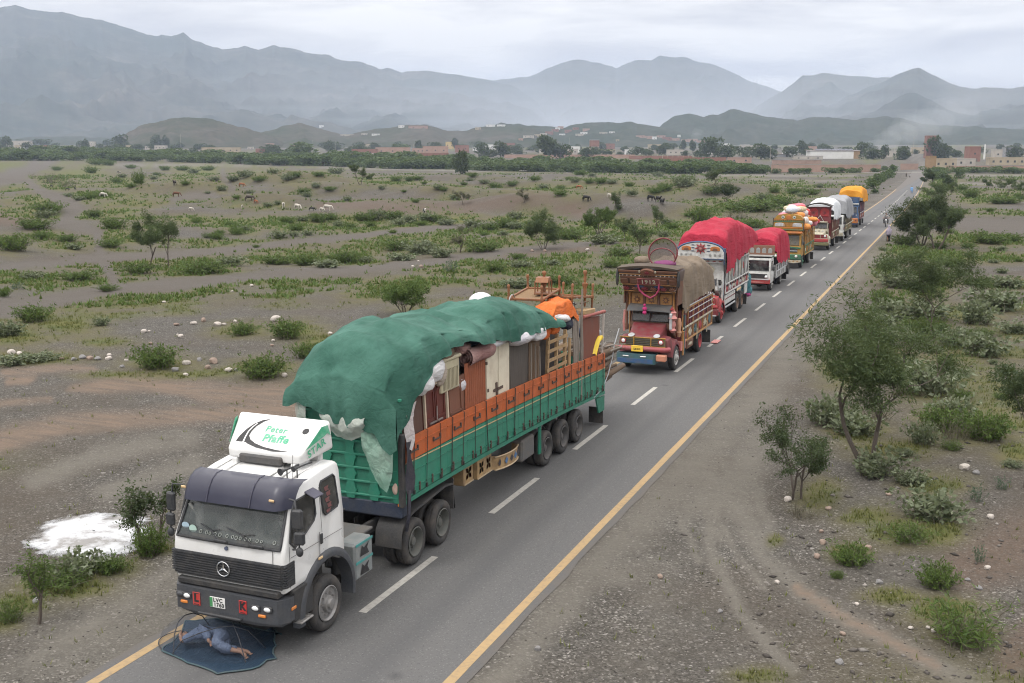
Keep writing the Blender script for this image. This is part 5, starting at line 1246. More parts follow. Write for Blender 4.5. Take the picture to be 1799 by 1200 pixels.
 deco('swoosh_line', [(-.52, .14), (-.545, .30), (-.55, .46), (-.51, .60), (-.46, .70), (-.485, .70), (-.54, .60), (-.58, .46), (-.575, .30), (-.56, .16)], P_WHITE, .009)
 deco('target_ring', [(.66+.15*math.cos(a), .62+.17*math.sin(a)) for a in np.linspace(0, 2*math.pi, 29)[:-1]]+[], P_GREYINK, .005)
 deco('target_disc', [(.66+.138*math.cos(a), .62+.156*math.sin(a)) for a in np.linspace(0, 2*math.pi, 29)[:-1]], P_WHITE, .0075)
 deco('target_centre', [(.66+.07*math.cos(a), .62+.08*math.sin(a)) for a in np.linspace(0, 2*math.pi, 25)[:-1]], P_INK, .010)
 for s in (-1, 1):
  A, B = Vector((s*.81, 1.23, 3.36)), Vector((s*1.055, 1.99, 3.52)); U = (B-A).normalized(); n0 = U.cross(Vector((0, 0, 1))).normalized()*s; V2 = (Vector((s*1.04, 1.96, 3.96))-Vector((s*1.06, 2.02, 3.42))).normalized()
  nn = U.cross(V2).normalized()*s
  if nn.x*s < 0: nn = -nn
  base = Vector((s*.815, 1.23, 3.33))
  pts = [(.13, .17), (.58, .47), (.73, .45), (.78, .22), (.70, .30), (.62, .27)]
  mb = MB(); mb.add([tuple(base+U*p+V2*q+nn*.012) for p, q in pts], [tuple(range(len(pts))) if s > 0 else tuple(range(len(pts)))[::-1]]); mb.build('side_flash', P_GREENINK, sp)
  lettering('lettering', 'STAR', .19, base+U*.40+V2*.12+nn*.014, (U+V2*.26*s*s).normalized() if s > 0 else -(U+V2*.26).normalized(), (V2-U*.1).normalized(), P_GREENINK, sp, .004, bold=.006, spacing=1.1)
 for s in (-1, 1):
  def sd(y, z, lift=.0): return (s*((W+.0)*(1-.085*max(0, (z-2.05)/1.15))+lift), y, z)
  def pane(name, pts, mat, lift=.006):
   mb = MB(); V = [sd(y, z, lift) for y, z in pts]; mb.add(V, [tuple(range(len(V))) if s > 0 else tuple(range(len(V)))[::-1]]); o = mb.build(name, mat, root)
   mb = MB(); mb.tube([sd(y, z, lift+.004) for y, z in pts], .018, 5, closed=True); mb.build('window_seal', P_BLACKPL, o, 60); return o
  pane('door_window', [(.20, 2.16), (.34, 2.66), (.46, 2.84), (1.02, 2.86), (1.10, 2.78), (1.10, 2.42), (1.02, 2.32), (.62, 2.14), (.34, 2.02)], GLASS_D)
  rw = pane('rear_window', [(1.36, 2.36), (1.33, 2.90), (1.38, 2.96), (1.80, 2.98), (1.86, 2.92), (1.90, 2.40), (1.84, 2.34), (1.42, 2.30)], GLASS_D)
  if s > 0:
   for k in range(5):
    mb = MB(); y0, z0 = 1.46+.05*(k % 2), 2.82-.11*k; mb.add([sd(y0, z0, .011), sd(y0+.16, z0+.01, .011), sd(y0+.13, z0-.05, .011), sd(y0+.17, z0-.085, .011), sd(y0+.02, z0-.08, .011)], [(0, 1, 2, 3, 4)]); mb.build('red_window_patch', paint('red_window_patch', (.16, .060, .058), .8, .4, (.05, .04, .04), 9), rw)  # irregular dull red patches laid on the rear window pane
  mb = MB(); mb.box(sd(1.22, 1.90, .012), (.03, .075, .20), .01); mb.build('door_handle', P_BLACKPL, root)
  mb = MB(); mb.tube([sd(.30, 2.94, .03), sd(.22, 2.96, .20), sd(.20, 2.5, .22), sd(.20, 2.06, .20), sd(.26, 2.02, .02)], .018, 6); arm = mb.build('mirror_arm', P_BLACKPL, root, 60)
  for (zz, hh, ww) in ((2.62, .36, .20), (2.27, .24, .20)):
   mb = MB(); mb.box(sd(.21, zz, .22), (ww, .10, hh), .03, (R(12*s), 'Z')); mb.build('mirror', P_BLACKPL, arm)
  mb = MB(); mb.blob(sd(.20, 2.02, .2), (.07, .06, .09), jit=.02); mb.build('round_mirror', P_BLACKPL, arm, 60)
  mb = MB(); mb.box(sd(.98, 2.86, .10), (.26, .30, .035), .012, (R(22*s), 'Y')); mb.build('rain_shield', paint('visor_rib', (.05, .05, .08), .5, .2), root)
  A = np.linspace(R(-12), R(188), 22); P = []
  for a in A:
   c, sn = math.cos(a), math.sin(a)
   P.append([(s*1.0, 1.4+.84*c, .60+.84*sn), (s*1.262, 1.4+.86*c, .60+.86*sn), (s*1.268, 1.4+.94*c, .60+.94*sn), (s*1.225, 1.4+1.02*c, .60+1.02*sn), (s*1.1, 1.4+1.03*c, .60+1.03*sn)])
  mb = MB(); mb.grid(P if s < 0 else [r[::-1] for r in P]); mb.build('arch_flare', P_CHAR, root, 60)
  mb = MB(); mb.box((s*1.255, 1.12, 1.56), (.03, .14, .05), .01); mb.build('side_marker', paint('clear_amber', (.60, .42, .22), .3, .2), root)
  mb = MB(); mb.box((s*1.12, .55, .93), (.24, .66, .62), .04); mb.box((s*1.20, .50, 1.22), (.10, .60, .08), .02); mb.build('step_box', P_CHASSIS, root)
  mb = MB(); mb.box((s*1.22, .52, .60), (.22, .40, .04), .01)
  for q in range(4): mb.box((s*1.22, .38+.1*q, .628), (.2, .02, .012))
  mb.build('step', P_STEEL, root)
 mb = MB(); mb.prism([(-1.225, .42), (-1.235, .10), (-1.10, -.10), (-.7, -.14), (.7, -.14), (1.10, -.10), (1.235, .10), (1.225, .42)], .70, 1.15, 'Z')
 mb.prism([(-1.16, .30), (-1.10, .02), (-.7, -.08), (.7, -.08), (1.10, .02), (1.16, .30)], .62, .70, 'Z')
 bp = mb.build('bumper', P_CHAR, root)
 mb = MB(); mb.box((0, .08, 1.23), (2.2, .30, .12), .02); mb.build('bumper_gap', P_CHASSIS, root)
 mb = MB(); mb.box((-.1, -.17, .715), (.95, .08, .05), .015); mb.build('bumper_lip', P_BLACKPL, bp)
 def yb(x): return -.14+max(0, abs(x)-.7)*.10
 for (x, m) in ((-1.0, P_CHAR), (-.83, P_LAMP), (.68, P_LAMP), (.92, P_LAMP)):
  mb = MB(); mb.box((x, yb(x)-.012, .985), (.19, .05, .115), .02); ho = mb.build('lamp_housing', P_BLACKPL, bp)
 for x in (-1.0, -.83, .68, .92):
  mb = MB(); mb.blob((x, yb(x)-.028, .985), (.078, .03, .045)); mb.build('fog_lamp', P_LAMP if x > -.95 else P_CHAR, bp, 60)
 for x in (-.92, .80):
  mb = MB(); mb.box((x, yb(x)-.008, .845), (.16, .04, .055), .012); mb.build('indicator', P_AMBER, bp)
 mb = MB(); mb.box((1.238, .22, .93), (.02, .15, .06), .008); mb.build('indicator', P_AMBER, bp)
 for x, ch in ((-.62, 'L'), (.40, 'K')):
  mb = MB(); mb.box((x, -.150, .955), (.165, .012, .25), .004); o = mb.build('red_plate', P_RED, bp)
  lettering('letter', ch, .20, (x, -.157, .965), (1, 0, 0), (0, 0, 1), P_INK, o, .002, bold=.012)
  mb = MB(); mb.box((x, -.158, 1.062), (.11, .004, .012)); mb.box((x, -.158, .852), (.11, .004, .012)); mb.build('plate_bar', P_INK, o)
 mb = MB(); mb.box((-.15, -.153, .955), (.33, .014, .20), .004); pl = mb.build('number_plate', P_PLATE, bp)
 mb = MB(); mb.box((-.285, -.1615, .955), (.06, .004, .18)); mb.build('plate_band', paint('plate_green', (.03, .26, .08), .4, .2), pl)
 lettering('plate_text', 'LVC', .105, (-.135, -.162, 1.0), (1, 0, 0), (0, 0, 1), P_INK, pl, .002, bold=.004, spacing=1.15)
 lettering('plate_text', '1760', .105, (-.115, -.162, .91), (1, 0, 0), (0, 0, 1), P_INK, pl, .002, bold=.004, spacing=1.1)
 rim_a = paint('rim_alloy', (.25, .245, .24), .45, .5, (.16, .14, .12), 9, metal=.4); rim_g = paint('rim_dusty', (.075, .080, .072), .7, .6, (.14, .125, .11), 8)
 for s in (-1, 1):
  wheel(root, s*1.22, 1.40, .545, .30, s, rim_a)
  for yy in (5.05, 6.41): wheel(root, s*1.22, yy, .53, .27, s, rim_g, dual=True)
  mb = MB(); mb.box((s*.43, 4.3, .98), (.09, 5.6, .26), .01); mb.build('chassis_rail', P_CHASSIS, root)
 for yy in (1.40, 5.05, 6.41):
  mb = MB(); mb.cyl((-1.0, yy, .54), (1.0, yy, .54), .075, 10); mb.blob((0, yy, .54), (.26, .24, .26)); mb.build('axle', P_CHASSIS, root, 60)
 mb = MB(); mb.box((0, 1.1, .95), (1.5, 1.9, .5), .1); mb.build('engine_sump', P_CHASSIS, root)
 mb = MB(); mb.box((0, 3.0, 1.22), (1.7, 1.6, .05), .01); mb.box((-.2, 2.6, 1.30), (.5, .5, .12), .03); mb.build('deck_plate', paint('deck_plate', (.10, .098, .095), .8, .5), root)
 mb = MB(); mb.tube([(-.6, 2.2, 1.6), (-.5, 2.7, 1.2), (-.2, 3.2, 1.4), (.1, 3.9, 1.5)], .03, 6); mb.tube([(.5, 2.2, 1.7), (.4, 2.8, 1.15), (.2, 3.4, 1.35)], .025, 6); mb.build('air_hose', P_BLACKPL, root, 60)
 mb = MB(); mb.box((.98, 2.80, .95), (.46, .72, .78), .05); tk = mb.build('tool_box', paint('grey_box', (.17, .185, .185), .6, .5, (.32, .31, .29), 5), root)
 for (p, q) in (((1.215, 2.46, 1.30), (1.215, 3.14, 1.30)), ((1.215, 2.46, .93), (1.215, 3.14, .93))):
  mb = MB(); mb.box(((p[0]+q[0])/2, (p[1]+q[1])/2, p[2]), (.012, .66, .05)); mb.build('teal_trim', paint('teal_trim', (.04, .25, .24), .5, .4), tk)
 for zz in (1.13, .74):
  mb = MB(); mb.add([(1.222, 2.62, zz-.09), (1.222, 2.98, zz-.11), (1.222, 2.90, zz+.02), (1.222, 2.98, zz+.13), (1.222, 2.78, zz+.05), (1.222, 2.70, zz+.12)], [(0, 1, 2, 3, 4, 5)]); mb.build('bird_motif', P_INK, tk)
 mb = MB(); mb.cyl((.70, 2.2, 1.05), (.98, 2.42, .95), .15, 12); mb.cyl((.9, 2.25, .8), (.9, 2.25, 1.15), .12, 12); mb.box((.8, 2.4, .62), (.3, .3, .16), .03); mb.build('air_filter', P_CHASSIS, root, 50)
 mb = MB(); mb.cyl((-1.0, 2.5, .9), (-1.0, 3.6, .9), .32, 16); mb.build('fuel_tank', P_STEEL, root, 50)
 for s in (-1, 1):
  P = []
  for (y, z) in ((4.28, .62), (4.32, .98), (4.50, 1.18), (4.9, 1.30), (6.5, 1.42), (6.9, 1.36), (7.02, .70)): P.append([(s*.62, y, z), (s*1.26, y, z), (s*1.265, y, z-.05)])
  mb = MB(); mb.grid(P); mb.build('mud_wing', P_CHASSIS, root, 40)
 return root
tractor = build_tractor()
# ================================================================== THE TRAILER
RX, RY = -11.83, 19.70
TLEN = 14.5
def sag(y): return -.53*max(0, y/TLEN)**1.9              # the old frame hangs down towards its tail
T_GREEN = paint('trailer_green', (.018, .185, .118), .45, .38, (.060, .11, .085), 2.5, fade=.10)
T_GREEN2 = paint('trailer_green_dark', (.016, .165, .105), .5, .45, (.05, .08, .06), 3)
T_ORANGE = paint('trailer_orange', (.43, .090, .016), .5, .45, (.16, .085, .045), 2.5, fade=.12)
T_CREAM = paint('trim_cream', (.46, .34, .18), .6, .4)
ROPE = paint('dark_rope', (.022, .019, .017), .9, .3)
RUST = paint('rusty_iron', (.065, .042, .032), .8, .5, (.12, .065, .04), 6)
BLUEBLK = paint('blue_black', (.020, .030, .055), .6, .5, (.09, .085, .08), 3)
def build_trailer():
 root = empty('semi_trailer', (RX, RY, 0), 0, 'long green and orange flatbed semi-trailer piled with household goods under a green tarpaulin', 'trailer')
 HW = 1.27; nb = 13; L = TLEN/nb
 def board(s, y0, y1, za, zb, x0, x1, name, mat):
  V = []
  for y in (y0, y1):
   g = sag(y)
   V += [(s*x0, y, za+g), (s*x1, y, za+g), (s*x1, y, zb+g), (s*x0, y, zb+g)]
  mb = MB(); mb.add(V, [(0, 1, 2, 3), (7, 6, 5, 4), (0, 4, 5, 1), (1, 5, 6, 2), (2, 6, 7, 3), (3, 7, 4, 0)]); return mb.build(name, mat, root)
 for s in (-1, 1):
  for k in range(nb):
   y0, y1 = k*L+.004, (k+1)*L-.004
   b = board(s, y0, y1, 1.68, 2.455, 1.21, HW, 'side_board', T_GREEN)
   o = board(s, y0, y1, 2.475, 2.97, 1.21, HW+.002, 'side_board', T_ORANGE)
   if s > 0:
    for (za, zb, par, m) in ((1.82, 1.845, b, T_GREEN2), (2.20, 2.222, b, T_GREEN2), (2.80, 2.825, o, T_ORANGE)):
     board(s, y0+.02, y1-.02, za, zb, HW, HW+.018, 'rib', m).parent = par
    for j in (.28, .72):
     yy = y0+(y1-y0)*j; g = sag(yy)
     mb = MB(); mb.box((s*(HW+.016), yy, 1.80+g), (.03, .05, .20), .008); mb.build('hinge', RUST, b)
    mb = MB(); yy = y0+(y1-y0)*.5; g = sag(yy)
    mb.box((s*(HW+.018), yy, 2.66+g), (.03, .34, .035)); mb.box((s*(HW+.02), yy+.17, 2.69+g), (.035, .04, .12)); mb.box((s*(HW+.02), yy-.17, 2.69+g), (.035, .04, .10)); mb.build('latch', RUST, o)
  board(s, 0, TLEN, 2.453, 2.477, 1.2, HW+.012, 'trim_strip', T_CREAM)
  P = []
  for y in np.linspace(0, TLEN, 12): P.append([(s*1.20, y, 1.66+sag(y)), (s*(HW+.01), y, 1.66+sag(y)), (s*(HW+.01), y, 1.56+sag(y)), (s*1.20, y, 1.56+sag(y))])
  mb = MB(); mb.grid(P if s > 0 else [r[::-1] for r in P], closed_v=True); mb.build('sill_beam', T_GREEN2, root)
 rr = random.Random(4)
 ys = np.linspace(.55, 14.2, 22)
 for i, y in enumerate(ys):
  g = sag(y); top = 2.98; y2 = y+rr.uniform(-.12, .12)
  pts = [(HW-.02, y, top+g+.01), (HW+.03, y, top+g), (HW+.028, (y+y2)/2, 2.4+g), (HW+.035, y2, 1.78+sag(y2))]
  mb = MB(); mb.tube(pts, .008 if i % 3 else .012, 5); mb.box((HW+.04, y2, 1.74+sag(y2)), (.035, .05, .09)); mb.build('tie_rope', ROPE, root)
 P = []
 for y in np.linspace(0, TLEN, 12): P.append([(-1.21, y, 1.70+sag(y)), (1.21, y, 1.70+sag(y))])
 mb = MB(); mb.grid([r[::-1] for r in P]); mb.build('bed', paint('bed_wood', (.10, .075, .055), .9, .4), root)
 mb = MB(); mb.box((0, TLEN-.02, 2.3+sag(TLEN)), (2.5, .06, 1.25)); mb.build('tail_board', T_GREEN, root)
 mb = MB(); V = [(1.27, 13.6, 1.05), (1.27, 14.5, .98), (1.27, 14.5, .48), (1.27, 13.9, .5)]; slab(mb, V, (-.05, 0, 0)); mb.build('tail_skirt', T_GREEN2, root)
 for s in (-1, 1):
  mb = MB(); mb.box((s*1.0, 14.42, .30), (.5, .03, .55)); mb.build('mud_flap', P_RUBBER, root)
 mb = MB(); mb.box((0, .05, 2.70), (2.50, .05, 2.3)); fw = mb.build('front_wall', T_GREEN2, root)
 def scallop(x, w, z0, z1, y, n):
  pts = []; zz = np.linspace(z0, z1, n*6+1)
  for sd in (1, -1):
   seq = zz if sd > 0 else zz[::-1]
   for z in seq:
    t = ((z-z0)/(z1-z0)*n) % 1.0
    pts.append((x+sd*(w*.5+.035*abs(math.sin(math.pi*t))+(.03 if .42 < t < .58 else 0)), z))
  mb = MB(); mb.prism(pts, y-.05, y, 'Y'); return mb
 for x, w in ((-1.17, .16), (-.58, .17), (.02, .17), (.60, .17), (1.17, .16)):
  scallop(x, w, 1.62, 3.84 if x < 1 else 3.0, .02, 6).build('scallop_bar', T_GREEN, fw)
 for z in np.linspace(1.72, 3.80, 8):
  mb = MB(); mb.box((0, -.005, z), (2.36, .06, .055), .012); mb.build('rung', T_GREEN, fw)
 for s in (-1, 1):
  mb = MB(); mb.box((s*1.27, .0, 2.35), (.12, .14, 1.62), .02); mb.build('corner_post', T_GREEN if s < 0 else P_CHASSIS, root)
 mb = MB(); mb.box((0, .02, 3.88), (2.54, .10, .08), .02); mb.build('head_rail', T_GREEN, root)
 mb = MB(); mb.box((.35, .16, 1.44), (1.80, .32, .36), .04); mb.build('king_pin_box', BLUEBLK, root)
 mb = MB(); mb.box((1.2, .0, 1.60), (.07, .05, .10), .01); mb.build('corner_lamp', P_AMBER, root)
 mb = MB(); mb.blob((1.12, -.03, 1.93), (.07, .05, .12), jit=.2, seed=3); mb.build('paper_tag', paint('tag_pink', (.5, .36, .30), .8, .3), root)
 for s in (-1, 1):
  P = []
  for y in np.linspace(.3, TLEN-.2, 10):
   d = .30 if y > 2.6 else .16
   z1 = 1.56+sag(y); P.append([(s*.42, y, z1), (s*.56, y, z1), (s*.56, y, z1-d), (s*.42, y, z1-d)])
  mb = MB(); mb.grid(P, closed_v=True); mb.build('main_beam', P_CHASSIS, root)
 for y in np.arange(.8, 14, 1.1):
  mb = MB(); mb.box((0, y, 1.58+sag(y)), (2.42, .08, .12)); mb.build('cross_beam', P_CHASSIS, root)
 rim_g = paint('rim_dusty', (.075, .080, .072)); rim_d = paint('rim_dark', (.062, .060, .060), .7, .6, (.14, .125, .11), 8)
 for k, yy in enumerate((9.06, 10.52, 11.92)):
  for s in (-1, 1): wheel(root, s*1.23, yy, .525, .27, s, rim_d, dual=True)
  mb = MB(); mb.cyl((-1.0, yy, .52), (1.0, yy, .52), .07, 10); mb.build('axle', P_CHASSIS, root, 60)
  for s in (-.75, .75):
   mb = MB(); mb.tube([(s, yy-.55, .88), (s, yy-.2, .74), (s, yy, .70), (s, yy+.2, .74), (s, yy+.55, .88)], .045, 4); mb.box((s, yy, 1.0), (.12, .2, .5)); mb.build('leaf_spring', P_CHASSIS, root)
 for s in (-1, 1):
  mb = MB(); mb.box((s*.85, 3.15, .95), (.12, .16, .80), .01); mb.box((s*.85, 3.15, .55), (.26, .26, .03)); mb.build('landing_leg', P_CHASSIS, root)
  mb = MB(); mb.box((s*1.1, 2.55, 1.1), (.34, .03, .75)); mb.build('mud_flap', P_RUBBER, root)
 board_c = paint('box_ochre', (.34, .22, .10), .7, .6, (.10, .08, .07), 4); board_k = paint('box_edge', (.42, .32, .20), .7, .5)
 def painted_box(y0, y1, z0, z1, x, nm, fl):
  mb = MB(); mb.box((x-.2, (y0+y1)/2, (z0+z1)/2), (.40, y1-y0, z1-z0), .02); o = mb.build('tool_locker', board_c, root)
  w = (y1-y0)/nm
  for i in range(nm):
   c = Vector((x+.008, y0+w*(i+.5), (z0+z1)/2)); h = (z1-z0)*.36
   mb = MB()
   for k in range(4):
    a = math.pi/4+k*math.pi/2; e = Vector((0, math.cos(a)*w*.40, math.sin(a)*h)); p = Vector((0, -math.sin(a)*w*.12, math.cos(a)*h*.35))
    mb.add([tuple(c), tuple(c+e*.55+p), tuple(c+e), tuple(c+e*.55-p)], [(0, 1, 2, 3), (3, 2, 1, 0)])
   mb.build('flower_motif', fl[i % len(fl)], o)
  for zz in (z0+.03, z1-.03):
   mb = MB(); mb.box((x+.006, (y0+y1)/2, zz), (.02, y1-y0, .035)); mb.build('locker_trim', board_k, o)
  return o
 dk = paint('motif_dark', (.035, .03, .035), .7, .2); mr = paint('motif_red', (.36, .04, .03), .6, .3); bl = paint('motif_blue', (.06, .14, .28), .6, .3)
 painted_box(3.62, 4.18, .92, 1.48, 1.05, 1, [mr]); painted_box(4.30, 5.20, .90, 1.46, 1.12, 2, [dk, mr])
 P = []
 for t in np.linspace(0, 1, 13):
  y = 5.42+1.75*t; x = 1.02+.20*math.sin(math.pi*t)**.6-(.15 if t > .97 or t < .03 else 0)
  P.append([(x, y, 1.30+sag(y)-.02), (x, y, .92+sag(y)-.02)])
 mb = MB(); mb.grid([r[::-1] for r in P]); gd = mb.build('guard_board', board_c, root, 60)
 for i in range(5):
  t = .14+.18*i; y = 5.42+1.75*t; x = 1.03+.20*math.sin(math.pi*t)**.6; zc = 1.09+sag(y)
  mb = MB(); mb.add([(x+.008, y-.12, zc), (x+.008, y, zc-.10), (x+.008, y+.12, zc), (x+.008, y, zc+.10)], [(0, 1, 2, 3)]); mb.add([(x+.009, y-.05, zc+.02), (x+.009, y+.05, zc+.02), (x+.009, y, zc+.13)], [(0, 1, 2)]); mb.build('card_motif', dk if i % 2 == 0 else bl, gd)
 for zz in (1.28, .93):
  mb = MB(); mb.tube([(1.03+.20*math.sin(math.pi*t)**.6, 5.42+1.75*t, zz+sag(5.42+1.75*t)-.02) for t in np.linspace(.04, .96, 9)], .022, 5); mb.build('locker_trim', board_k, gd, 60)
 mb = MB(); mb.box((.80, 7.75, .86), (.70, .95, .62), .05); mb.build('spare_box', paint('dusty_grey', (.10, .098, .095), .9, .6), root)
 mb = MB(); mb.box((1.22, 8.42, 1.0), (.05, .12, .95)); mb.tube([(1.25, 8.42, 1.45), (1.25, 8.44, .55)], .03, 5); mb.build('green_drop_bar', T_GREEN, root)
 return root
trailer = build_trailer()
# ------------------------------------------------------------------ load of the trailer
def cloth_mat(name, col, col2, wr=.5, trans=0.0, rough=.8, alpha=1.0, stain=(.05, .09, .07), st=.6):
 t = NT(name); p = t.coord(); n = t.noise(p, .8, 5, .6); n2 = t.noise(p, 1.7, 6, .6, .9); n3 = t.noise(t.mapping(p, (1, .25, 1)), 5, 5, .6, .8)
 c = t.mix(t.ramp(n, [(.38, 0.0), (.64, 1.0)]), col, col2)
 c = t.mix(t.math('MULTIPLY', t.ramp(n2, [(.58, 0.0), (.74, 1.0)]), st), c, stain)
 t.set(color=c, rough=rough, spec=.25, alpha=alpha)
 t.bump(t.math('ADD', n3, t.math('MULTIPLY', n2, .7)), wr, .10); return t.m
TARP_G = cloth_mat('green_tarpaulin', (.022, .080, .058), (.058, .150, .116), .42, stain=(.016, .058, .044), st=.6)
TB = RY      # world y of the trailer front
def tarp_green():
 Ys = [19.42, 19.7, 20.2, 21.2, 22.4, 23.2, 24.2, 25.8, 27.0, 27.9, 28.9, 29.9]
 ZL = [3.9, 4.0, 4.25, 4.35, 4.45, 4.45, 4.45, 4.3, 4.25, 4.15, 4.0, 3.8]           # left skirt edge
 ZSL = [4.15, 4.45, 4.70, 4.92, 5.02, 5.02, 5.02, 4.95, 4.85, 4.72, 4.55, 4.25]      # left shoulder
 ZC = [4.45, 4.85, 5.10, 5.24, 5.22, 5.12, 5.05, 5.22, 5.20, 5.02, 4.80, 4.45]        # middle
 ZSR = [4.10, 4.42, 4.70, 4.95, 5.00, 4.92, 4.82, 4.90, 4.88, 4.72, 4.55, 4.25]
 ZR = [3.05, 3.30, 3.84, 4.30, 4.60, 4.66, 4.38, 4.18, 4.12, 4.08, 4.12, 4.05]        # right skirt edge
 fu = [-1.36, -1.0, -.5, .0, .45, .85, 1.2, 1.36]; fz = [3.62, 3.72, 3.60, 3.35, 3.30, 3.22, 2.75, 2.95]    # lower edge over the front wall
 nx, ny = 61, 110; P = []
 yy = np.linspace(0, 1, ny)
 for j in range(ny):
  row = []
  if j < 14:                                                   # front face
   t = j/13
   for i in range(nx):
    u = -1+2*i/(nx-1); x = u*1.36
    zt = np.interp(u, [-1, -.8, 0, .8, 1], [ZL[0]+.1, ZSL[0]+.05, ZC[0], ZSR[0], ZSR[0]-.30])
    zb = np.interp(x, fu, fz); z = zb+(zt-zb)*t
    fold = math.sin(u*17+2*math.sin(u*5))*.035*(1-t)+math.sin(u*31)*.012*(1-t)
    row.append((RX+x*(1+.02*(1-t)), TB-.42-.05*math.sin(t*2.6)+.10*t+fold, z+.02*math.sin(u*23)*(1-t)))
  else:
   t = (j-14)/(ny-15); y = 19.44+(29.9-19.44)*t
   zl, zsl, zc, zsr, zr = [np.interp(y, Ys, a) for a in (ZL, ZSL, ZC, ZSR, ZR)]
   ctl = [(-1.37, zl), (-1.36, (zl+zsl)/2), (-1.18, zsl), (-.62, .42*zsl+.58*zc+.03), (0, zc), (.6, .42*zsr+.58*zc+.03), (1.08, zsr), (1.30, zr*.55+zsr*.45), (1.36, zr)]
   cu = np.linspace(0, 1, len(ctl)); q = np.linspace(0, 1, nx)
   xs = np.interp(q, cu, [c[0] for c in ctl]); zs = np.interp(q, cu, [c[1] for c in ctl])
   for _ in range(3):
    xs[1:-1] = (xs[:-2]+2*xs[1:-1]+xs[2:])/4; zs[1:-1] = (zs[:-2]+2*zs[1:-1]+zs[2:])/4
   for i in range(nx): row.append((RX+xs[i], y, zs[i]))
  P.append(row)
 A = np.array(P); X, Y, Z = A[..., 0]-RX, A[..., 1], A[..., 2]
 lump = (fbm(X*.9+4, Y*.7, 2, 61)-.5)*.42+(ridged(Y*.8+.25*X, X*.22, 2, 63)-.5)*.16+(ridged(Y*2.3+.5*X, X*.35+2, 2, 67)-.5)*.07
 edge = np.clip(1-np.abs(X)/1.36, 0, 1)
 crease = (ridged(X*.9+.35*Y, Y*.5-X*.4, 3, 65)-.5)*.13
 A[..., 2] = Z+lump*np.clip(edge*2.2, .05, 1)*(Y > 19.45)+crease*(.4+.6*edge)*(Y > 19.5)
 side = (np.abs(X) > 1.1)
 A[..., 0] += np.sign(X)*side*(.05*np.sin(Y*5.3+2*np.sin(Y*1.7))+.025*np.sin(Y*12.1))
 A[:, -1, 2] += .05*np.sin(Y[:, -1]*2.1+np.sin(Y[:, -1]))+.02*np.sin(Y[:, -1]*9.7)
 mb = MB(); mb.grid([[tuple(p) for p in r] for r in A]); o = mb.build('tarpaulin', TARP_G, smooth=180)
 tag(o, 'faded green tarpaulin roped over the load of the long trailer', 'tarpaulin', None); return o
tarp_green()
def thing_mesh(mb, name, mats, label, cat, group=None, smooth=None):
 o = mb.build(name, mats, smooth=smooth); tag(o, label, cat, group); return o
PLASTIC = cloth_mat('milky_plastic', (.42, .46, .42), (.52, .55, .50), .8, rough=.3, alpha=.72, stain=(.30, .40, .35))
PLASTIC2 = cloth_mat('pale_green_plastic', (.22, .40, .31), (.34, .48, .40), .8, rough=.3, alpha=.82, stain=(.40, .46, .42))
def plastic_sheet(x0, x1, top, bot, y, label, mat, bulge=.12, seed=1):
 rows = 16; cols = 22; P = []
 for j in range(rows+1):
  t = j/rows; r = []
  for i in range(cols+1):
   x = x0+(x1-x0)*i/cols; zb = np.interp(x, [b[0] for b in bot], [b[1] for b in bot]); z = top+(zb-top)*t
   n = float(fbm(x*5+seed, z*3.2, 4, seed)); n2 = float(ridged(x*3.1+seed, z*1.2, 3, seed+3))
   r.append((x+(n-.5)*.05, y-bulge*math.sin(math.pi*min(1, t*1.05))*(.5+n)-.10*n2, z))
  P.append(r)
 mb = MB(); mb.grid(P); return thing_mesh(mb, 'plastic_sheet', mat, label, 'plastic sheet', smooth=180)
plastic_sheet(-12.30, -11.20, 3.62, [(-12.30, 3.38), (-12.0, 3.05), (-11.6, 2.98), (-11.3, 3.12), (-11.20, 3.3)], TB-.24, 'milky plastic sheet bulging below the green tarpaulin above the cab roof', PLASTIC, .16, 2)
plastic_sheet(-11.35, -10.62, 3.40, [(-11.35, 2.80), (-11.15, 2.35), (-10.95, 2.02), (-10.78, 1.92), (-10.66, 2.3), (-10.62, 2.9)], TB-.20, 'pale green plastic sheet hanging down the trailer front wall', PLASTIC2, .10, 7)
plastic_sheet(-12.98, -12.72, 3.75, [(-12.98, 3.35), (-12.72, 3.15)], TB-.20, 'narrow plastic sheet at the left end of the trailer front wall', PLASTIC, .05, 9)
# dark jacket hung at the corner and pink-white sheet beside it
mb = MB(); mb.grid([[(-10.46+.05*math.sin(i*1.3+j), TB+.02+.10*i-.04*math.sin(j*.9), 2.98-.19*j-.02*i*(j > 2)) for i in range(4)] for j in range(7)])
mb.tube([(-10.45, TB+.12, 1.9), (-10.46, TB+.10, 1.35), (-10.5, TB+.05, 1.0)], .045, 5)
thing_mesh(mb, 'hung_jacket', paint('navy_cloth', (.018, .018, .030), .9, .2), 'dark navy cloth hanging at the front right corner of the trailer', 'cloth', smooth=180)
PINKW = cloth_mat('pinkish_sheet', (.50, .45, .44), (.58, .55, .55), .8, rough=.5, stain=(.42, .30, .30))
mb = MB(); mb.grid([[(-10.50+.04*math.sin(3*i+j*.8), TB+.10+.16*i*(1-.045*j)+.02*math.sin(j), 3.92-.12*j-.10*(3-i)*(j < 3)-.05*i) for i in range(4)] for j in range(10)])
thing_mesh(mb, 'plastic_sheet', PINKW, 'pinkish white sheet stuffed between green tarpaulin and plywood panel', 'plastic sheet', smooth=180)
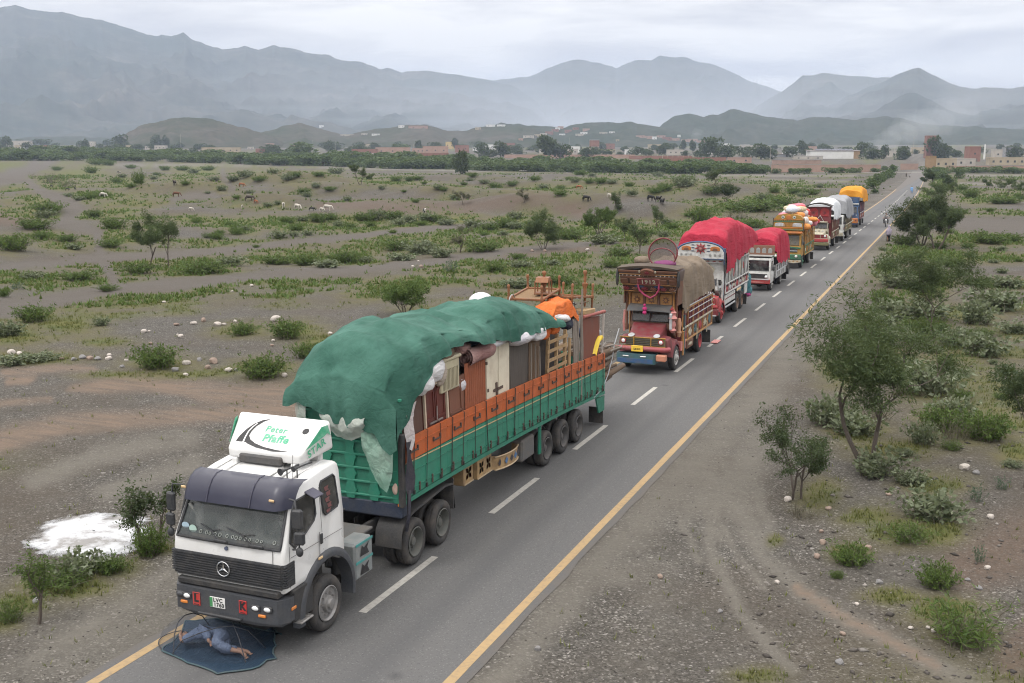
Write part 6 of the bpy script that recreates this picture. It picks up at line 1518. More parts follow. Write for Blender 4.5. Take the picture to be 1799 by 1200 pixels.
# flat things standing upright along the right side (Y from, to, bottom, top)
WX = RX+1.20
def wood_mat(name, c1, c2, vert=True, rough=.75):
 t = NT(name); p = t.coord(); g = t.noise(t.mapping(p, (6, 6, .7) if vert else (6, .7, 6)), 2.2, 6, .6, .5); n = t.noise(p, 2.0, 5, .6)
 c = t.mix(g, c1, c2); c = t.mix(t.math('MULTIPLY', t.ramp(n, [(.45, 0.0), (.72, 1.0)]), .45), c, (.10, .085, .075)); t.set(color=c, rough=rough, spec=.25); t.bump(g, .3, .01); return t.m
W_PLY = wood_mat('plywood_brown', (.075, .042, .032), (.125, .070, .055)); W_RED = wood_mat('door_red', (.085, .022, .018), (.130, .036, .028), rough=.5); W_BRN = wood_mat('door_brown', (.135, .058, .038), (.20, .092, .060))
W_GREY = wood_mat('board_grey', (.045, .038, .034), (.115, .098, .085)); W_PALE = wood_mat('raw_wood', (.30, .19, .095), (.42, .29, .16)); W_OLD = wood_mat('old_wood', (.10, .065, .042), (.17, .115, .075)); W_STICK = wood_mat('grey_sticks', (.17, .145, .125), (.27, .235, .20))
W_RUSTR = wood_mat('rust_red_panel', (.13, .045, .032), (.20, .075, .052)); W_CHAR = wood_mat('charpoy_wood', (.17, .068, .030), (.28, .125, .058), rough=.5)
M_CORR = paint('corrugated_rust', (.30, .088, .036), .55, .35, (.13, .05, .03), 3); M_CREAM = paint('cream_door', (.62, .56, .44), .5, .45, (.30, .22, .15), 2.2)
def zb(y): return 1.75+sag(y-TB)
def panel(y0, y1, top0, top1, th=.05, x=WX, lean=.10, low=None, yl0=None, yl1=None, mb=None):
 yl0 = y0 if yl0 is None else yl0; yl1 = y1 if yl1 is None else yl1
 b0 = zb(yl0) if low is None else low; b1 = zb(yl1) if low is None else low
 mb = mb or MB(); slab(mb, [(x, yl0, b0), (x, yl1, b1), (x-lean, y1, top1), (x-lean, y0, top0)], (-th, 0, 0)); return mb
def on_panel(y, z, x=WX, lean=.10, lift=.01, top=3.95, bot=1.75): return (x-lean*(z-bot)/(top-bot)+lift, y, z)
def strip_on(mb, ya, yb_, za, zb_, th=.03, lift=0.0, **k):
 slab(mb, [on_panel(ya, za, lift=th+lift, **k), on_panel(yb_, za, lift=th+lift, **k), on_panel(yb_, zb_, lift=th+lift, **k), on_panel(ya, zb_, lift=th+lift, **k)], (-th, 0, 0))
thing_mesh(panel(19.86, 20.96, 3.86, 3.92), 'plywood_panel', W_PLY, 'stained brown plywood panel at the front end of the trailer load', 'wood panel')
d = empty('wooden_door', (0, 0, 0), 0, 'dark red double door in a pale frame standing on the trailer', 'door')
panel(21.02, 22.22, 3.93, 3.86).build('leaf', W_RED, d)
for ya, yb_ in ((21.02, 21.08), (22.16, 22.23)):
 mb = MB(); strip_on(mb, ya, yb_, 1.8, 3.90, .05); mb.build('frame', paint('pale_frame', (.50, .40, .30), .7, .4), d)
mb = MB(); strip_on(mb, 21.02, 22.23, 3.85, 3.92, .05); mb.build('frame', paint('pale_frame', (.50, .40, .30), .7, .4), d)
for za, zb_ in ((2.3, 2.95), (3.05, 3.75)):
 for ya, yb_ in ((21.14, 21.56), (21.68, 22.10)):
  mb = MB()
  for (a, b, c, e) in ((ya, yb_, za, za+.05), (ya, yb_, zb_-.05, zb_), (ya, ya+.05, za, zb_), (yb_-.05, yb_, za, zb_)): strip_on(mb, a, b, c, e, .02)
  mb.build('moulding', W_RED, d)
mb = MB(); strip_on(mb, 21.60, 21.64, 1.8, 3.84, .022); mb.build('middle_bar', W_RED, d)
mb = MB(); strip_on(mb, 21.3, 21.95, 2.98, 3.01, .03); mb.tube([on_panel(21.62, 3.35, lift=.05), on_panel(21.60, 3.05, lift=.05), on_panel(21.7, 2.98, lift=.06)], .012, 4); mb.build('bolt', P_STEEL, d)
d = empty('wooden_door', (0, 0, 0), 0, 'worn brown panelled door leaning left of the corrugated sheet', 'door')
panel(22.28, 23.30, 3.72, 3.78, yl0=22.25, yl1=23.05).build('leaf', W_BRN, d)
for (a, b, c, e) in ((22.34, 23.2, 3.60, 3.66), (22.34, 23.1, 2.95, 3.0), (22.34, 22.40, 2.2, 3.62), (22.98, 23.04, 2.2, 3.62)):
 mb = MB(); strip_on(mb, a, b, c, e, .02); mb.build('moulding', W_BRN, d)
# corrugated sheet
mb = MB(); V0 = []; n = 66
P = []
for t in (0, 1):
 r = []
 for k in range(n+1):
  q = k/n; y = (23.12+1.22*q) if t == 0 else (23.28+1.26*q); z = zb(y) if t == 0 else 4.02-.10*q
  r.append((WX+.02-.12*t+.042*math.sin(q*2*math.pi*11), y, z))
 P.append(r)
mb.grid(P[::-1]); thing_mesh(mb, 'corrugated_sheet', M_CORR, 'rust red corrugated iron sheet standing on the trailer', 'iron sheet', smooth=60)
d = empty('steel_door', (0, 0, 0), 0, 'cream painted double steel door with rusty bolt on the trailer', 'door')
panel(24.62, 25.36, 4.12, 4.14, .04, yl0=24.45, yl1=25.15).build('leaf', M_CREAM, d); panel(25.38, 26.12, 4.14, 4.10, .04, WX+.012, yl0=25.17, yl1=25.88).build('leaf', M_CREAM, d)
mb = MB(); strip_on(mb, 24.95, 25.55, 2.98, 3.05, .03); strip_on(mb, 25.1, 25.2, 2.8, 3.2, .03); mb.build('bolt', RUST, d)
for z in (3.75, 3.05, 2.6):
 mb = MB(); strip_on(mb, 24.58, 24.66, z, z+.08, .03, lean=.12); mb.build('hinge', RUST, d)
thing_mesh(panel(26.18, 27.55, 4.02, 3.98, .06, yl0=26.05, yl1=27.3), 'board', W_GREY, 'weathered grey-brown board right of the cream steel door', 'wood panel')
thing_mesh(panel(26.25, 27.5, 4.10, 4.02, .04, WX-.12), 'board', W_OLD, 'brown board peeping out behind the weathered grey board', 'wood panel')
thing_mesh(panel(27.5, 28.5, 3.90, 3.84, .05, WX-.03, yl0=27.32, yl1=28.2), 'board', W_OLD, 'brown board with scratched edges left of the wooden pallet', 'wood panel')
for i in range(6):
 y = 27.45+.17*i; mb = MB(); mb.tube([(WX+.03, y-.2, zb(y)), (WX-.02, y-.05, 3.0), (WX-.08, y+.08, 3.86-.05*i)], [.022, .02, .014], 5)
 thing_mesh(mb, 'stick', W_STICK if i % 2 else W_OLD, 'thin crooked stick leaning on the brown scratched board', 'stick', 'sticks leaning beside the pallet', 60)
d = empty('pallet', (0, 0, 0), 0, 'pale wooden slatted pallet standing upright on the trailer', 'pallet')
yA, yB = 29.12, 30.72
for k, t in enumerate((0.03, .5, .97)):
 mb = MB(); ya = yA+(yB-yA)*t; slab(mb, [(WX+.02, ya-.45, zb(ya)), (WX+.02, ya-.36, zb(ya)), (WX-.09, ya+.09, 3.74), (WX-.09, ya, 3.74)], (-.09, 0, 0)); mb.build('bearer', W_PALE, d)
for k in range(8):
 t = (k+.5)/8; z = zb(29.5)+.1+(3.72-zb(29.5)-.1)*t; sh = -.45+.45*(z-zb(29.5))/(3.74-zb(29.5))
 mb = MB(); xx = WX+.03-.11*(z-1.4)/2.3; slab(mb, [(xx, yA+sh-.02, z-.045), (xx, yB+sh+.1, z-.075), (xx, yB+sh+.1, z+.025), (xx, yA+sh-.02, z+.055)], (-.022, 0, 0)); mb.build('slat', W_PALE, d)
thing_mesh(panel(31.0, 31.14, 3.45, 3.4, .05, WX+.02, yl0=30.6, yl1=30.78), 'plank', W_PALE, 'short pale plank leaning right of the pallet', 'plank')
for i, (y, top, r) in enumerate(((31.22, 4.0, .035), (31.36, 4.15, .04), (31.5, 4.0, .035), (31.66, 4.2, .03), (32.05, 4.1, .032))):
 mb = MB(); mb.tube([(WX+.02, y-.12, zb(y)), (WX-.0, y-.04, 3.0), (WX-.08, y+.03, top)], r, 6); thing_mesh(mb, 'pole', W_STICK, 'grey weathered pole standing right of the pallet', 'pole', 'grey poles right of the pallet', 60)
mb = MB(); mb.tube([(WX+.06, 31.72, zb(31.7)), (WX+.02, 31.82, 3.6), (WX-.02, 31.98, 4.85)], [.045, .04, .03], 7); thing_mesh(mb, 'pole', W_STICK, 'tallest pale pole rising above the load near the trailer tail', 'pole', smooth=60)
d = empty('bed_frame', (0, 0, 0), 0, 'reddish brown panel bed end standing at the trailer tail', 'bed')
panel(32.25, 34.0, 3.86, 3.72, .05, WX+.02, yl0=32.05, yl1=33.7).build('panel', W_RUSTR, d)
mb = MB(); mb.tube([(WX-.06, 32.2, 3.92), (WX-.06, 34.45, 3.80)], .06, 8); mb.build('rail', paint('red_rail', (.30, .07, .055), .6, .4), d, 60)
mb = MB(); mb.box((WX-.30, 32.9, 4.0), (.5, 1.1, .16), .02, (R(-4), 'X')); mb.build('drawer', W_PALE, d)
mb = MB(); mb.tube([(WX+.0, 34.2, 3.75), (WX+.02, 34.0, 2.4), (WX+.02, 33.95, 1.4)], .035, 6); mb.build('leg', paint('pale_leg', (.45, .40, .36), .7, .3), d, 60)
mb = MB(); P = []
for t in np.linspace(0, 1, 10):
 y = 33.15+.75*t; z = 2.42+.42*math.sin(t*1.9)+.1*t; P.append([(WX+.05, y, z), (WX+.09, y+.03, z+.10), (WX+.04, y+.02, z+.17), (WX-.04, y-.02, z+.15)])
mb.grid(P); thing_mesh(mb, 'plastic_sledge', paint('yellow_plastic', (.72, .50, .015), .4, .15), 'bright yellow curved plastic piece at the trailer tail', 'plastic piece', smooth=60)
# air cooler, sacks, bundles, rolled mattress
d = empty('air_cooler', (-10.98, 22.36, 3.62), 0, 'cream metal air cooler with louvred front on the trailer load', 'cooler')
CR = paint('cooler_cream', (.46, .41, .28), .5, .4)
mb = MB(); mb.box((0, 0, .30), (.66, .98, .72), .03); mb.build('body', CR, d); mb = MB(); mb.box((0, 0, .70), (.74, 1.08, .09), .03); mb.build('lid', CR, d)
mb = MB(); mb.box((.332, 0, .24), (.012, .78, .46)); mb.build('grille_back', paint('cooler_dark', (.06, .055, .045), .8, .3), d)
for k in range(11):
 mb = MB(); mb.box((.345, -.36+.072*k, .24), (.02, .03, .46)); mb.build('louvre', CR, d)
BURLAP = cloth_mat('brown_sackcloth', (.165, .125, .090), (.215, .170, .125), .6, stain=(.11, .08, .06)); WHITEC = cloth_mat('white_cloth', (.60, .59, .60), (.68, .67, .67), .9, stain=(.40, .36, .36)); BEIGEC = cloth_mat('beige_cloth', (.36, .30, .25), (.44, .38, .32), .8, stain=(.25, .18, .15)); NAVYC = cloth_mat('navy_bundle', (.022, .024, .040), (.04, .04, .06), .7); PINKC = cloth_mat('maroon_roll', (.26, .135, .125), (.36, .23, .21), .8, stain=(.16, .05, .06)); ORANGEC = cloth_mat('orange_cloth', (.54, .115, .022), (.62, .16, .04), .9, stain=(.36, .07, .02)); STRIPEC = cloth_mat('striped_cloth', (.52, .50, .54), (.64, .62, .64), .9, stain=(.20, .14, .22), st=.9)
def bundle(c, r, mat, label, name='bundle', cat='bundle', seed=1, jit=.10, rot=None, group=None, sq=.85, n=(20, 14)):
 mb = MB(); mb.blob(c, r, n[0], n[1], rot, jit, seed, sq); o = thing_mesh(mb, name, mat, label, cat, group, 180); return o
bundle((-11.0, 22.28, 4.46), (.42, .52, .26), BURLAP, 'plump brown sack lying on the cream air cooler', 'sack', 'sack', 3, .06)
bundle((-10.70, 21.45, 4.22), (.22, .40, .30), WHITEC, 'white cloth bundle between door and air cooler', seed=5, jit=.16)
bundle((-10.66, 20.75, 4.06), (.22, .62, .26), WHITEC, 'white sheet bundle lying on the plywood panel', seed=8, jit=.18, rot=Matrix.Rotation(R(-12), 4, 'X'))
bundle((-10.70, 21.85, 4.10), (.16, .18, .34), BEIGEC, 'beige cloth bundle pressed against the air cooler', seed=11, jit=.14)
bundle((-11.02, 23.1, 4.0), (.22, .26, .36), NAVYC, 'dark navy bundle behind the rolled mattress', seed=12, jit=.12)
bundle((-10.80, 23.18, 3.52), (.14, .22, .16), STRIPEC, 'small blue and white bundle beside the corrugated sheet', seed=13, jit=.12)
bundle((-10.92, 23.5, 4.36), (.22, .34, .14), PINKC, 'pinkish cloth lying over the navy bundle', seed=14, jit=.18)
bundle((-11.2, 24.6, 4.38), (.40, .75, .22), NAVYC, 'dark bedding behind the rolled mattress under the tarpaulin edge', seed=15, jit=.1)
bundle((-10.78, 25.4, 4.30), (.24, .75, .20), WHITEC, 'white bedding above the cream steel door', seed=16, jit=.12)
mb = MB()
P = [[(-10.78+min(r, .23)*math.cos(a)+.02*math.sin(q*5), 23.42+q*1.5, 4.12+min(r, .23)*math.sin(a)+.02*math.sin(q*7+a)) for q in np.linspace(0, 1, 8)] for r, a in [(.02+.0038*k, k*.36) for k in range(58)]]
mb.grid(P); thing_mesh(mb, 'rolled_mattress', PINKC, 'maroon patterned mattress rolled up above the corrugated sheet', 'mattress', smooth=180)
bundle((-10.66, 26.9, 4.12), (.22, .80, .19), STRIPEC, 'white and purple striped quilt on top of the weathered grey board', seed=17, jit=.16)
bundle((-10.68, 28.1, 4.04), (.22, .50, .22), WHITEC, 'white cloth end right of the striped quilt', seed=18, jit=.14)
bundle((-10.78, 28.75, 3.98), (.18, .42, .26), ORANGEC, 'orange cloth bundle left of the pallet top', seed=19, jit=.14)
bundle((-10.75, 29.55, 4.02), (.18, .45, .24), ORANGEC, 'brown-orange cloth bundle right above the pallet', seed=20, jit=.14)
bundle((-10.95, 30.55, 4.12), (.30, .85, .14), WHITEC, 'white paper-like sheet hanging below the large orange sheet', seed=22, jit=.10, rot=Matrix.Rotation(R(-10), 4, 'X'))
bundle((-10.85, 31.05, 3.85), (.2, .30, .16), NAVYC, 'grey-blue bundle right of the white sheet', seed=23)
mb = MB(); mb.blob((-12.45, 28.2, 4.80), (.36, .42, .30), 18, 12); thing_mesh(mb, 'white_basin', WHITEC, 'white dome peeping over the far edge of the green tarpaulin', 'basin', smooth=180)
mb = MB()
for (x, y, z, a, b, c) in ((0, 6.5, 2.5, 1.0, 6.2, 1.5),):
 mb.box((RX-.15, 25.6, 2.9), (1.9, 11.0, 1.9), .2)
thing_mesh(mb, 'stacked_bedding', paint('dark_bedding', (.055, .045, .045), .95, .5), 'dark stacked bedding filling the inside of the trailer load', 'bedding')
# string beds with turned posts lying on top near the tail
def charpoy(loc, rz, tilt, label, posts=True, w=1.05, l=1.95, mat=None):
 d = empty('string_bed', loc, rz, label, 'bed'); d.rotation_euler = (tilt, 0, rz); mat = mat or W_CHAR
 for sx in (-1, 1):
  mb = MB(); mb.box((sx*w/2, 0, 0), (.06, l, .07), .012); mb.build('side_rail', mat, d)
  for sy in (-1, 1):
   prof = [(-.38, .022), (-.34, .035), (-.20, .028), (-.16, .045), (-.08, .030), (-.05, .05), (.05, .05), (.08, .030), (.14, .042), (.20, .028), (.26, .045), (.30, .030), (.36, .052), (.42, .046), (.45, .012)]
   mb = MB(); mb.lathe(prof, (sx*w/2, sy*l/2, .0), 'Z', 10); mb.build('leg', mat, d, 60)
 for sy in (-1, 1):
  mb = MB(); mb.box((0, sy*l/2, 0), (w, .06, .07), .012); mb.build('end_rail', mat, d)
 P = [[(-w/2+.02+(w-.04)*i/8, -l/2+.03+(l-.06)*j/10, -.02-.05*math.sin(math.pi*i/8)*math.sin(math.pi*j/10)) for j in range(11)] for i in range(9)]
 mb = MB(); mb.grid(P); t = NT('string_net_%d' % len(bpy.data.materials)); p = t.coord(); wv = t.node('ShaderNodeTexChecker'); wv.inputs['Scale'].default_value = 34; t.l.new(p, wv.inputs[0]); t.set(color=t.mix(wv.outputs['Fac'], (.26, .16, .075), (.14, .085, .045)), rough=.9); t.bump(wv.outputs['Fac'], .4, .01)
 mb.build('webbing', t.m, d, 180); return d
charpoy((-11.95, 31.2, 4.72), R(4), R(3), 'string bed with turned bedposts upside down on the trailer tail, front one')
charpoy((-11.5, 33.0, 4.45), R(-3), R(-6), 'string bed with turned bedposts on the trailer tail, rear one', l=1.8)
for (x, y, z0, z1, lab) in ((-11.75, 31.5, 4.4, 5.42, 'orange turned bedpost rising highest on the trailer tail'), (-11.0, 33.3, 4.1, 5.30, 'turned bedpost with ring knob at the right rear of the load')):
 h = z1-z0; prof = [(0, .03), (h*.1, .045), (h*.3, .035), (h*.42, .07), (h*.48, .045), (h*.6, .10), (h*.64, .10), (h*.66, .04), (h*.8, .055), (h*.86, .035), (h*.92, .075), (h*.98, .06), (h, .01)]
 mb = MB(); mb.lathe(prof, (x, y, z0), 'Z', 12); thing_mesh(mb, 'bedpost', W_CHAR, lab, 'bedpost', smooth=60)
d = empty('stool_frame', (-11.72, 31.35, 4.72), R(10), 'small orange wooden stool frame upturned between the bedposts', 'stool')
for sx in (-1, 1):
 for sy in (-1, 1):
  mb = MB(); mb.cyl((sx*.22, sy*.22, 0), (sx*.22, sy*.22, .42), .022, 6); mb.build('leg', W_CHAR, d)
mb = MB(); mb.box((0, 0, .02), (.5, .5, .05), .01); mb.build('seat', W_CHAR, d)
mb = MB(); mb.prism([(-.3, .38), (.3, .38), (.18, .52), (-.18, .52)], -.2, .2, 'X'); mb.build('ornament', W_CHAR, d)
mb = MB(); mb.tube([(-12.3+.0*k, 30.2+.25*math.cos(a), 4.55+.25*math.sin(a)) for k, a in enumerate(np.linspace(0, math.pi, 12))], .02, 5); thing_mesh(mb, 'metal_hoop', P_STEEL, 'grey metal hoop standing behind the green tarpaulin end', 'hoop', smooth=60)
rr = random.Random(9)
for i in range(14):
 a = rr.uniform(-.5, .5); x = -11.4+rr.uniform(-.7, .6); y = 33.2+rr.uniform(-.7, .8); z = 4.15+rr.uniform(-.15, .3); l = rr.uniform(.5, 1.0)
 mb = MB(); mb.tube([(x-l*math.sin(a)*.5, y-l*.5, z-rr.uniform(-.1, .1)), (x+l*math.sin(a)*.5, y+l*.5, z+rr.uniform(-.12, .12))], rr.uniform(.015, .03), 5); thing_mesh(mb, 'scrap_rod', P_STEEL if i % 3 else W_OLD, 'loose grey rod lying among the bed frames at the tail', 'rod', 'loose rods among the bed frames', 60)
# firewood tied behind the tail
for i in range(54):
 row = i // 9; x = -12.85+2.25*((i % 9)+.5*(row % 2))/9+rr.uniform(-.05, .05); z = 1.30+row*.21+rr.uniform(-.04, .04); y0 = 34.15+rr.uniform(-.1, .1); l = rr.uniform(1.3, 2.1)+(.35 if x > -11.6 else 0)
 r = rr.uniform(.075, .125); bx, bz = rr.uniform(-.18, .18), rr.uniform(-.10, .08)
 mb = MB(); mb.tube([(x, y0, z), (x+bx*.6+.03, y0+l*.5, z+bz*.3+rr.uniform(-.04, .04)), (x+bx, y0+l, z+bz)], [r, r*.9, r*.72], 7)
 thing_mesh(mb, 'log', W_OLD if i % 3 else W_STICK, 'crooked brown log in the firewood stack tied behind the trailer', 'log', 'logs of the firewood stack behind the trailer', 60)
for i in range(12):
 x = -11.2+rr.uniform(-.7, .75); mb = MB(); mb.tube([(x, 34.5, 2.28+.035*i), (x+rr.uniform(-.2, .3), 35.3, 2.32+.03*i), (x+rr.uniform(-.3, .5), 36.1, 2.30+.02*i)], [.03, .026, .018], 6)
 thing_mesh(mb, 'branch', W_STICK if i % 2 else W_OLD, 'thin branch lying on top of the firewood stack', 'branch', 'branches on the firewood stack', 60)
mb = MB(); mb.tube([(-10.62, 36.0, 3.0), (-10.66, 35.6, 2.5), (-10.62, 35.2, 2.05), (-10.6, 34.7, 1.6), (-10.58, 34.0, 1.25), (-10.56, 33.0, 1.15)], .02, 6); thing_mesh(mb, 'grey_rope', paint('grey_rope', (.34, .35, .37), .8, .2), 'grey rope slanting across the firewood at the trailer tail', 'rope', smooth=60)
bundle((-11.3, 35.3, 2.85), (.24, .3, .2), paint('grey_pot', (.22, .23, .25), .6, .4), 'grey metal pot hanging above the firewood', 'pot', 'pot', 31, .03)
bundle((-11.7, 35.2, 2.9), (.3, .3, .16), NAVYC, 'black cloth lump above the firewood', seed=32)
mb = MB(); mb.tube([(-11.1, 35.0, 1.25), (-11.08, 35.05, .85), (-11.1, 35.1, .55)], [.06, .05, .08], 6); thing_mesh(mb, 'hanging_stump', W_OLD, 'wooden stump hanging below the firewood stack', 'stump', smooth=60)
# small tank-like towbar piece behind
# ================================================================== THE PAINTED TRUCKS BEHIND
def tarp(name, X0, hw, secs, mat, label, seed=1, fdrop=None, rdrop=None, lump=.30, nx=41, ny=60, skirt=.06, cat='tarpaulin'):
 Ys = [s[0] for s in secs]; P = []; rows = []
 if fdrop is not None: rows += [('f', t) for t in np.linspace(0, .92, 8)]
 rows += [('m', t) for t in np.linspace(0, 1, ny)]
 if rdrop is not None: rows += [('r', t) for t in np.linspace(.08, 1, 8)]
 for kind, t in rows:
  y = Ys[0] if kind == 'f' else Ys[-1] if kind == 'r' else lerp(Ys[0], Ys[-1], t)
  zl, zc, zr = (np.interp(y, Ys, [s[k] for s in secs]) for k in (1, 2, 3))
  zs = max(zl, zr)
  sl, sr = zc-.22*abs(hw)*1.0, zc-.22*abs(hw)*1.0
  ctl = [(-hw-skirt, zl), (-hw-skirt*.6, (zl+sl)/2), (-hw*.93, sl), (-hw*.55, zc-.06), (0, zc), (hw*.55, zc-.06), (hw*.93, sr), (hw+skirt*.6, (zr+sr)/2), (hw+skirt, zr)]
  q = np.linspace(0, 1, nx); cu = np.linspace(0, 1, 9)
  xs = np.interp(q, cu, [c[0] for c in ctl]); zz = np.interp(q, cu, [c[1] for c in ctl])
  for _ in range(2):
   xs[1:-1] = (xs[:-2]+2*xs[1:-1]+xs[2:])/4; zz[1:-1] = (zz[:-2]+2*zz[1:-1]+zz[2:])/4
  if kind == 'f': zb_ = np.minimum(fdrop+.10*np.sin(q*9+seed), zz); zz = zb_+(zz-zb_)*t; yv = y-.10*(1-t)+.05*np.sin(q*21+seed)*(1-t)
  elif kind == 'r': zb_ = np.minimum(rdrop+.10*np.sin(q*9+seed), zz); zz = zz+(zb_-zz)*t; yv = y+.10*t+.05*np.sin(q*21+seed)*t
  else: yv = np.full(nx, y)
  P.append(np.stack([xs, yv, zz], 1))
 A = np.array(P); X, Y, Z = A[..., 0], A[..., 1], A[..., 2]
 ed = np.clip((1-np.abs(X)/(hw+skirt))*2.4, .04, 1)
 A[..., 2] = Z+((fbm(X*.9+seed, Y*.7, 3, seed)-.5)*lump+(fbm(X*2.3, Y*1.9+seed, 3, seed+5)-.5)*lump*.4+(ridged(X*.8+.4*Y, Y*.6-.4*X+seed, 3, seed+9)-.5)*lump*.55)*ed
 side = np.abs(X) > hw*.85
 A[..., 0] += np.sign(X)*side*((fbm(Y*1.6+seed, Z*.5, 3, seed+3)-.5)*.26)
 A[:, 0, 2] += .06*np.sin(Y[:, 0]*3.1)+.05*np.sin(Y[:, 0]*7.3); A[:, -1, 2] += .07*np.sin(Y[:, -1]*3.1+1)+.05*np.sin(Y[:, -1]*7.3)
 mb = MB(); mb.grid([[tuple(p) for p in r] for r in A]); o = mb.build('tarpaulin', mat, smooth=180); o.location = (X0, 0, 0)
 tag(o, label, cat); return o
def shape(kind, n=16):
 if kind == 'disc': return [(math.cos(2*math.pi*k/n), math.sin(2*math.pi*k/n)) for k in range(n)]
 if kind == 'diamond': return [(1, 0), (0, 1), (-1, 0), (0, -1)]
 if kind == 'petal': return [((1 if k % 2 == 0 else .52)*math.cos(2*math.pi*k/n), (1 if k % 2 == 0 else .52)*math.sin(2*math.pi*k/n)) for k in range(n)]
 if kind == 'tri': return [(-1, -.8), (1, -.8), (0, 1)]
 if kind == 'arch': return [(-1, -1), (1, -1), (1, .2)]+[(math.cos(a), .2+.8*math.sin(a)) for a in np.linspace(.2, math.pi-.2, 8)]+[(-1, .2)]
 if kind == 'leaf': return [(-1, 0), (-.4, .45), (.3, .5), (1, 0), (.3, -.5), (-.4, -.45)]
 return [(-1, -1), (1, -1), (1, 1), (-1, 1)]
def motif(name, parent, o, u, v, sx, sz, mat, kind='petal', th=.015):
 o, u, v = Vector(o), Vector(u), Vector(v); n = u.cross(v).normalized()
 pts = [o+u*(p[0]*sx)+v*(p[1]*sz) for p in shape(kind)]
 m = len(pts); mb = MB()
 V = [tuple(p) for p in pts]+[tuple(o+(p-o)*.86+n*th) for p in pts]
 mb.add(V, [tuple(range(m, 2*m))]+[(k, (k+1) % m, m+(k+1) % m, m+k) for k in range(m)])
 return mb.build(name, mat, parent)
UX, UY, UZ = Vector((1, 0, 0)), Vector((0, 1, 0)), Vector((0, 0, 1))
C = {k: paint('truck_'+k, v, .55, .55, (.115, .095, .078), 4) for k, v in dict(maroon=(.15, .014, .020), red=(.32, .018, .022), brown=(.135, .050, .022), dkbrown=(.060, .026, .016), ochre=(.36, .17, .045), orange=(.42, .13, .018), teal=(.035, .10, .115), blue=(.022, .075, .18), navy=(.018, .045, .11), white=(.54, .54, .52), cream=(.44, .40, .30), yellow=(.34, .175, .014), green=(.018, .12, .062), pink=(.52, .20, .18), grey=(.26, .26, .25), black=(.02, .02, .022), lime=(.42, .47, .20), olive=(.13, .12, .05), silver=(.42, .43, .44)).items()}
def bx(parent, name, c, d, mat, ch=.015, rot=None):
 mb = MB(); mb.box(c, d, ch, rot); return mb.build(name, mat, parent)
def lamp(parent, x, y, z, r, ring):
 mb = MB(); mb.lathe([(0, r*.2), (0, r*1.25), (-.05, r*1.3), (-.07, r)], (x, y, z), 'Y', 14); o = mb.build('headlamp_ring', ring, parent, 40)
 mb = MB(); mb.blob((x, y-.055, z), (r, .05, r), 12, 6); mb.build('headlamp', P_LAMP, o, 60); return o
def chassis(root, W, L, wheels, rim_f, rim_r, r=.5, z=.85):
 for s in (-1, 1):
  bx(root, 'chassis_rail', (s*.42, L/2+.3, z), (.09, L-.6, .22), P_CHASSIS)
  for k, (y, dual) in enumerate(wheels):
   wheel(root, s*(W-.02), y, r, .26, s, rim_r if dual else rim_f, dual)
 for y, dual in wheels:
  mb = MB(); mb.cyl((-W+.2, y, r), (W-.2, y, r), .07, 8); mb.blob((0, y, r), (.22, .2, .22), 8, 6); mb.build('axle', P_CHASSIS, root, 60)
 bx(root, 'engine', (0, .9, z), (1.1, 1.3, .5), P_CHASSIS, .1)
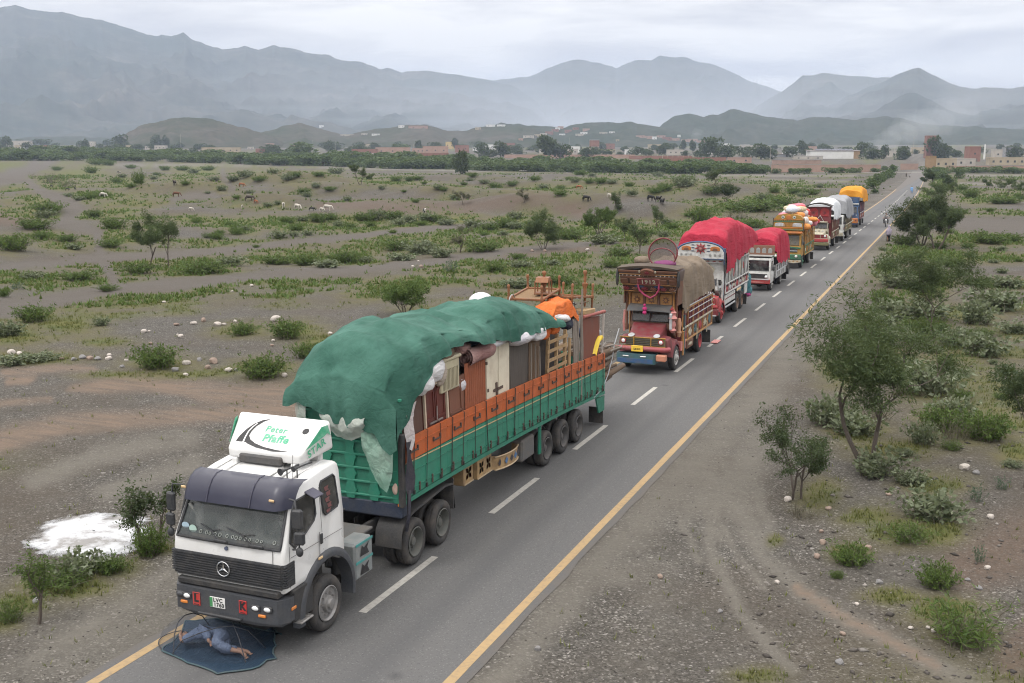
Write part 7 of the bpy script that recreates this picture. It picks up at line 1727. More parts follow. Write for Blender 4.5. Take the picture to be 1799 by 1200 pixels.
def bedford_cab(root, W, c, x=0):
 hw = W*.68
 V = [(-hw*.86, .06, 1.22), (hw*.86, .06, 1.22), (hw, 1.15, 1.25), (-hw, 1.15, 1.25), (-hw*.80, .10, 1.56), (hw*.80, .10, 1.56), (hw*.96, 1.18, 2.0), (-hw*.96, 1.18, 2.0)]
 beveled(V, HEX, 'hood', c['hood'], root, .10, 3, 60)
 for s in (-1, 1):
  P = []
  for a in np.linspace(R(-5), R(170), 12):
   cc, sn = math.cos(a), math.sin(a)
   P.append([(s*hw*.80, 1.28+.74*cc, .52+.86*sn), (s*(W-.06), 1.28+.70*cc, .52+.80*sn), (s*W, 1.28+.68*cc, .52+.70*sn), (s*W, 1.28+.60*cc, .50+.60*sn)])
  mb = MB(); mb.grid(P if s < 0 else [r[::-1] for r in P]); mb.build('front_guard', c['guard'], root, 70)
  V = [(s*hw*.8, .10, .95), (s*(W-.05), .12, .95), (s*(W-.05), .75, .98), (s*hw*.8, .75, .98), (s*hw*.8, .10, 1.50), (s*(W-.12), .14, 1.44), (s*(W-.10), .80, 1.50), (s*hw*.8, .80, 1.56)]
  beveled(V, HEX, 'guard_nose', c['guard'], root, .06, 2, 60)
 g = bx(root, 'grille', (0, .05, 1.33), (2*W*.84, .10, .36), c['grille'], .03)
 for sx, w in ((-.56, .30), (0, .56), (.56, .30)):
  for k in range(4): bx(g, 'grille_bar', (sx*W*.84, -.012, 1.215+.072*k), (w*W*1.0, .03, .030), c['bar'], .006)
 bx(g, 'grille_frame', (0, -.005, 1.515), (2*W*.86, .06, .04), c['frame'], .01); bx(g, 'grille_frame', (0, -.005, 1.145), (2*W*.86, .06, .04), c['frame'], .01)
 for s in (-1, 1):
  bx(g, 'grille_frame', (s*W*.32, -.012, 1.33), (.045, .06, .36), c['frame'], .01)
  lamp(root, s*W*.70, -.015, 1.36, .085, c['ring'])
 V = [(-W*.78, 1.14, 1.72), (W*.78, 1.14, 1.72), (W*.82, 2.1, 1.2), (-W*.82, 2.1, 1.2), (-W*.74, 1.34, 2.55), (W*.74, 1.34, 2.55), (W*.78, 2.1, 2.55), (-W*.78, 2.1, 2.55)]
 beveled(V, HEX, 'cab', c['cab'], root, .06, 2, 60)
 for s in (-1, 1):
  a, b = .03, W*.70
  pts = [(s*a, 1.185, 2.03), (s*b, 1.195, 2.03), (s*b*.96, 1.315, 2.46), (s*a, 1.305, 2.46)]
  mb = MB(); mb.add([tuple(Vector(p)+Vector((0, -.028, .008))) for p in pts], [(0, 1, 2, 3) if s > 0 else (3, 2, 1, 0)]); o = mb.build('windscreen', GLASS_D if c.get('dark') else GLASS, root)
  mb = MB(); mb.tube([tuple(Vector(p)+Vector((0, -.03, .008))) for p in pts], .024, 5, closed=True); mb.build('windscreen_seal', P_BLACKPL, o, 60)
 bx(root, 'windscreen_back', (0, 1.36, 2.24), (W*1.42, .02, .42), paint('cabin_lining', (.10, .105, .10)), 0)
 for s in (-1, 1): motif('door_window', root, (s*(W*.80+.012), 1.65, 2.22), UY*s, UZ, .28, .24, GLASS_D, 'box', .006)
def peak(root, W, mat, y0=.72, z=2.55):
 P = []
 for u in np.linspace(-1, 1, 13): P.append([(u*W*.84, y0+.16*u*u, z-.02-.05*u*u), (u*W*.82, y0+.35, z+.14), (u*W*.80, 1.36, z+.20)])
 mb = MB(); mb.grid(P); return mb.build('sun_visor', mat, root, 180)
def side_body(root, W, y0, y1, z0, z1, zt, mats, n=6, motifs=('petal', 'diamond'), slat=None, mm=None):
 bx(root, 'bed', (0, (y0+y1)/2, z0+.05), (2*W-.1, y1-y0, .10), C['dkbrown'])
 for s in (-1, 1):
  bx(root, 'side_panel', (s*(W-.03), (y0+y1)/2, (z0+z1)/2), (.06, y1-y0, z1-z0), mats[0])
  for k in range(n+1):
   y = y0+(y1-y0)*k/n
   bx(root, 'side_post', (s*(W+.012), y, (z0+zt)/2), (.05, .09, zt-z0), mats[2], .012)
  for z, m in ((z0+.03, mats[2]), (z1, mats[3]), (zt, mats[2])): bx(root, 'side_rail', (s*(W+.018), (y0+y1)/2, z), (.06, y1-y0, .08), m, .012)
  bx(root, 'upper_side', (s*(W-.05), (y0+y1)/2, (z1+zt)/2), (.04, y1-y0, zt-z1), mats[1])
  if s > 0:
   for k in range(n):
    y = y0+(y1-y0)*(k+.5)/n; w = (y1-y0)/n*.36
    motif('ornament', root, (W+.004, y, (z0+z1)/2), UY, UZ, w, (z1-z0)*.34, mm[k % len(mm)], motifs[k % len(motifs)], .02)
    if slat is None: motif('ornament', root, (W-.026, y, (z1+zt)/2), UY, UZ, w*.8, (zt-z1)*.36, mm[(k+1) % len(mm)], motifs[(k+1) % len(motifs)], .02)
 bx(root, 'tail_gate', (0, y1-.03, (z0+zt)/2), (2*W-.1, .06, zt-z0), mats[0]); bx(root, 'front_board', (0, y0+.03, (z0+zt)/2), (2*W-.1, .06, zt-z0), mats[1])
def flaps(root, W, y):
 for s in (-1, 1): bx(root, 'mud_flap', (s*(W-.2), y, .40), (.42, .03, .62), P_RUBBER)
tarp('orange', -11.12, .42, [(29.75, 4.0, 4.42, 3.95), (30.0, 4.1, 4.62, 4.05), (30.6, 4.1, 4.58, 4.0), (31.1, 4.1, 4.72, 4.1), (31.4, 4.0, 4.5, 4.0)], ORANGEC, 'orange sheet draped over bedding near the bed posts', 6, 4.0, 4.0, .32, 25, 26, .04, 'cloth')
# ---- truck 2: bonneted brown truck with carved crown and tan tarpaulin
t2 = empty('painted_truck', (-11.66, 42.95, 0), 0, 'bonneted maroon truck with carved brown wooden crown numbered 1912 and tan tarpaulin', 'truck')
chassis(t2, 1.14, 8.2, ((1.36, False), (5.95, True)), paint('rim_silver', (.40, .39, .37), .5, .4), C['red'], .52)
bedford_cab(t2, 1.14, dict(hood=C['maroon'], guard=C['maroon'], grille=C['olive'], bar=C['black'], frame=C['yellow'], cab=C['brown'], ring=C['red'], dark=False))
motif('hood_patch', t2, (.58, .09, 1.60), UX, (UZ*.4+UY).normalized(), .14, .16, C['silver'], 'disc'); motif('hood_patch', t2, (-.50, .09, 1.60), UX, (UZ*.4+UY).normalized(), .14, .16, C['silver'], 'disc')
mb = MB(); mb.tube([(-1.12, .10, 1.06), (-1.0, -.10, 1.06), (1.0, -.10, 1.06), (1.12, .10, 1.06)], .105, 8); mb.build('bumper_bar', paint('bumper_rose', (.30, .055, .065), .5, .4), t2, 60)
p = bx(t2, 'number_plate', (-.16, -.22, 1.08), (.50, .03, .26), P_PLATEY, .04); lettering('plate_text', 'LES 812', .09, (-.16, -.237, 1.06), UX, UZ, P_INK, p, .002, bold=.004)
mb = MB(); mb.prism([(-1.12, .2), (-1.05, -.18), (-.6, -.30), (.55, -.30), (.62, -.2), (.62, .2)], .46, .86, 'Z'); bpr = mb.build('lower_bumper', C['teal'], t2)
bx(bpr, 'bumper_face', (-.22, -.305, .58), (1.5, .02, .18), C['blue'], .005)
for x in (-.62, .12): bx(bpr, 'bumper_chrome', (x, -.31, .76), (.26, .03, .05), P_CHROME, .01)
bx(t2, 'bumper_end', (.84, -.08, .72), (.42, .30, .28), paint('bumper_salmon', (.48, .20, .12), .5, .4), .04)
peak(t2, 1.14, paint('dark_visor', (.06, .06, .062), .6, .4))
# carved front of the body and the projecting crown
bx(t2, 'carved_board', (0, 1.42, 2.92), (2.2, .10, .86), C['brown'], .02)
for k, x in enumerate((-.62, .0, .62)):
 o = bx(t2, 'carved_panel', (x, 1.36, 2.93), (.52, .05, .56), C['ochre'], .03); motif('rosette', o, (x, 1.334, 2.93), UX, UZ, .17, .17, C['brown'], 'petal', .03); motif('rosette', o, (x, 1.304, 2.93), UX, UZ, .06, .06, C['ochre'], 'disc', .02)
for x in (-.96, -.31, .31, .96):
 mb = MB(); mb.lathe([(0, .07), (.05, .075), (.1, .05), (.6, .05), (.68, .075), (.74, .10), (.78, .10)], (x, 1.34, 2.52), 'Z', 8); mb.build('carved_column', C['ochre'] if abs(x) > .5 else C['brown'], t2, 60)
for x in (-1.08, 1.08):
 mb = MB(); mb.lathe([(0, .09), (.2, .10), (.3, .06), (1.5, .06), (1.6, .10), (1.75, .12)], (x, 1.36, 1.6), 'Z', 8); mb.build('carved_column', C['brown'], t2, 60)
V = [(-1.10, 1.0, 3.28), (1.10, 1.0, 3.28), (1.12, 2.0, 3.28), (-1.12, 2.0, 3.28), (-1.27, .55, 4.22), (1.27, .55, 4.22), (1.25, 2.0, 4.22), (-1.25, 2.0, 4.22)]
cr = beveled(V, HEX, 'crown', C['dkbrown'], t2, .03, 1)
A0, A1 = Vector((0, 1.0, 3.28)), Vector((0, .55, 4.22)); CV = (A1-A0).normalized()
def crn(x, t): return (x, A0.y+(A1.y-A0.y)*t-.004, A0.z+(A1.z-A0.z)*t)
for t, m, h in ((.05, C['ochre'], .05), (.36, C['ochre'], .035), (.70, C['brown'], .11), (.84, C['ochre'], .035), (.97, C['brown'], .10)):
 a = crn(0, t); o = bx(cr, 'crown_band', a, (2.2+.3*t, .05, h), m, .01, Matrix.Rotation(math.atan2(A0.y-A1.y, A1.z-A0.z), 4, 'X'))
for k in range(13):
 a = crn(-1.08+.18*k, .785); motif('white_stud', cr, a, UX, CV, .035, .03, C['white'], 'diamond', .02)
for k in range(6):
 x = -1.0+.4*k; motif('carved_knob', cr, crn(x, .18), UX, CV, .16, .11, C['brown'] if k % 2 else C['maroon'], 'petal', .07)
for x, w in ((-.42, .2), (.42, .2)): motif('blue_tile', cr, crn(x, .27), UX, CV, w, .06, C['navy'], 'arch', .03)
sg = motif('sign_board', cr, crn(0, .52), UX, CV, .50, .15, C['maroon'], 'box', .05); sg2 = motif('sign_frame', cr, crn(0, .52), UX, CV, .54, .18, C['pink'], 'box', .03)
n0 = UX.cross(CV).normalized(); lettering('sign_lettering', '1912', .26, Vector(crn(0, .52))+n0*.052, UX, CV, C['cream'], sg, .004, bold=.012, spacing=1.25)
for k in range(6):
 x = -1.05+.42*k;
 if abs(x) > .55: motif('carved_panel', cr, crn(x, .52), UX, CV, .17, .12, C['brown'], 'box', .04)
em = motif('crown_crest', cr, crn(0, .97), UX, CV, .30, .17, C['brown'], 'arch', .10); motif('crest_rosette', em, Vector(crn(0, .97))+n0*.10, UX, CV, .13, .11, C['maroon'], 'petal', .03)
for x in (-.34, .34): motif('white_knob', cr, crn(x, .98), UX, CV, .05, .12, C['cream'], 'leaf', .05)
P = []
for u in np.linspace(-1, 1, 15): P.append([(u*1.30, .50+.05*u*u, 4.24+.10*(1-u*u)), (u*1.30, .46+.05*u*u, 4.32+.12*(1-u*u)), (u*1.28, .9, 4.36+.12*(1-u*u)), (u*1.26, 2.0, 4.34+.10*(1-u*u))])
mb = MB(); mb.grid(P); mb.build('crown_roof', paint('crown_roof', (.07, .05, .035), .9, .4), t2, 60)
for s in (-1, 1):
 mb = MB(); mb.blob((s*1.31, .62, 3.90), (.07, .09, .36), 8, 10, jit=.1); mb.build('black_tassel', C['black'], t2, 180)
 bx(t2, 'crown_side', (s*1.15, 1.6, 3.5), (.06, .9, 1.5), C['brown'])
# red garland and pompons
mb = MB(); mb.tube([(-.45, .74, 3.62), (-.40, .78, 3.40), (-.2, .84, 3.2), (.06, .9, 3.06), (.3, .85, 3.2), (.44, .78, 3.42), (.46, .74, 3.66)], .045, 6); mb.build('garland', paint('garland', (.32, .03, .09), .8, .2), t2, 60)
for (x, y, z, r) in ((-.12, .70, 2.62, .10), (-.12, .68, 2.78, .06), (-.12, .68, 2.46, .09)):
 mb = MB(); mb.blob((x, y, z), (r, r, r), 8, 6, jit=.15); mb.build('pompon', paint('pompon', (.40, .02, .13), .9, .1), t2, 180)
# carved corner figure at the right of the windscreen
mb = MB(); mb.lathe([(0, .07), (.12, .16), (.2, .08), (.35, .14), (.5, .09), (.62, .19), (.75, .10), (.86, .15), (.95, .05)], (1.02, 1.02, 1.62), 'Z', 9); mb.build('carved_corner', C['pink'], t2, 40)
mb = MB(); mb.lathe([(0, .06), (.2, .12), (.3, .07), (.6, .11), (.8, .05)], (1.20, 1.4, 1.40), 'Z', 9); mb.build('carved_corner', paint('pinewood', (.42, .22, .13), .7, .3), t2, 40)
motif('red_finial', t2, (1.0, .94, 2.66), UX, UZ, .11, .10, C['red'], 'tri', .05); motif('mirror_board', t2, (.96, .90, 2.1), UX, UZ, .06, .36, C['silver'], 'box', .04)
mb = MB(); mb.tube([(-1.06, .95, 1.6), (-1.08, .90, 2.0), (-1.05, .95, 2.5)], .05, 6); mb.build('mirror_post', C['pink'], t2, 60)
side_body(t2, 1.15, 2.15, 8.25, .98, 1.62, 2.42, (C['brown'], C['maroon'], C['ochre'], C['cream']), 6, ('petal', 'diamond'), 'slat', (C['red'], C['cream'], C['teal']))
for k in range(14):
 y = 3.2+.36*k; bx(t2, 'slat', (1.17, y, 2.16), (.035, .10, .92), C['maroon'], .01, (R(-5), 'X'))
for z in (1.95, 2.22, 2.5): bx(t2, 'pale_rail', (1.20, 5.7, z), (.03, 4.9, .05), C['silver'], .01)
bx(t2, 'corner_beam', (1.18, 2.45, 1.35), (.07, .10, 1.7), C['teal'], .01); bx(t2, 'corner_beam', (1.20, 2.2, 1.0), (.06, .16, 1.05), C['ochre'], .01)
bx(t2, 'side_locker', (1.05, 3.6, .78), (.3, 1.2, .35), C['brown']); motif('ornament', t2, (1.205, 3.6, .78), UY, UZ, .4, .13, C['cream'], 'leaf'); bx(t2, 'side_locker', (1.05, 2.3, .9), (.3, .8, .4), C['pink'])
for (y0, h) in ((4.9, .9), (7.0, .9)): bx(t2, 'arch_trim', (1.19, y0, 1.02), (.05, .08, .5), C['cream'])
flaps(t2, 1.15, 8.05)
TAN = cloth_mat('tan_tarpaulin', (.150, .115, .083), (.200, .158, .116), .5, stain=(.15, .115, .085), st=.5)
tarp('tan', -11.66, 1.16, [(45.0, 3.0, 4.30, 2.45), (45.6, 2.6, 4.38, 2.30), (47.0, 2.6, 4.45, 2.42), (49.0, 2.6, 4.30, 2.62), (50.6, 2.6, 4.20, 2.66), (51.3, 2.6, 3.95, 2.50)], TAN, 'tan canvas tarpaulin over the carved brown truck', 3, 3.4, 2.5, .34)
# net dome lying on the roof
d = empty('net_dome', (-11.30, 44.6, 4.50), 0, 'round maroon-rimmed food net standing on edge on top of the brown truck', 'net')
ring = [(.62*math.cos(a), .10*math.sin(a)*0+.25*math.sin(a)*.4, .62*math.sin(a)*.98+.40) for a in np.linspace(0, 2*math.pi, 33)[:-1]]
mb = MB(); mb.tube(ring, .035, 6, closed=True); mb.build('rim', C['maroon'], d, 60)
mb = MB(); mb.tube([(.55*math.cos(a), -.10, .42*math.sin(a)+.18) for a in np.linspace(0, math.pi, 17)], .03, 6); mb.build('hoop', C['maroon'], d, 60)
NET = paint('net_mesh', (.10, .072, .068), .9, .2).copy(); NET.node_tree.nodes['Principled BSDF'].inputs['Alpha'].default_value = .55
mb = MB(); P = [[(.60*t*math.cos(a), .25*math.sin(a)*.4*t+.25*(1-t*t), .60*t*math.sin(a)*.98+.40) for a in np.linspace(0, 2*math.pi, 29)] for t in (1, .8, .55, .3, .02)]
mb.grid(P); mb.build('netting', NET, d, 180)
mb = MB(); mb.blob((.1, .05, -.05), (.5, .3, .14), 12, 8, jit=.15); mb.build('netting_heap', paint('net_purple', (.20, .04, .14), .9, .2), d, 180)
bundle((-12.35, 45.2, 4.50), (.35, .4, .18), TAN, 'small tan canvas bundle behind the crown of the brown truck', seed=51)
# a plank lying on the road behind it
mb = MB(); mb.box((-10.35, 51.6, .05), (.34, .9, .05), .02); thing_mesh(mb, 'step_board', C['pink'], 'pinkish board lying on the road behind the brown truck', 'board')
# ---- truck 3: white truck with floral crest, red tarpaulin
t3 = empty('painted_truck', (-12.52, 56.8, 0), 0, 'white painted truck with red flower on its arched crest and a big crimson tarpaulin', 'truck')
chassis(t3, 1.18, 9.2, ((1.15, False), (5.75, True), (7.15, True)), C['red'], paint('rim_brown', (.16, .10, .07), .7, .5), .53)
bedford_cab(t3, 1.18, dict(hood=C['white'], guard=C['red'], grille=C['red'], bar=C['maroon'], frame=C['cream'], cab=C['white'], ring=C['white'], dark=True))
bx(t3, 'bumper', (0, -.06, .72), (2.45, .22, .36), C['maroon'], .04); bx(t3, 'bumper_trim', (0, -.18, .55), (2.3, .04, .06), C['silver'], .01); bx(t3, 'bumper_bar', (0, -.12, 1.02), (2.4, .14, .16), C['red'], .04)
p = bx(t3, 'number_plate', (-.1, -.19, .80), (.5, .02, .18), P_PLATEY, .005)
bx(t3, 'cab_front', (0, 1.30, 2.80), (2.36, .10, 1.0), C['white'], .02)
for s in (-1, 1):
 for z in (2.20, 1.95, 1.70): motif('mirror_ornament', t3, (s*1.05, 1.10, z), UX, UZ, .13, .10, C['black'] if z != 1.95 else C['silver'], 'petal', .04)
 bx(t3, 'cab_pillar', (s*1.14, 1.25, 2.0), (.12, .14, 1.6), C['white'], .02); bx(t3, 'cab_stripe', (s*1.19, 1.3, 2.1), (.03, .05, 1.5), C['blue'], .005)
# louvred window in a scalloped surround
mb = MB(); mb.prism([(-.62, 2.66), (.62, 2.66), (.72, 2.9), (.5, 3.08), (.25, 3.2), (0, 3.14), (-.25, 3.2), (-.5, 3.08), (-.72, 2.9)], 1.20, 1.26, 'Y'); sur = mb.build('window_surround', C['cream'], t3)
mb = MB(); mb.prism([(-.48, 2.74), (.48, 2.74), (.56, 2.9), (.3, 3.06), (0, 3.10), (-.3, 3.06), (-.56, 2.9)], 1.185, 1.20, 'Y'); lw = mb.build('louvre_window', C['black'], sur)
for k in range(9): bx(lw, 'louvre_bar', (-.44+.11*k, 1.17, 2.90), (.04, .03, .30-.05*abs(k-4)*.5), C['silver'], .006)
bx(t3, 'red_band', (0, 1.10, 3.32), (2.5, .10, .20), C['white'], .01)
for k in range(7): motif('red_leaf', t3, (-1.05+.35*k, 1.045, 3.32), UX, UZ, .13, .05, C['red'], 'leaf', .02)
arc = [(-1.26, 3.44), (1.26, 3.44), (1.26, 3.86)]+[(1.26*math.cos(a), 3.86+.50*math.sin(a)) for a in np.linspace(.12, math.pi-.12, 15)]+[(-1.26, 3.86)]
mb = MB(); mb.prism(arc, .78, 1.05, 'Y'); crs = mb.build('crest', C['white'], t3)
mb = MB(); mb.tube([(x, .80, z+.02) for x, z in arc[2:-1]], .05, 6); mb.build('crest_rim', C['blue'], crs, 60); bx(crs, 'crest_base', (0, .77, 3.46), (2.5, .05, .06), C['navy'], .01)
f = motif('red_flower', crs, (0, .775, 4.02), UX, UZ, .34, .33, C['red'], 'petal', .05); motif('flower_heart', f, (0, .72, 4.02), UX, UZ, .17, .16, C['maroon'], 'disc', .03); motif('flower_heart', f, (0, .69, 4.02), UX, UZ, .10, .11, C['pink'], 'petal', .02)
for s in (-1, 1):
 for dz in (-.12, .05, .2): motif('dark_leaf', crs, (s*.42, .775, 4.0+dz), UX, (UZ+UX*s*.2).normalized(), .11, .05, C['navy'], 'leaf', .02)
 motif('orange_arch', crs, (s*.78, .775, 4.02), UX, UZ, .26, .12, C['orange'], 'arch', .03); motif('orange_heart', crs, (s*.78, .745, 3.98), UX, UZ, .13, .07, C['brown'], 'arch', .02)
 for k, x in enumerate((.52, .78, 1.04)): motif('grey_rosette', crs, (s*x, .775, 3.68), UX, UZ, .09, .09, C['grey'], 'petal', .02)
 bx(crs, 'dark_side', (s*1.27, 1.0, 3.6), (.05, .4, .9), C['navy'])
for s in (-1, 1):
 mb = MB(); mb.blob((s*1.28, 1.0, 3.2), (.07, .12, .55), 8, 10, jit=.1); mb.build('dark_curtain', C['black'], t3, 180)
side_body(t3, 1.20, 1.75, 8.6, 1.48, 2.02, 3.15, (C['maroon'], C['grey'], C['white'], C['white']), 7, ('leaf', 'diamond'), None, (C['red'], C['silver'], C['cream']))
bx(t3, 'lower_skirt', (1.18, 3.2, 1.15), (.06, 2.9, .50), C['white']); bx(t3, 'lower_skirt', (1.18, 8.1, 1.1), (.06, .9, .60), C['white']); bx(t3, 'side_guard', (1.2, 3.3, .74), (.05, 2.8, .10), C['silver']); bx(t3, 'skirt_stripe', (1.215, 3.2, 1.2), (.01, 2.8, .06), C['maroon'])
for k in range(9): bx(t3, 'hook', (1.25, 2.1+.78*k, 1.96), (.06, .06, .16), C['black'])
for k in range(20): bx(t3, 'tail_frill', (1.22-.12*(k % 2), 8.66+.02*(k % 3), 1.55+.085*k), (.10, .10, .05), C['olive'] if k % 2 else C['cream'])
flaps(t3, 1.2, 8.45)
REDT = cloth_mat('crimson_tarpaulin', (.30, .016, .036), (.38, .026, .052), .7, stain=(.20, .010, .024), st=.5)
tarp('red', -12.52, 1.25, [(58.1, 3.5, 4.75, 2.75), (58.8, 3.4, 5.05, 2.62), (60.5, 3.4, 5.35, 3.0), (62.5, 3.4, 5.35, 3.25), (64.0, 3.4, 5.10, 3.35), (66.2, 3.6, 4.95, 3.55), (67.4, 3.7, 4.6, 3.75)], REDT, 'large crimson tarpaulin bulging over the white painted truck', 12, 3.9, 3.6, .40, skirt=.10)
mb = MB(); mb.blob((-11.5, 65.9, 1.35), (.34, .22, .62), 12, 10, jit=.12); mb.blob((-11.45, 65.95, .85), (.36, .24, .3), 10, 8, jit=.1)
NET2 = paint('teal_net', (.06, .24, .28), .9, .2).copy(); NET2.node_tree.nodes['Principled BSDF'].inputs['Alpha'].default_value = .7
thing_mesh(mb, 'net_bag', NET2, 'teal net bag hanging at the tail of the white painted truck', 'net bag', smooth=180)
bundle((-11.45, 65.95, .62), (.28, .2, .16), paint('magenta_cloth', (.42, .05, .20), .9, .2), 'magenta cloth hanging under the teal net bag', seed=55)
# ---- truck 4: small white truck with red tarpaulin
def cabover(root, W, H, c, y1=1.7, zb_=.55):
 V = [(-W, .05, zb_), (W, .05, zb_), (W, y1, zb_), (-W, y1, zb_), (-W*.93, .42, H), (W*.93, .42, H), (W*.95, y1, H), (-W*.95, y1, H)]
 beveled(V, HEX, 'cab', c['cab'], root, .09, 3, 50)
 zw = zb_+(H-zb_)*.50
 def fy(z): return .05+.37*(z-zb_)/(H-zb_)-.012
 pts = [(-W*.84, fy(zw), zw), (W*.84, fy(zw), zw), (W*.80, fy(H-.16), H-.16), (-W*.80, fy(H-.16), H-.16)]
 mb = MB(); mb.add(pts, [(0, 1, 2, 3)]); o = mb.build('windscreen', c.get('glass', GLASS_D), root); mb = MB(); mb.tube(pts, .022, 5, closed=True); mb.build('windscreen_seal', P_BLACKPL, o, 60)
 for s in (-1, 1):
  P = [(s*(W*.985+.012), .42, zw), (s*(W*.985+.012), y1-.35, zw), (s*(W*.955+.012), y1-.4, H-.2), (s*(W*.955+.012), .66, H-.2)]
  mb = MB(); mb.add(P, [(0, 1, 2, 3) if s > 0 else (3, 2, 1, 0)]); mb.build('door_window', GLASS_D, root)
  mb = MB(); mb.tube([(s*W, .3, H-.3), (s*(W+.16), .18, H-.35), (s*(W+.16), .18, zw)], .014, 5); mb.box((s*(W+.16), .17, zw+.18), (.16, .06, .26), .02); mb.build('mirror', P_BLACKPL, root, 60)
 gp = bx(root, 'grille', (0, fy(zb_+.38)-.01, zb_+(H-zb_)*.30), (W*1.5, .04, (H-zb_)*.20), c['grille'], .01)
 return fy
t4 = empty('small_truck', (-11.93, 72.5, 0), 0, 'small plain white truck with a rounded red tarpaulin between two painted trucks', 'truck')
chassis(t4, .86, 6.6, ((.95, False), (4.9, True)), C['grey'], C['grey'], .40, .62)
fy = cabover(t4, .86, 2.18, dict(cab=C['white'], grille=C['black']), 1.6, .52)
bx(t4, 'bumper', (0, .0, .66), (1.75, .16, .30), C['red'], .03); bx(t4, 'bumper_trim', (0, -.09, .80), (1.6, .03, .05), C['silver'], .01); motif('bumper_ornament', t4, (0, -.082, .62), UX, UZ, .5, .08, C['pink'], 'leaf')
for s in (-1, 1): lamp(t4, s*.60, .06, .98, .09, C['silver'])
bx(t4, 'white_strip', (0, .055, 1.18), (1.3, .03, .07), C['white'], .01)
bx(t4, 'roof_board', (0, 1.0, 2.30), (1.7, 1.2, .06), C['grey']); bx(t4, 'visor_board', (0, 1.35, 2.62), (1.8, .08, .70), C['brown'], .02, (R(-14), 'X'))
for k in range(4): motif('ornament', t4, (-.6+.4*k, 1.28, 2.6), UX, UZ, .14, .2, C['grey'], 'arch')
side_body(t4, .93, 1.75, 7.4, .72, 1.15, 1.62, (C['grey'], C['silver'], C['grey'], C['silver']), 6, ('box', 'box'), None, (C['silver'], C['grey']))
mb = MB(); mb.lathe([(-.12, .2), (-.12, .36), (.12, .36), (.12, .2)], (1.0, 6.8, .85), 'X', 16); mb.build('spare_wheel', P_RUBBER, t4, 40)
flaps(t4, .9, 7.2)
tarp('red', -11.93, .95, [(74.3, 2.2, 3.35, 2.0), (74.8, 1.9, 3.68, 1.72), (76.5, 1.9, 3.92, 1.62), (78.5, 1.9, 3.90, 1.58), (79.9, 2.0, 3.62, 1.60)], REDT, 'smaller rounded crimson tarpaulin over the small white truck', 22, 2.6, 1.8, .18)
# ---- truck 5: yellow and green truck loaded with sacks
t5 = empty('painted_truck', (-12.25, 88, 0), 0, 'yellow and green painted truck heaped with colourful sacks', 'truck')
chassis(t5, 1.14, 8.0, ((1.25, False), (5.6, True)), C['green'], C['grey'], .52)
fy = cabover(t5, 1.12, 2.78, dict(cab=C['yellow'], grille=C['black'], glass=GLASS), 1.75, .95)
bx(t5, 'dashboard_cloth', (0, .75, 1.98), (1.7, .3, .3), C['teal'])
bx(t5, 'green_stripe', (0, .10, 1.72), (2.2, .06, .12), C['green'], .01, (R(4), 'Y')); bx(t5, 'grille_bar', (0, .04, 1.42), (1.7, .06, .06), C['silver'], .01)
bx(t5, 'bumper', (0, -.05, .95), (2.35, .24, .42), C['green'], .05); mb = MB(); mb.prism([(-1.15, .70), (-1.15, .52), (-.6, .46), (0, .56), (.6, .46), (1.15, .56), (1.15, .74), (.6, .68), (0, .76), (-.6, .68)], -.16, -.08, 'Y'); mb.build('scalloped_apron', C['cream'], t5)
for k in range(7): motif('apron_ornament', t5, (-.9+.3*k, -.165, .62), UX, UZ, .10, .06, C['ochre'], 'petal')
for s in (-1, 1): lamp(t5, s*.8, -.18, 1.02, .09, C['cream'])
bx(t5, 'visor', (0, .25, 2.86), (2.3, .55, .16), C['orange'], .04)
ar = [(-1.18, 3.0), (1.18, 3.0), (1.20, 3.85), (.9, 4.18), (.4, 4.30), (-.4, 4.30), (-.9, 4.18), (-1.20, 3.85)]
mb = MB(); mb.prism(ar, .50, 1.2, 'Y'); hd = mb.build('head_board', C['yellow'], t5)
for z, m, h in ((3.06, C['green'], .07), (3.22, C['orange'], .05), (3.70, C['green'], .06), (3.86, C['orange'], .04)): bx(hd, 'head_band', (0, .49, z), (2.36, .05, h), m, .01)
for s in (-1, 1):
 motif('painted_window', hd, (s*.68, .49, 3.46), UX, UZ, .38, .15, C['silver'], 'arch', .02)
 e = motif('eye_ring', hd, (s*.44, .49, 4.05), UX, UZ, .13, .13, C['white'], 'disc', .03); motif('eye_centre', e, (s*.44, .46, 4.05), UX, UZ, .06, .06, C['green'], 'disc', .02)
 bx(hd, 'side_trim', (s*1.19, .6, 3.5), (.05, .3, 1.0), C['black'])
motif('crest_mask', hd, (0, .49, 4.07), UX, UZ, .20, .16, C['orange'], 'arch', .04)
for k in range(8): bx(hd, 'carved_tooth', (-.35+.1*k, .48, 3.46), (.05, .03, .26), C['ochre'], .005)
for k in range(14): motif('green_dot', hd, (-1.05+.162*k, .485, 3.78), UX, UZ, .05, .04, C['green'], 'diamond', .02)
side_body(t5, 1.16, 1.95, 8.0, .95, 1.75, 3.5, (C['green'], C['ochre'], C['yellow'], C['green']), 6, ('leaf', 'petal'), None, (C['cream'], C['orange'], C['brown']))
for k in range(12): motif('ornament', t5, (1.165, 2.4+.48*k, 2.5+.3*(k % 2)), UY, UZ, .16, .2, (C['black'], C['orange'], C['olive'])[k % 3], 'leaf', .02)
flaps(t5, 1.16, 7.9)
SACKS = [cloth_mat('sack_'+n, a, tuple(min(1, v*1.2) for v in a), .8, stain=tuple(v*.6 for v in a)) for n, a in (('white', (.58, .56, .54)), ('pink', (.52, .18, .22)), ('red', (.46, .05, .05)), ('cream', (.52, .44, .30)), ('orange', (.55, .22, .06)), ('blue', (.16, .24, .38)), ('grey', (.34, .36, .40)))]
_sn = ['white', 'pink', 'red', 'cream', 'orange', 'blue', 'grey']
rr = random.Random(21); _cnt = {}
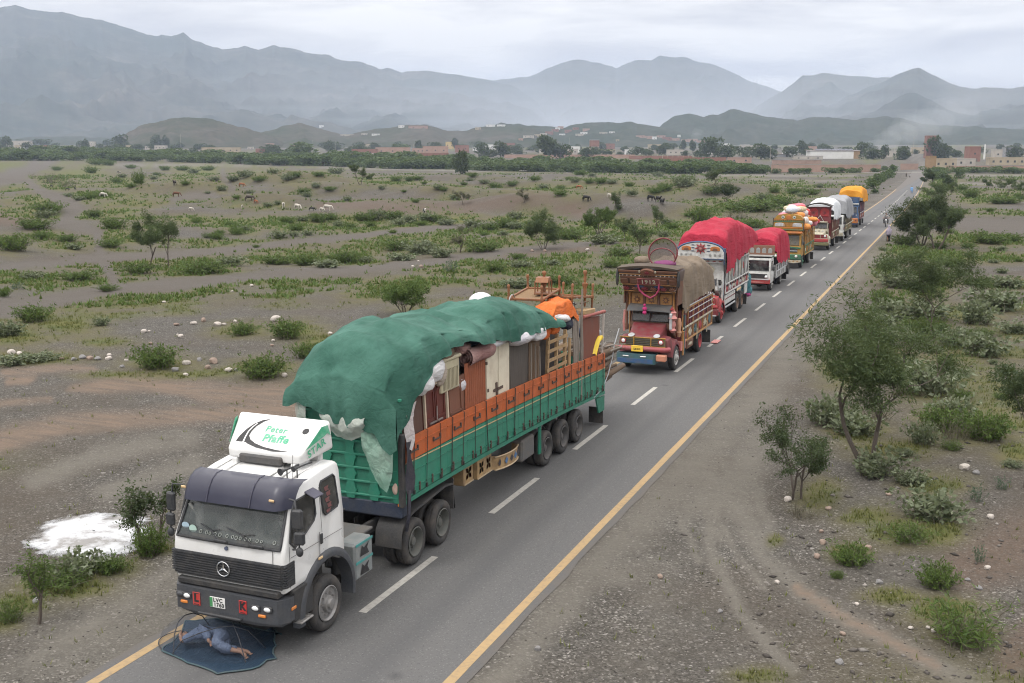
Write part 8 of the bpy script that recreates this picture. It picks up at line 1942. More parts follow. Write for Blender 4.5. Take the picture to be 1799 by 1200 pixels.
for i in range(46):
 layer = i % 3; x = -12.25+rr.uniform(-1.05, 1.1)*(1-.28*layer); y = 89.1+rr.uniform(0, 6.0); z = 3.75+layer*.40+rr.uniform(-.06, .1)
 if i < 8: x = -11.15+rr.uniform(-.1, .25); z = rr.uniform(3.1, 3.9); y = 89.3+i*.75
 c = rr.choices(range(7), (5, 2, 2, 2, 1.2, 1.2, 1.5))[0]
 bundle((x, y, z), (rr.uniform(.3, .5), rr.uniform(.35, .6), rr.uniform(.2, .3)), SACKS[c], _sn[c]+' stuffed sack on the heap of the yellow and green truck', 'sack', 'sack', 60+i, .13, Matrix.Rotation(rr.uniform(0, 3), 4, 'Z'), _sn[c]+' sacks on the yellow and green truck', .8, (12, 8))
# ---- truck 6: dark red truck with white tarpaulin and warning triangles
t6 = empty('painted_truck', (-12.02, 106, 0), 0, 'dark red painted truck with two white triangles above its windscreen', 'truck')
chassis(t6, 1.12, 8.6, ((1.3, False), (5.8, True)), C['grey'], C['grey'], .52)
bedford_cab(t6, 1.12, dict(hood=C['cream'], guard=C['cream'], grille=C['red'], bar=C['maroon'], frame=C['cream'], cab=C['cream'], ring=C['silver'], dark=True))
bx(t6, 'bumper', (0, -.08, .62), (2.3, .24, .30), C['olive'], .05); bx(t6, 'bumper_bar', (0, -.06, .96), (2.2, .18, .30), C['red'], .04); bx(t6, 'roof_lights', (0, .95, 2.64), (1.7, .16, .10), C['cream'], .02)
for k in range(4): motif('hood_ornament', t6, (-.5+.33*k, .6, 1.80), UX, (UZ*.4+UY).normalized(), .12, .12, (C['black'], C['silver'])[k % 2], 'petal')
bx(t6, 'cab_board', (0, 1.30, 3.3), (2.24, .12, 1.5), C['maroon'], .02)
for s in (-1, 1):
 motif('red_arch', t6, (s*.52, 1.235, 3.55), UX, UZ, .42, .42, C['red'], 'arch', .05); motif('arch_rosette', t6, (s*.52, 1.18, 3.5), UX, UZ, .2, .2, C['maroon'], 'petal', .03)
for x, s in ((-.62, .8), (.12, 1)):
 o = Vector((x, 1.10, 2.92)); a, b, c3 = o+Vector((-.36*s, 0, -.24)), o+Vector((.36*s, 0, -.24)), o+Vector((0, .02, .34*s))
 mb = MB(); mb.tube([a, b, c3], .05, 4, closed=True); mb.build('warning_triangle', C['white'], t6)
P = []
for u in np.linspace(-1, 1, 13): P.append([(u*1.25, .75, 4.0+.34*(1-u*u)), (u*1.25, .72, 4.12+.34*(1-u*u)), (u*1.24, 2.2, 4.15+.30*(1-u*u))])
mb = MB(); mb.grid(P); mb.build('crown_roof', paint('dark_canvas', (.035, .032, .032), .9, .3), t6, 60)
side_body(t6, 1.15, 2.1, 8.8, .95, 1.6, 2.75, (C['olive'], C['maroon'], C['brown'], C['cream']), 6, ('petal', 'diamond'), None, (C['maroon'], C['cream'], C['olive']))
flaps(t6, 1.15, 8.7)
WHT = cloth_mat('white_tarpaulin', (.56, .58, .61), (.66, .68, .70), .6, stain=(.42, .44, .48), st=.5); GRYT = cloth_mat('grey_tarpaulin', (.235, .24, .255), (.30, .305, .32), .6, stain=(.17, .17, .185), st=.5); ORT = cloth_mat('orange_tarpaulin', (.50, .20, .016), (.58, .26, .028), .6, stain=(.50, .18, .015), st=.5)
tarp('white', -12.02, 1.2, [(108.6, 3.4, 4.35, 2.9), (110, 3.2, 4.62, 2.75), (113, 3.2, 4.72, 2.65), (115.3, 3.2, 4.35, 2.7)], WHT, 'white tarpaulin over the dark red painted truck', 33, 3.6, 2.9, .22)
# ---- truck 7: grey covered truck
t7 = empty('painted_truck', (-11.82, 117.6, 0), 0, 'truck hidden under a tall grey tarpaulin behind the white covered one', 'truck')
chassis(t7, 1.12, 9.4, ((1.3, False), (5.4, True), (6.8, True)), C['silver'], C['grey'], .54)
fy = cabover(t7, 1.12, 2.7, dict(cab=C['white'], grille=C['black']), 1.75, .9)
bx(t7, 'bumper', (0, -.05, .75), (2.35, .24, .36), C['cream'], .05)
for k in range(5): motif('door_ornament', t7, (1.13, .5+.25*k, 1.3+.2*(k % 2)), UY, UZ, .10, .12, (C['maroon'], C['black'])[k % 2], 'petal', .02)
side_body(t7, 1.15, 1.95, 9.4, .95, 1.6, 2.5, (C['olive'], C['dkbrown'], C['olive'], C['cream']), 6, ('leaf', 'diamond'), None, (C['ochre'], C['cream'], C['brown']))
flaps(t7, 1.15, 9.3)
tarp('grey', -11.82, 1.22, [(119.0, 3.0, 4.35, 2.6), (120, 2.8, 4.62, 2.35), (123, 2.8, 4.66, 2.25), (126, 2.8, 4.45, 2.3), (127.6, 2.8, 4.0, 2.35)], GRYT, 'tall grey tarpaulin over the third truck from the far end', 41, 2.9, 2.4, .24)
# ---- truck 8: blue truck, orange tarpaulin
t8 = empty('painted_truck', (-12.25, 141, 0), 0, 'blue painted truck with orange grille and bulging orange tarpaulin, last of the convoy', 'truck')
chassis(t8, 1.12, 8.6, ((1.3, False), (5.9, True)), C['grey'], C['grey'], .54)
fy = cabover(t8, 1.12, 2.7, dict(cab=C['blue'], grille=C['navy']), 1.75, .9)
bx(t8, 'bumper', (0, -.06, .86), (2.3, .24, .60), C['orange'], .05); bx(t8, 'lower_bumper', (0, -.02, .45), (2.3, .2, .18), C['navy'], .04)
for k in range(6): motif('bumper_ornament', t8, (-.9+.36*k, -.185, .9), UX, UZ, .13, .16, (C['cream'], C['maroon'])[k % 2], 'petal')
for z, m in ((1.55, C['silver']), (1.75, C['navy'])): bx(t8, 'front_band', (0, .14, z), (2.0, .05, .10), m, .01)
bx(t8, 'head_board', (0, .6, 3.25), (2.3, .5, 1.0), C['navy'], .03); bx(t8, 'head_band', (0, .33, 2.92), (2.3, .05, .14), C['white'], .01)
for k in range(3): motif('head_ornament', t8, (-.7+.7*k, .345, 3.35), UX, UZ, .28, .3, (C['blue'], C['silver'], C['blue'])[k], 'arch')
side_body(t8, 1.15, 1.95, 8.6, .95, 1.7, 3.0, (C['navy'], C['blue'], C['maroon'], C['silver']), 6, ('petal', 'diamond'), None, (C['pink'], C['silver'], C['orange']))
flaps(t8, 1.15, 8.5)
tarp('orange', -12.25, 1.42, [(142.4, 3.6, 4.55, 3.5), (143.3, 3.4, 4.95, 3.2), (146, 3.4, 5.05, 3.05), (149.5, 3.4, 4.85, 3.0), (151.2, 3.5, 4.3, 3.1)], ORT, 'bulging orange tarpaulin over the last blue truck', 47, 3.7, 3.2, .24, skirt=.10)
# ================================================================== PEOPLE AND ANIMALS
def skin(name, pts, edges, rad, mat, parent=None, sub=2):
 me = bpy.data.meshes.new(name); me.from_pydata([tuple(p) for p in pts], edges, [])
 o = bpy.data.objects.new(name, me); COL.objects.link(o)
 m = o.modifiers.new('skin', 'SKIN'); m.use_smooth_shade = True; m.branch_smoothing = .4
 for i, r in enumerate(rad):
  sv = me.skin_vertices[0].data[i]; sv.radius = (r, r) if not isinstance(r, tuple) else r; sv.use_root = (i == 0)
 s = o.modifiers.new('sub', 'SUBSURF'); s.levels = sub; s.render_levels = sub
 dg = bpy.context.evaluated_depsgraph_get(); dg.update()
 nm = bpy.data.meshes.new_from_object(o.evaluated_get(dg)); bpy.data.objects.remove(o)
 nm.materials.clear(); nm.polygons.foreach_set('use_smooth', [True]*len(nm.polygons)); nm.name = name
 return link(name, nm, mat, parent)
SKINM = paint('human_skin', (.23, .125, .080), .55, .1); HAIR = paint('dark_hair', (.012, .010, .009), .8, .1)
def head(parent, c, r, fwd, up, beard=False):
 f, u = Vector(fwd).normalized(), Vector(up).normalized(); s = f.cross(u).normalized(); u = s.cross(f)
 M = Matrix.Translation(c) @ Matrix((s, f, u)).transposed().to_4x4()
 mb = MB(); mb.tf = M; mb.blob((0, 0, .02*r), (r*.78, r*.92, r*1.12), 14, 10); mb.blob((0, r*.95, -.1*r), (r*.13, r*.2, r*.22), 6, 5)
 for e in (-1, 1): mb.blob((e*r*.8, 0, 0), (r*.10, r*.18, r*.28), 6, 5)
 o = mb.build('head', SKINM, parent, 180)
 mb = MB(); mb.tf = M; mb.blob((0, -r*.16, r*.28), (r*.88, r*.95, r*.98), 14, 10)
 if beard: mb.blob((0, r*.52, -r*.72), (r*.55, r*.45, r*.5), 8, 6)
 mb.build('hair', HAIR, o, 180)
 mb = MB(); mb.tf = M
 for e in (-1, 1): mb.blob((e*r*.32, r*.84, r*.12), (r*.13, r*.06, r*.08), 6, 4)
 mb.box((0, r*.86, -r*.5), (r*.4, r*.08, r*.07)); mb.build('eyes_and_mouth', HAIR, o)
 return o
# the sleeper in his net tent in front of the truck
BLUEC = cloth_mat('blue_grey_cotton', (.085, .115, .185), (.125, .155, .225), .9, stain=(.06, .08, .14))
sl = empty('person', (-12.15, 15.3, 0), 0, 'man in blue-grey shalwar kameez sleeping curled up inside the net tent', 'person')
def J(x, y, z): return (x+12.15, y-15.3, z)
bp_ = [J(-12.04, 15.42, .20), J(-12.22, 15.36, .22), J(-12.42, 15.27, .23), J(-12.55, 15.21, .22), J(-12.63, 15.18, .21),
       J(-11.98, 15.30, .30), J(-11.93, 15.00, .26), J(-11.62, 15.10, .14), J(-11.46, 15.14, .12), J(-11.36, 15.10, .10), J(-11.30, 15.05, .08),
       J(-12.00, 15.40, .12), J(-11.86, 15.12, .11), J(-11.58, 15.22, .10), J(-11.42, 15.26, .08), J(-11.33, 15.22, .07),
       J(-12.50, 15.12, .28), J(-12.62, 14.94, .20), J(-12.74, 15.04, .26), J(-12.76, 15.10, .28),
       J(-12.44, 15.30, .34), J(-12.20, 15.14, .30), J(-12.12, 15.06, .26), J(-12.06, 15.03, .24)]
be = [(0, 1), (1, 2), (2, 3), (3, 4), (0, 5), (5, 6), (6, 7), (7, 8), (8, 9), (9, 10), (0, 11), (11, 12), (12, 13), (13, 14), (14, 15), (2, 16), (16, 17), (17, 18), (18, 19), (2, 20), (20, 21), (21, 22), (22, 23)]
br = [.125, .115, .14, .06, .05, .10, .07, .05, .035, .04, .025, .095, .065, .045, .035, .03, .06, .045, .03, .032, .06, .045, .03, .03]
skin('body', bp_, be, br, SKINM, sl)
ci = [0, 1, 2, 5, 6, 7, 11, 12, 13, 16, 17, 20, 21, 22]; cm = {v: k for k, v in enumerate(ci)}
skin('clothing', [bp_[i] for i in ci], [(cm[a], cm[b]) for a, b in be if a in cm and b in cm], [br[i]*1.22+.022 for i in ci], BLUEC, sl)
head(sl, J(-12.72, 15.14, .19), .105, (-.1, -.9, .35), (-.9, .2, 0), True)
for (p, d) in ((J(-12.76, 15.10, .28), Vector((-.4, .7, .0))), (J(-12.06, 15.03, .24), Vector((.8, -.5, -.3)))):
 mb = MB()
 for k in range(5):
  q = Vector(p); e = (d.normalized()+Vector((.0, .22*(k-2), .10*(k-2)))).normalized(); l = (.045, .07, .078, .072, .055)[k]
  mb.tube([q+Vector((0, 0, .012*(k-2))), q+e*l*.6+Vector((0, 0, .012*(k-2))), q+e*l+Vector((0, 0, .012*(k-2)-.012))], [.011, .010, .007], 5)
 mb.build('fingers', SKINM, sl, 60)
for p in (J(-11.30, 15.05, .08), J(-11.33, 15.22, .07)):
 mb = MB()
 for k in range(5): mb.blob((p[0]+.02, p[1]-.03+.014*k, p[2]), (.022, .009, .010), 6, 4)
 mb.build('toes', SKINM, sl, 180)
tn = empty('net_tent', (-12.10, 15.30, 0), 0, 'dark blue pop-up mosquito net tent spread on the road under the truck bumper', 'tent')
NAVYT = cloth_mat('navy_ground_cloth', (.010, .024, .044), (.014, .032, .056), .6, rough=.7, stain=(.012, .02, .035))
cor = [at(285, 1147), at(330, 1168), at(385, 1188), at(440, 1178), at(484, 1160), at(484, 1130), at(480, 1105), (-11.3, 16.2, 0), (-12.9, 16.3, 0), at(330, 1095), at(304, 1128)]
cor = [(c[0]+12.10, c[1]-15.30) for c in cor]; cor = [(lerp(cor[k][0], cor[(k+1) % 11][0], t)*(1+.05*math.sin(k*2.3+t*5)), lerp(cor[k][1], cor[(k+1) % 11][1], t)*(1-.035*math.sin(math.pi*t))) for k in range(11) for t in (0, .25, .5, .75)]; cx_ = sum(c[0] for c in cor)/len(cor); cy2 = sum(c[1] for c in cor)/len(cor)
P = []
for t in (1.0, .96, .85, .6, .3, .02):
 P.append([(cx_+(c[0]-cx_)*t, cy2+(c[1]-cy2)*t, {1.0: .015, .96: .045, .85: .035}.get(t, .026+.022*math.sin(k*1.1+t*9)*(t > .1))) for k, c in enumerate(cor)])
mb = MB(); mb.grid([r[::-1] for r in P], closed_v=True); mb.build('ground_sheet', NAVYT, tn, 180)
mb = MB(); mb.tube([(c[0], c[1], .03) for c in cor], .016, 5, closed=True); mb.build('hem', paint('hem_teal', (.03, .07, .085), .8, .3), tn, 60)
NETB = paint('blue_netting', (.030, .045, .075), .8, .1).copy(); NETB.node_tree.nodes['Principled BSDF'].inputs['Alpha'].default_value = .16
def dome(a, t): return (-.12+1.12*t*math.cos(a), -.02+.62*t*math.sin(a), .03+.60*max(0, 1-t**2.2)**.6)
mb = MB(); mb.grid([[dome(a, t) for a in np.linspace(0, 2*math.pi, 33)] for t in (1, .93, .8, .6, .35, .02)]); mb.build('netting', NETB, tn, 180)
HP = paint('tent_pole', (.014, .016, .022), .5, .1)
for pts in ([dome(R(112), 1), dome(R(125), .8), dome(R(145), .62), dome(R(180), .52), dome(R(215), .62), dome(R(238), .82), dome(R(248), 1)], [dome(R(30), 1), dome(R(8), .7), dome(R(-12), .5), dome(R(-50), .48), dome(R(-85), .66), dome(R(-105), .85), dome(R(-114), 1)], [dome(a, 1.0) for a in np.linspace(R(120), R(260), 12)], [dome(R(75), .9), dome(R(60), .55), dome(R(10), .4), dome(R(-25), .75), dome(R(-30), 1)]):
 mb = MB(); mb.tube(pts, .010, 5); mb.build('pole', HP, tn, 60)
def walker(loc, h, rz, top, low, label, shawl=None, arms=.25):
 r = empty('person', loc, rz, label, 'person'); k = h/1.75; V = lambda *p: tuple(q*k for q in p)
 P = [V(0, 0, .95), V(0, 0, 1.15), V(0, 0, 1.40), V(0, 0, 1.50), V(-.10, 0, .90), V(-.12, -.08, .50), V(-.12, .02, .08), V(-.12, -.14, .04), V(.10, 0, .90), V(.12, .10, .50), V(.12, .20, .10), V(.12, .08, .04), V(-.22, 0, 1.38), V(-.28, .03, 1.10), V(-.26, -.06, .86), V(.22, 0, 1.38), V(.28, .03, 1.10), V(.26, -.10, .88)]
 E_ = [(0, 1), (1, 2), (2, 3), (0, 4), (4, 5), (5, 6), (6, 7), (0, 8), (8, 9), (9, 10), (10, 11), (2, 12), (12, 13), (13, 14), (2, 15), (15, 16), (16, 17)]
 rd = [q*k for q in (.14, .13, .15, .06, .09, .07, .05, .035, .09, .07, .05, .035, .06, .045, .03, .06, .045, .03)]
 skin('body', P, E_, rd, SKINM, r, 1)
 mb = MB(); prof = [(.62, .27), (.80, .24), (1.0, .20), (1.2, .19), (1.38, .20), (1.48, .10)] if not shawl else [(.72, .30), (.9, .28), (1.15, .28), (1.38, .24), (1.50, .16), (1.62, .13), (1.76, .12), (1.82, .04)]
 mb.lathe([(a*k, b*k) for a, b in prof], (0, 0, 0), 'Z', 12); mb.build('shawl' if shawl else 'shirt', top, r, 180)
 mb = MB()
 if shawl: mb.lathe([(.04*k, .20*k), (.4*k, .20*k), (.8*k, .22*k)], (0, 0, 0), 'Z', 12)
 else:
  for s in (-1, 1): mb.tube([V(s*.1, 0, .95), V(s*.12, s*.02, .5), V(s*.12, s*.1, .1)], [.12*k, .10*k, .09*k], 8)
 mb.build('trousers' if not shawl else 'skirt', low, r, 180)
 for s in (-1, 1):
  mb = MB(); mb.tube([V(s*.20, 0, 1.40), V(s*.28, .03, 1.12), V(s*.26, -.07, .92)], [.075*k, .065*k, .05*k], 7); mb.build('sleeve', top, r, 180)
 head(r, V(0, -.02, 1.64), .105*k, (0, -1, 0), (0, 0, 1)); return r
LILAC = cloth_mat('lilac_cloth', (.30, .27, .33), (.37, .33, .40), .8, stain=(.26, .20, .32)); BLK = cloth_mat('black_cloth', (.012, .012, .014), (.02, .02, .022), .8); SKY = cloth_mat('sky_blue_cloth', (.16, .32, .58), (.20, .38, .62), .8, stain=(.12, .25, .5)); GREYC = cloth_mat('grey_cloth', (.26, .25, .25), (.34, .33, .32), .8); DKC = cloth_mat('brown_cloth', (.06, .05, .045), (.09, .08, .07), .8)
walker((-6.30, 120.1, -.02), 1.62, R(200), LILAC, BLK, 'person in a lilac shawl and black dress walking on the right road verge', True)
walker((road_x(270)+1.6, 270, 0), 1.75, R(180), SKY, SKY, 'distant person in light blue walking on the road')
p = at(1592, 311); walker((p[0], p[1], p[2]), 1.7, 0, DKC, DKC, 'tiny dark figure at the left side of the far road end')
p = at(1598, 312); walker((p[0], p[1], p[2]), 1.7, 0, GREYC, DKC, 'second tiny figure at the far road end')
p = at(1621, 301); walker((p[0], p[1], p[2]), 1.75, 0, DKC, BLK, 'dark figure before the compound gate at the far end')
p = at(1530, 297); walker((p[0], p[1], p[2]), 1.7, 0, GREYC, GREYC, 'tiny pale figure in front of the tree belt')
# motorcycle with rider
mc = empty('motorcycle', (-7.95, 143.7, 0), R(4), 'motorcycle ridden towards the camera on the right lane', 'motorcycle')
for y in (.0, 1.28):
 mb = MB(); mb.lathe([(-.05, .22), (-.055, .28), (0, .31), (.055, .28), (.05, .22)], (0, y, .31), 'X', 18, caps=False); w_ = mb.build('wheel', P_RUBBER, mc, 60)
 mb = MB(); mb.lathe([(-.03, .22), (-.06, .05), (.06, .05), (.03, .22)], (0, y, .31), 'X', 14, caps=False); mb.build('rim', P_STEEL, w_)
for s in (-.09, .09):
 mb = MB(); mb.tube([(s, 0, .31), (s, .22, .80), (s, .27, .98)], .022, 6); mb.build('fork', P_CHROME, mc)
mb = MB(); mb.tube([(-.36, .42, 1.0), (-.2, .28, 1.04), (0, .27, 1.0), (.2, .28, 1.04), (.36, .42, 1.0)], .018, 5); mb.build('handlebar', P_BLACKPL, mc)
mb = MB(); mb.blob((0, .10, .86), (.11, .09, .11), 10, 8); mb.build('headlight', P_LAMP, mc, 180)
mb = MB(); mb.blob((0, .58, .80), (.14, .30, .13), 10, 8); mb.build('fuel_tank', C['maroon'], mc, 180); bx(mc, 'saddle', (0, 1.06, .80), (.24, .72, .10), P_BLACKPL, .04); bx(mc, 'engine_block', (0, .64, .42), (.28, .36, .32), P_CHASSIS, .05)
mb = MB(); mb.tube([(.02, .12, .62), (0, .0, .66), (0, -.22, .52)], .06, 6); mb.build('front_mudguard', P_BLACKPL, mc, 60); bx(mc, 'leg_shield', (0, .28, .62), (.62, .05, .34), P_BLACKPL, .03)
rd_ = empty('person', (-7.95, 143.7, 0), R(4), 'rider in pale shirt and dark trousers sitting on the motorcycle', 'person')
P = [(0, 1.0, .92), (0, .98, 1.15), (0, .90, 1.38), (0, .88, 1.46), (-.16, .95, .90), (-.26, .55, .84), (-.22, .70, .42), (-.22, .55, .36), (.16, .95, .90), (.26, .55, .84), (.22, .70, .42), (.22, .55, .36), (-.2, .88, 1.36), (-.36, .68, 1.16), (-.34, .44, 1.03), (.2, .88, 1.36), (.36, .68, 1.16), (.34, .44, 1.03)]
E2 = [(0, 1), (1, 2), (2, 3), (0, 4), (4, 5), (5, 6), (6, 7), (0, 8), (8, 9), (9, 10), (10, 11), (2, 12), (12, 13), (13, 14), (2, 15), (15, 16), (16, 17)]
r2 = (.14, .13, .15, .06, .09, .075, .05, .04, .09, .075, .05, .04, .065, .05, .035, .065, .05, .035)
skin('body', P, E2, r2, SKINM, rd_, 1); skin('clothing', [P[i] for i in (0, 1, 2, 12, 13, 15, 16)], [(0, 1), (1, 2), (2, 3), (3, 4), (2, 5), (5, 6)], [.17, .155, .17, .09, .07, .09, .07], GREYC, rd_, 1)
skin('trousers', [P[i] for i in (0, 4, 5, 6, 8, 9, 10)], [(0, 1), (1, 2), (2, 3), (0, 4), (4, 5), (5, 6)], [.16, .11, .09, .07, .11, .09, .07], BLK, rd_, 1); head(rd_, (0, .84, 1.60), .11, (0, -1, 0), (0, 0, 1))
# grazing animals
def beast(name, mat, graze=True, cow=True):
 hz_ = .98 if cow else .62; L = 1.3 if cow else .85; k = hz_
 P = [(0, 0, hz_), (0, -L*.25, hz_*.98), (0, -L*.5, hz_*1.02), (0, L*.3, hz_*1.02), (0, L*.48, hz_*1.0), (0, L*.56, hz_*.55)]
 P += [(0, -L*.72, hz_*1.05), (0, -L*.88, hz_*(.55 if graze else 1.28)), (0, -L*1.02, hz_*(.22 if graze else 1.22))]
 E = [(0, 1), (1, 2), (0, 3), (3, 4), (4, 5), (2, 6), (6, 7), (7, 8)]; r = [.30*k, .29*k, .24*k, .28*k, .20*k, .03*k, .15*k, .13*k, .07*k]
 for s in (-1, 1):
  b = len(P); P += [(s*.15*k, -L*.45, hz_*.72), (s*.15*k, -L*.43, hz_*.38), (s*.15*k, -L*.45, .02)]; E += [(2, b), (b, b+1), (b+1, b+2)]; r += [.12*k, .06*k, .045*k]
  b = len(P); P += [(s*.16*k, L*.36, hz_*.70), (s*.16*k, L*.48, hz_*.42), (s*.16*k, L*.44, .02)]; E += [(4, b), (b, b+1), (b+1, b+2)]; r += [.15*k, .065*k, .045*k]
 for s in (-1, 1):
  b = len(P); q = P[7]; P += [(s*.16*k, q[1]+.02, q[2]+.10*k)]; E += [(7, b)]; r += [.03*k]
 return skin(name, P, E, r, mat, None, 1)
def hide(name, c1, c2, f):
 t = NT(name); n = t.noise(t.coord(), 1.4, 2, .4); t.set(color=t.ramp(n, [(f-.01, c1), (f+.01, c2)]), rough=.85); return t.m
HD = dict(black=hide('hide_black', (.012, .011, .011), (.02, .018, .017), .5), white=hide('hide_white', (.44, .41, .36), (.36, .32, .27), .6), brown=hide('hide_brown', (.11, .045, .022), (.075, .03, .016), .5), red=hide('hide_red', (.24, .085, .035), (.20, .07, .03), .5), pied=hide('hide_pied', (.015, .014, .014), (.62, .58, .54), .5), dark=hide('hide_dark', (.045, .032, .026), (.03, .02, .018), .5))
_pro = {}
for (px, py, col, cow, gz, rz, lab) in [
 (90, 329, 'black', 0, 1, 1.2, 'black goat grazing by the far left bend of the footpath'), (118, 335, 'black', 0, 1, 2.4, 'black goat at the edge of the green belt, lower one'), (132, 333, 'black', 0, 1, .6, 'black goat at the edge of the green belt, upper one'), (180, 347, 'white', 1, 1, 1.5, 'white cow grazing in the left green patch'), (208, 305, 'pied', 1, 1, 1.6, 'black and white cow far away on the left plain'),
 (307, 326, 'dark', 1, 0, 0, 'dark cow seen end-on on the far plain'), (309, 346, 'brown', 1, 1, 1.7, 'dark brown cow grazing beside the bare mound'), (424, 329, 'red', 1, 1, 1.4, 'red-brown cow in the gap between the green mounds'), (437, 354, 'dark', 1, 1, 1.9, 'dark buffalo on the slope of the bare mound'), (449, 357, 'red', 0, 1, .9, 'brown and white goat right of the dark buffalo'),
 (335, 371, 'white', 0, 1, 1.2, 'white sheep alone left of the mound foot'), (426, 367, 'white', 0, 0, .3, 'white goat standing at the mound foot'), (498, 367, 'white', 1, 0, .2, 'white calf seen end-on, left of two'), (522, 369, 'white', 1, 1, .9, 'white calf right of the end-on calf'), (547, 371, 'black', 0, 1, 1.8, 'black goat left of the white cow'), (574, 371, 'white', 1, 1, 1.6, 'white cow with dark head under the eroded bank'), (565, 372, 'white', 0, 1, 1.0, 'small white goat at the legs of the white cow'),
 (746, 378, 'pied', 1, 0, .2, 'black and white cow end-on below the eroded bank'), (765, 297, 'pied', 1, 1, 1.5, 'black and white cow by the far tree belt'), (1016, 333, 'red', 1, 1, 1.4, 'brown and white cow on the middle plain'), (1029, 354, 'black', 1, 1, .9, 'black cow behind the round bushy tree'), (1070, 347, 'white', 0, 1, 1.0, 'white sheep half behind the slanting tree'), (1142, 354, 'black', 1, 1, 2.2, 'leftmost of three black cattle on the middle plain'), (1156, 356, 'black', 1, 0, .4, 'middle of three black cattle on the middle plain'), (1163, 361, 'black', 1, 0, .2, 'rightmost of three black cattle on the middle plain'), (906, 299, 'white', 0, 0, .4, 'white goat before the belt, left one'), (910, 299, 'white', 0, 0, 1.4, 'white goat before the belt, right one')]:
 key = (col, cow, gz)
 if key not in _pro: o = _pro[key] = beast('cow' if cow else 'goat', HD[col], gz, cow)
 else: o = _pro[key].copy(); COL.objects.link(o)
 p = at(px, py); place(o, (p[0], p[1], p[2]-.02), rz+CAM_YAW, .85, lab, 'animals grazing on the plain'); o['category'] = 'cow' if cow else 'goat'
# ================================================================== THE TOWN
def wallm(name, c, d=.5): return paint('wall_'+name, c, .9, d, tuple(v*.55 for v in c), .25)
WM = dict(mud=wallm('mud', (.30, .20, .155)), brick=wallm('brick', (.225, .105, .075)), cream=wallm('cream', (.36, .30, .21)), white=wallm('white', (.62, .61, .59), .3), pale=wallm('pale', (.40, .36, .31)), pink=wallm('pink', (.34, .22, .17)), yellow=wallm('yellow', (.50, .37, .17)), grey=wallm('grey', (.26, .26, .26)), ochre=wallm('ochre', (.27, .17, .08)))
WIN = paint('window_dark', (.025, .026, .028), .3, .1); ROOFG = paint('roof_grey', (.30, .30, .31), .8, .4); ROOFD = paint('roof_dark', (.12, .10, .09), .9, .4); SOLAR = paint('solar_panel', (.018, .022, .045), .25, .1)
def building(px, py, w, h, col, label, depth=None, win=0, door=True, name='house', roof='flat', p=None, rz=None, group=None):
 p = p or at(px, py); k = px_m(p); wm, hm = w/k, h/k; dm = depth or max(4, wm*.6)
 r = empty(name, (p[0], p[1], p[2]-.3), (CAM_YAW+_rs.uniform(-.15, .15)) if rz is None else rz, label, 'building' if name != 'boundary_wall' else 'wall', group)
 bx(r, 'wall', (0, dm/2, hm/2), (wm, dm, hm+.6), WM[col], 0)
 if name == 'boundary_wall': bx(r, 'coping', (0, dm/2, hm+.38), (wm+.1, dm+.15, .16), WM[col], 0); return r
 if roof == 'flat':
  bx(r, 'roof', (0, dm/2, hm+.36), (wm*1.03, dm*1.03, .20), ROOFG if col in ('white', 'pale') else WM[col], 0)
  for s in (-1, 1): bx(r, 'parapet', (s*(wm/2-.12), dm/2, hm+.66), (.22, dm, .42), WM[col], 0)
  bx(r, 'parapet', (0, .1, hm+.66), (wm-.5, .22, .42), WM[col], 0)
 else: bx(r, 'roof', (0, dm/2, hm+.5), (wm*1.06, dm*1.06, .25), ROOFD, 0, (R(4), 'X'))
 for i in range(win):
  x = -wm/2+wm*(i+.5)/win; f = bx(r, 'window', (x, -.02, hm*.58), (min(1.3, wm/win*.5), .06, min(1.4, hm*.36)), WIN, 0); bx(f, 'sill', (x, -.06, hm*.58-min(.7, hm*.18)), (min(1.5, wm/win*.6), .14, .08), ROOFG, 0)
 if door: bx(r, 'door', (wm*.18 if win < 4 else wm*.06, -.03, .3+min(1.05, hm*.33)), (1.1, .06, min(2.1, hm*.66)), ROOFD, 0)
 return r
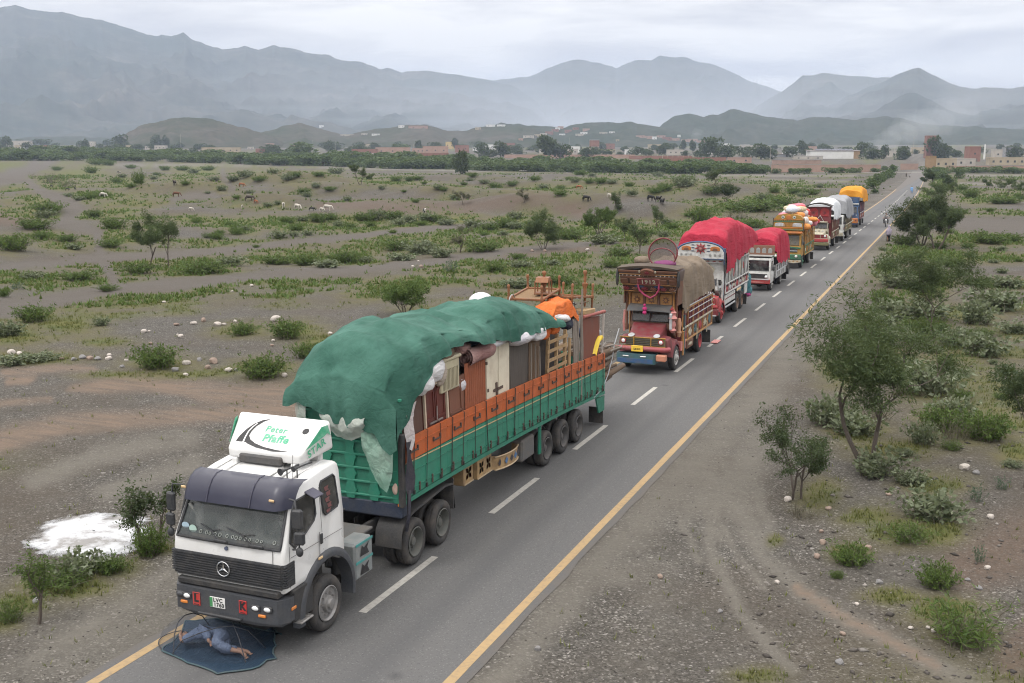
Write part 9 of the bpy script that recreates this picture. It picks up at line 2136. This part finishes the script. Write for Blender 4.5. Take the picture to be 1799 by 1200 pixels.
for e in [
 (1452, 303, 200, 13, 'mud', 'long brown boundary wall left of the compound gate', 1.0, 0, 0, 'boundary_wall'), (1598, 298, 32, 10, 'mud', 'short boundary wall piece just left of the compound gate', 1.0, 0, 0, 'boundary_wall'), (1740, 302, 160, 10, 'pink', 'long reddish boundary wall at the right edge', 1.0, 0, 0, 'boundary_wall'), (1220, 289, 110, 12, 'brick', 'red brick compound wall with posts in the middle', 1.2, 0, 0, 'boundary_wall'), (1160, 280, 110, 6, 'brick', 'low reddish wall behind the belt beside the compound', 1.0, 0, 0, 'boundary_wall'), (70, 272, 160, 5, 'mud', 'low brown wall along the far left edge of town', 1.0, 0, 0, 'boundary_wall'), (1000, 278, 230, 6, 'pink', 'low pinkish wall above the middle of the belt', 1.0, 0, 0, 'boundary_wall'), (690, 283, 100, 8, 'brick', 'reddish wall in front of the brick houses', 1.0, 0, 0, 'boundary_wall'), (1400, 288, 90, 6, 'mud', 'low brown wall behind the trees left of the white hall', 1.0, 0, 0, 'boundary_wall'),
 (1638, 298, 12, 22, 'ochre', 'brownish compound gate tower at the end of the road', 6, 0, 1, 'gatehouse'),
 (1661, 297, 40, 17, 'cream', 'cream gate building right of the road end', 8, 3, 1), (1680, 292, 70, 12, 'pale', 'pale low shed row behind the reddish wall', 8, 4, 0), (1770, 290, 60, 12, 'cream', 'cream arcade shed at the right edge', 8, 5, 0), (1712, 284, 20, 25, 'brick', 'brick house with a dark square opening on the right', 9, 1, 1), (1753, 280, 14, 16, 'pale', 'pale tower house behind the cream arcade', 8, 1, 0), (1636, 278, 18, 38, 'brick', 'tall narrow brick tower house beside a dark tree', 7, 2, 0), (1775, 276, 18, 16, 'grey', 'grey block far right beyond the chimney', 8, 1, 0),
 (388, 269, 66, 9, 'cream', 'long cream house with dark windows at the left of town', 9, 6, 1), (678, 258, 14, 15, 'cream', 'tall cream two-storey house above the belt', 9, 3, 0), (690, 257, 18, 8, 'cream', 'lower wing of the cream two-storey house', 9, 3, 0), (625, 254, 20, 6, 'white', 'white bungalow left of the cream house', 8, 3, 1), (640, 273, 44, 10, 'brick', 'brick house at the left of the brick quarter', 9, 2, 0), (655, 278, 30, 8, 'pale', 'pale patched house before the brick quarter', 8, 3, 1), (690, 272, 60, 12, 'pink', 'broad pinkish brick house in the brick quarter', 10, 3, 1), (765, 272, 44, 14, 'pink', 'pinkish walled house left of the shiny roof', 10, 3, 0), (758, 280, 60, 10, 'brick', 'brick front wall house below the shiny roof', 10, 4, 1), (790, 262, 14, 12, 'yellow', 'small yellow-orange upper storey house', 7, 2, 0), (812, 268, 24, 12, 'brick', 'dark red brick house right of the yellow storey', 8, 2, 0), (838, 258, 8, 9, 'white', 'small white domed building right of the brick quarter', 7, 1, 0), (895, 262, 20, 10, 'brick', 'reddish brick house left of the tall dark tree', 8, 2, 0), (770, 266, 36, 6, 'grey', 'house with a shiny grey sloping roof', 9, 0, 0, 'house', 'shed'),
 (28, 258, 50, 10, 'pale', 'flat-roofed pale house at the far left', 10, 4, 1), (42, 264, 14, 5, 'white', 'small white house at the far left', 6, 1, 0), (100, 250, 40, 6, 'pink', 'pinkish house beyond the far left trees', 8, 2, 0), (130, 254, 44, 6, 'grey', 'grey-roofed house left of centre-left trees', 8, 0, 0, 'house', 'shed'), (190, 262, 44, 5, 'grey', 'long grey roof among the left trees', 9, 0, 0, 'house', 'shed'), (80, 262, 30, 6, 'brick', 'brick house among the far left trees', 8, 2, 0), (247, 259, 14, 5, 'cream', 'small cream house below the low hill', 6, 1, 0), (320, 254, 20, 5, 'pale', 'pale house at the foot of the low hill', 7, 2, 0), (505, 257, 50, 6, 'pink', 'pink wall house left of the orchard', 8, 3, 0), (457, 270, 16, 8, 'brick', 'brick house left of the orchard trees', 7, 1, 0), (370, 258, 14, 8, 'brick', 'small brick upper house above the cream house', 6, 1, 0),
 (1010, 268, 18, 10, 'white', 'white house left of the water tower', 8, 2, 1), (1072, 262, 16, 9, 'brick', 'red-roofed brick house right of the water tower', 8, 1, 0), (1150, 262, 22, 8, 'cream', 'cream house behind the walled compound', 8, 2, 0), (1320, 262, 30, 6, 'pale', 'pale low house right of the large dark tree', 8, 2, 0), (1390, 272, 26, 8, 'white', 'white low house left of the solar-roofed hall', 8, 2, 0), (1425, 266, 20, 8, 'pink', 'pinkish house behind the white hall', 8, 1, 0), (1370, 276, 30, 5, 'grey', 'grey shed roof left of the white hall', 8, 0, 0, 'house', 'shed'), (1565, 276, 20, 10, 'pale', 'pale house behind the compound wall by the smoke', 8, 2, 0), (1615, 270, 24, 10, 'cream', 'cream house left of the brick tower house', 8, 2, 0), (1300, 286, 40, 8, 'pink', 'low pinkish house behind the belt', 8, 2, 0), (1420, 280, 50, 5, 'pale', 'pale low house before the white hall', 7, 3, 0)]:
 building(*e)
for i in range(28):
 c = _rs.choice(['white', 'pale', 'pink', 'cream', 'brick', 'pale']); px = _rs.uniform(0, 1350)
 building(px, _rs.uniform(257, 270) if px < 900 else _rs.uniform(264, 276), _rs.uniform(12, 30), _rs.uniform(5, 9), c, 'small '+{'pink': 'pinkish', 'brick': 'brick red'}.get(c, c)+' flat-roofed house half hidden among the town trees', 8, 3, False, group=c+' small houses among the town trees')
hl = building(1466, 279, 88, 14, 'white', 'long white hall with solar panels on its roof', 12, 0, False, 'hall', 'shed', rz=CAM_YAW)
k = px_m(at(1466, 279)); hm = 14/k; wm = 88/k
bx(hl, 'brown_gable', (wm/2-2.6, -.05, hm/2), (5.2, .12, hm+.2), WM['ochre'], 0)
for i in range(9):
 o = bx(hl, 'solar_panel', (-wm*.34+wm*.085*i, 3, hm+1.3), (wm*.075, 3.2, .1), SOLAR, 0, (R(22), 'X')); bx(o, 'panel_stand', (-wm*.34+wm*.085*i, 4, hm+.9), (.1, .1, .9), P_STEEL, 0)
# water tower on legs, chimney, poles, posts
def tower(px, py, w, h, label, hw=.4):
 p = at(px, py); k = px_m(p); W_, H_ = w/k, h/k; r = empty('water_tower', p, CAM_YAW, label, 'tower'); bx(r, 'tank', (0, 0, H_*.72), (W_, W_, H_*.5), WM['brick'], 0); bx(r, 'tank_roof', (0, 0, H_*.98), (W_*1.06, W_*1.06, H_*.05), ROOFG, 0)
 for sx in (-1, 1):
  for sy in (-1, 1): bx(r, 'leg', (sx*W_*.42, sy*W_*.42, H_*.24), (W_*.12, W_*.12, H_*.52), WM['pale'], 0)
 return r
tower(1044, 268, 16, 22, 'brick water tower on pale legs above the belt'); tower(1636, 262, 16, 20, 'brick tank on top of the tall narrow tower house')
def pole(px, py, h, label, mat, r=.16, name='utility_pole', arm=True, group=None):
 p = at(px, py); k = px_m(p); H_ = h/k; o = empty(name, p, CAM_YAW, label, 'pole', group)
 mb = MB(); mb.cyl((0, 0, -.5), (0, 0, H_), r, 6, r*.6); mb.build('shaft', mat, o)
 if arm: bx(o, 'cross_arm', (0, 0, H_*.93), (1.8, .12, .14), mat, 0)
pole(1729, 280, 26, 'tall white chimney stack at the right of town', WM['white'], .9, 'chimney_stack', False)
for (px, py, h) in ((590, 268, 20), (727, 268, 14), (787, 270, 12), (138, 268, 14), (1353, 284, 24), (1604, 276, 34), (1571, 278, 18), (1000, 262, 20), (318, 262, 26), (550, 262, 16)): pole(px, py, h, 'thin utility pole standing among the houses of the town', WM['pale'], .14, group='utility poles in the town')
for i in range(12): pole(1128+9*i, 279+.3*i, 9, 'pale concrete post standing in the brick compound', WM['pale'], .16, 'concrete_post', False, 'concrete posts of the brick compound')
# houses on the slopes: cast rays on to the hills
_dg = bpy.context.evaluated_depsgraph_get(); _dg.update()
def slope_point(px, py):
 d = Vector([float(v) for v in ray(px, py)]).normalized(); o = Vector((0, 0, CAM_H))
 for _ in range(12):
  ok, loc, nrm, idx, ob, mt = SC.ray_cast(_dg, o, d)
  if not ok: return None
  if ob.name.startswith(('hill', 'ground', 'mountain')): return (loc.x, loc.y, loc.z-.5)
  o = loc+d*.5
 return None
_hs = [(735, 226, 34, 5, 'pink'), (705, 225, 10, 5, 'white'), (862, 223, 16, 4, 'white'), (880, 222, 14, 3, 'white'), (840, 228, 10, 4, 'cream'), (565, 224, 8, 4, 'white'), (610, 239, 24, 3, 'pale'), (660, 238, 14, 3, 'white'), (640, 237, 10, 3, 'pale'),
       (915, 247, 8, 4, 'pink'), (928, 242, 18, 4, 'pale'), (945, 240, 12, 4, 'cream'), (955, 239, 12, 5, 'pale'), (965, 236, 14, 5, 'brick'), (975, 231, 12, 4, 'brick'), (985, 226, 10, 4, 'pink'), (980, 228, 8, 4, 'white'), (988, 238, 10, 3, 'white'), (998, 233, 12, 5, 'brick'), (1012, 228, 10, 4, 'brick'), (1018, 239, 14, 4, 'pale'), (1026, 236, 12, 4, 'white'), (1030, 230, 12, 4, 'pink'), (1060, 235, 14, 3, 'pale'), (1075, 234, 10, 3, 'white'), (1085, 248, 6, 3, 'cream'), (1125, 242, 16, 4, 'pink'), (1140, 244, 14, 5, 'pink'), (1150, 245, 8, 5, 'white'), (1162, 242, 14, 4, 'pink'), (1172, 246, 16, 5, 'brick'), (1185, 247, 18, 4, 'pink'), (1193, 241, 5, 4, 'white'), (1205, 249, 14, 4, 'pink'), (1218, 248, 16, 4, 'pink'), (1232, 251, 14, 4, 'pink'), (1275, 256, 14, 4, 'white'), (1310, 258, 16, 4, 'pale'), (440, 262, 10, 4, 'pale')]
for i, (px, py, w, h, c) in enumerate(_hs):
 p = slope_point(px, py)
 if p is None: continue
 where = 'on the hill slope left of centre' if px < 900 else 'in the cluster on the central hill' if px < 1100 else 'on the low ridge right of centre'
 building(px, py, w, h, c, {'pink': 'tiny pinkish', 'white': 'tiny white', 'pale': 'tiny pale', 'cream': 'tiny cream', 'brick': 'tiny brick'}[c]+' flat-roofed house '+where, None, 2 if w > 9 else 1, False, p=p, group='houses '+where)
# two thin columns of smoke
for (px, py, n, lean, up, r0, r1, den, sd) in ((1524, 262, 9, 92, 40, 5, 26, .0050, 1), (1218, 246, 5, 10, 26, 4, 11, .006, 2)):
 p = at(px, py+14)
 for i in range(n):
  t = i/(n-1); rr_ = lerp(r0, r1, t)*(.8+.4*_rs.random()); mb = MB()
  mb.blob((0, 0, 0), (rr_*1.25, rr_, rr_*.8), 16, 10, jit=.22, seed=i+sd); o = mb.build('smoke_plume', vol_mat('smoke', den*(1-.8*t), (.90, .92, .96)), smooth=180, merge=True)
  o.location = Vector((p[0], p[1], p[2]+5))+Vector((_cy, _sy, 0))*lean*t**1.2+Vector((0, 0, up*t+_rs.uniform(-3, 3)*t)); tag(o, kind='stuff')
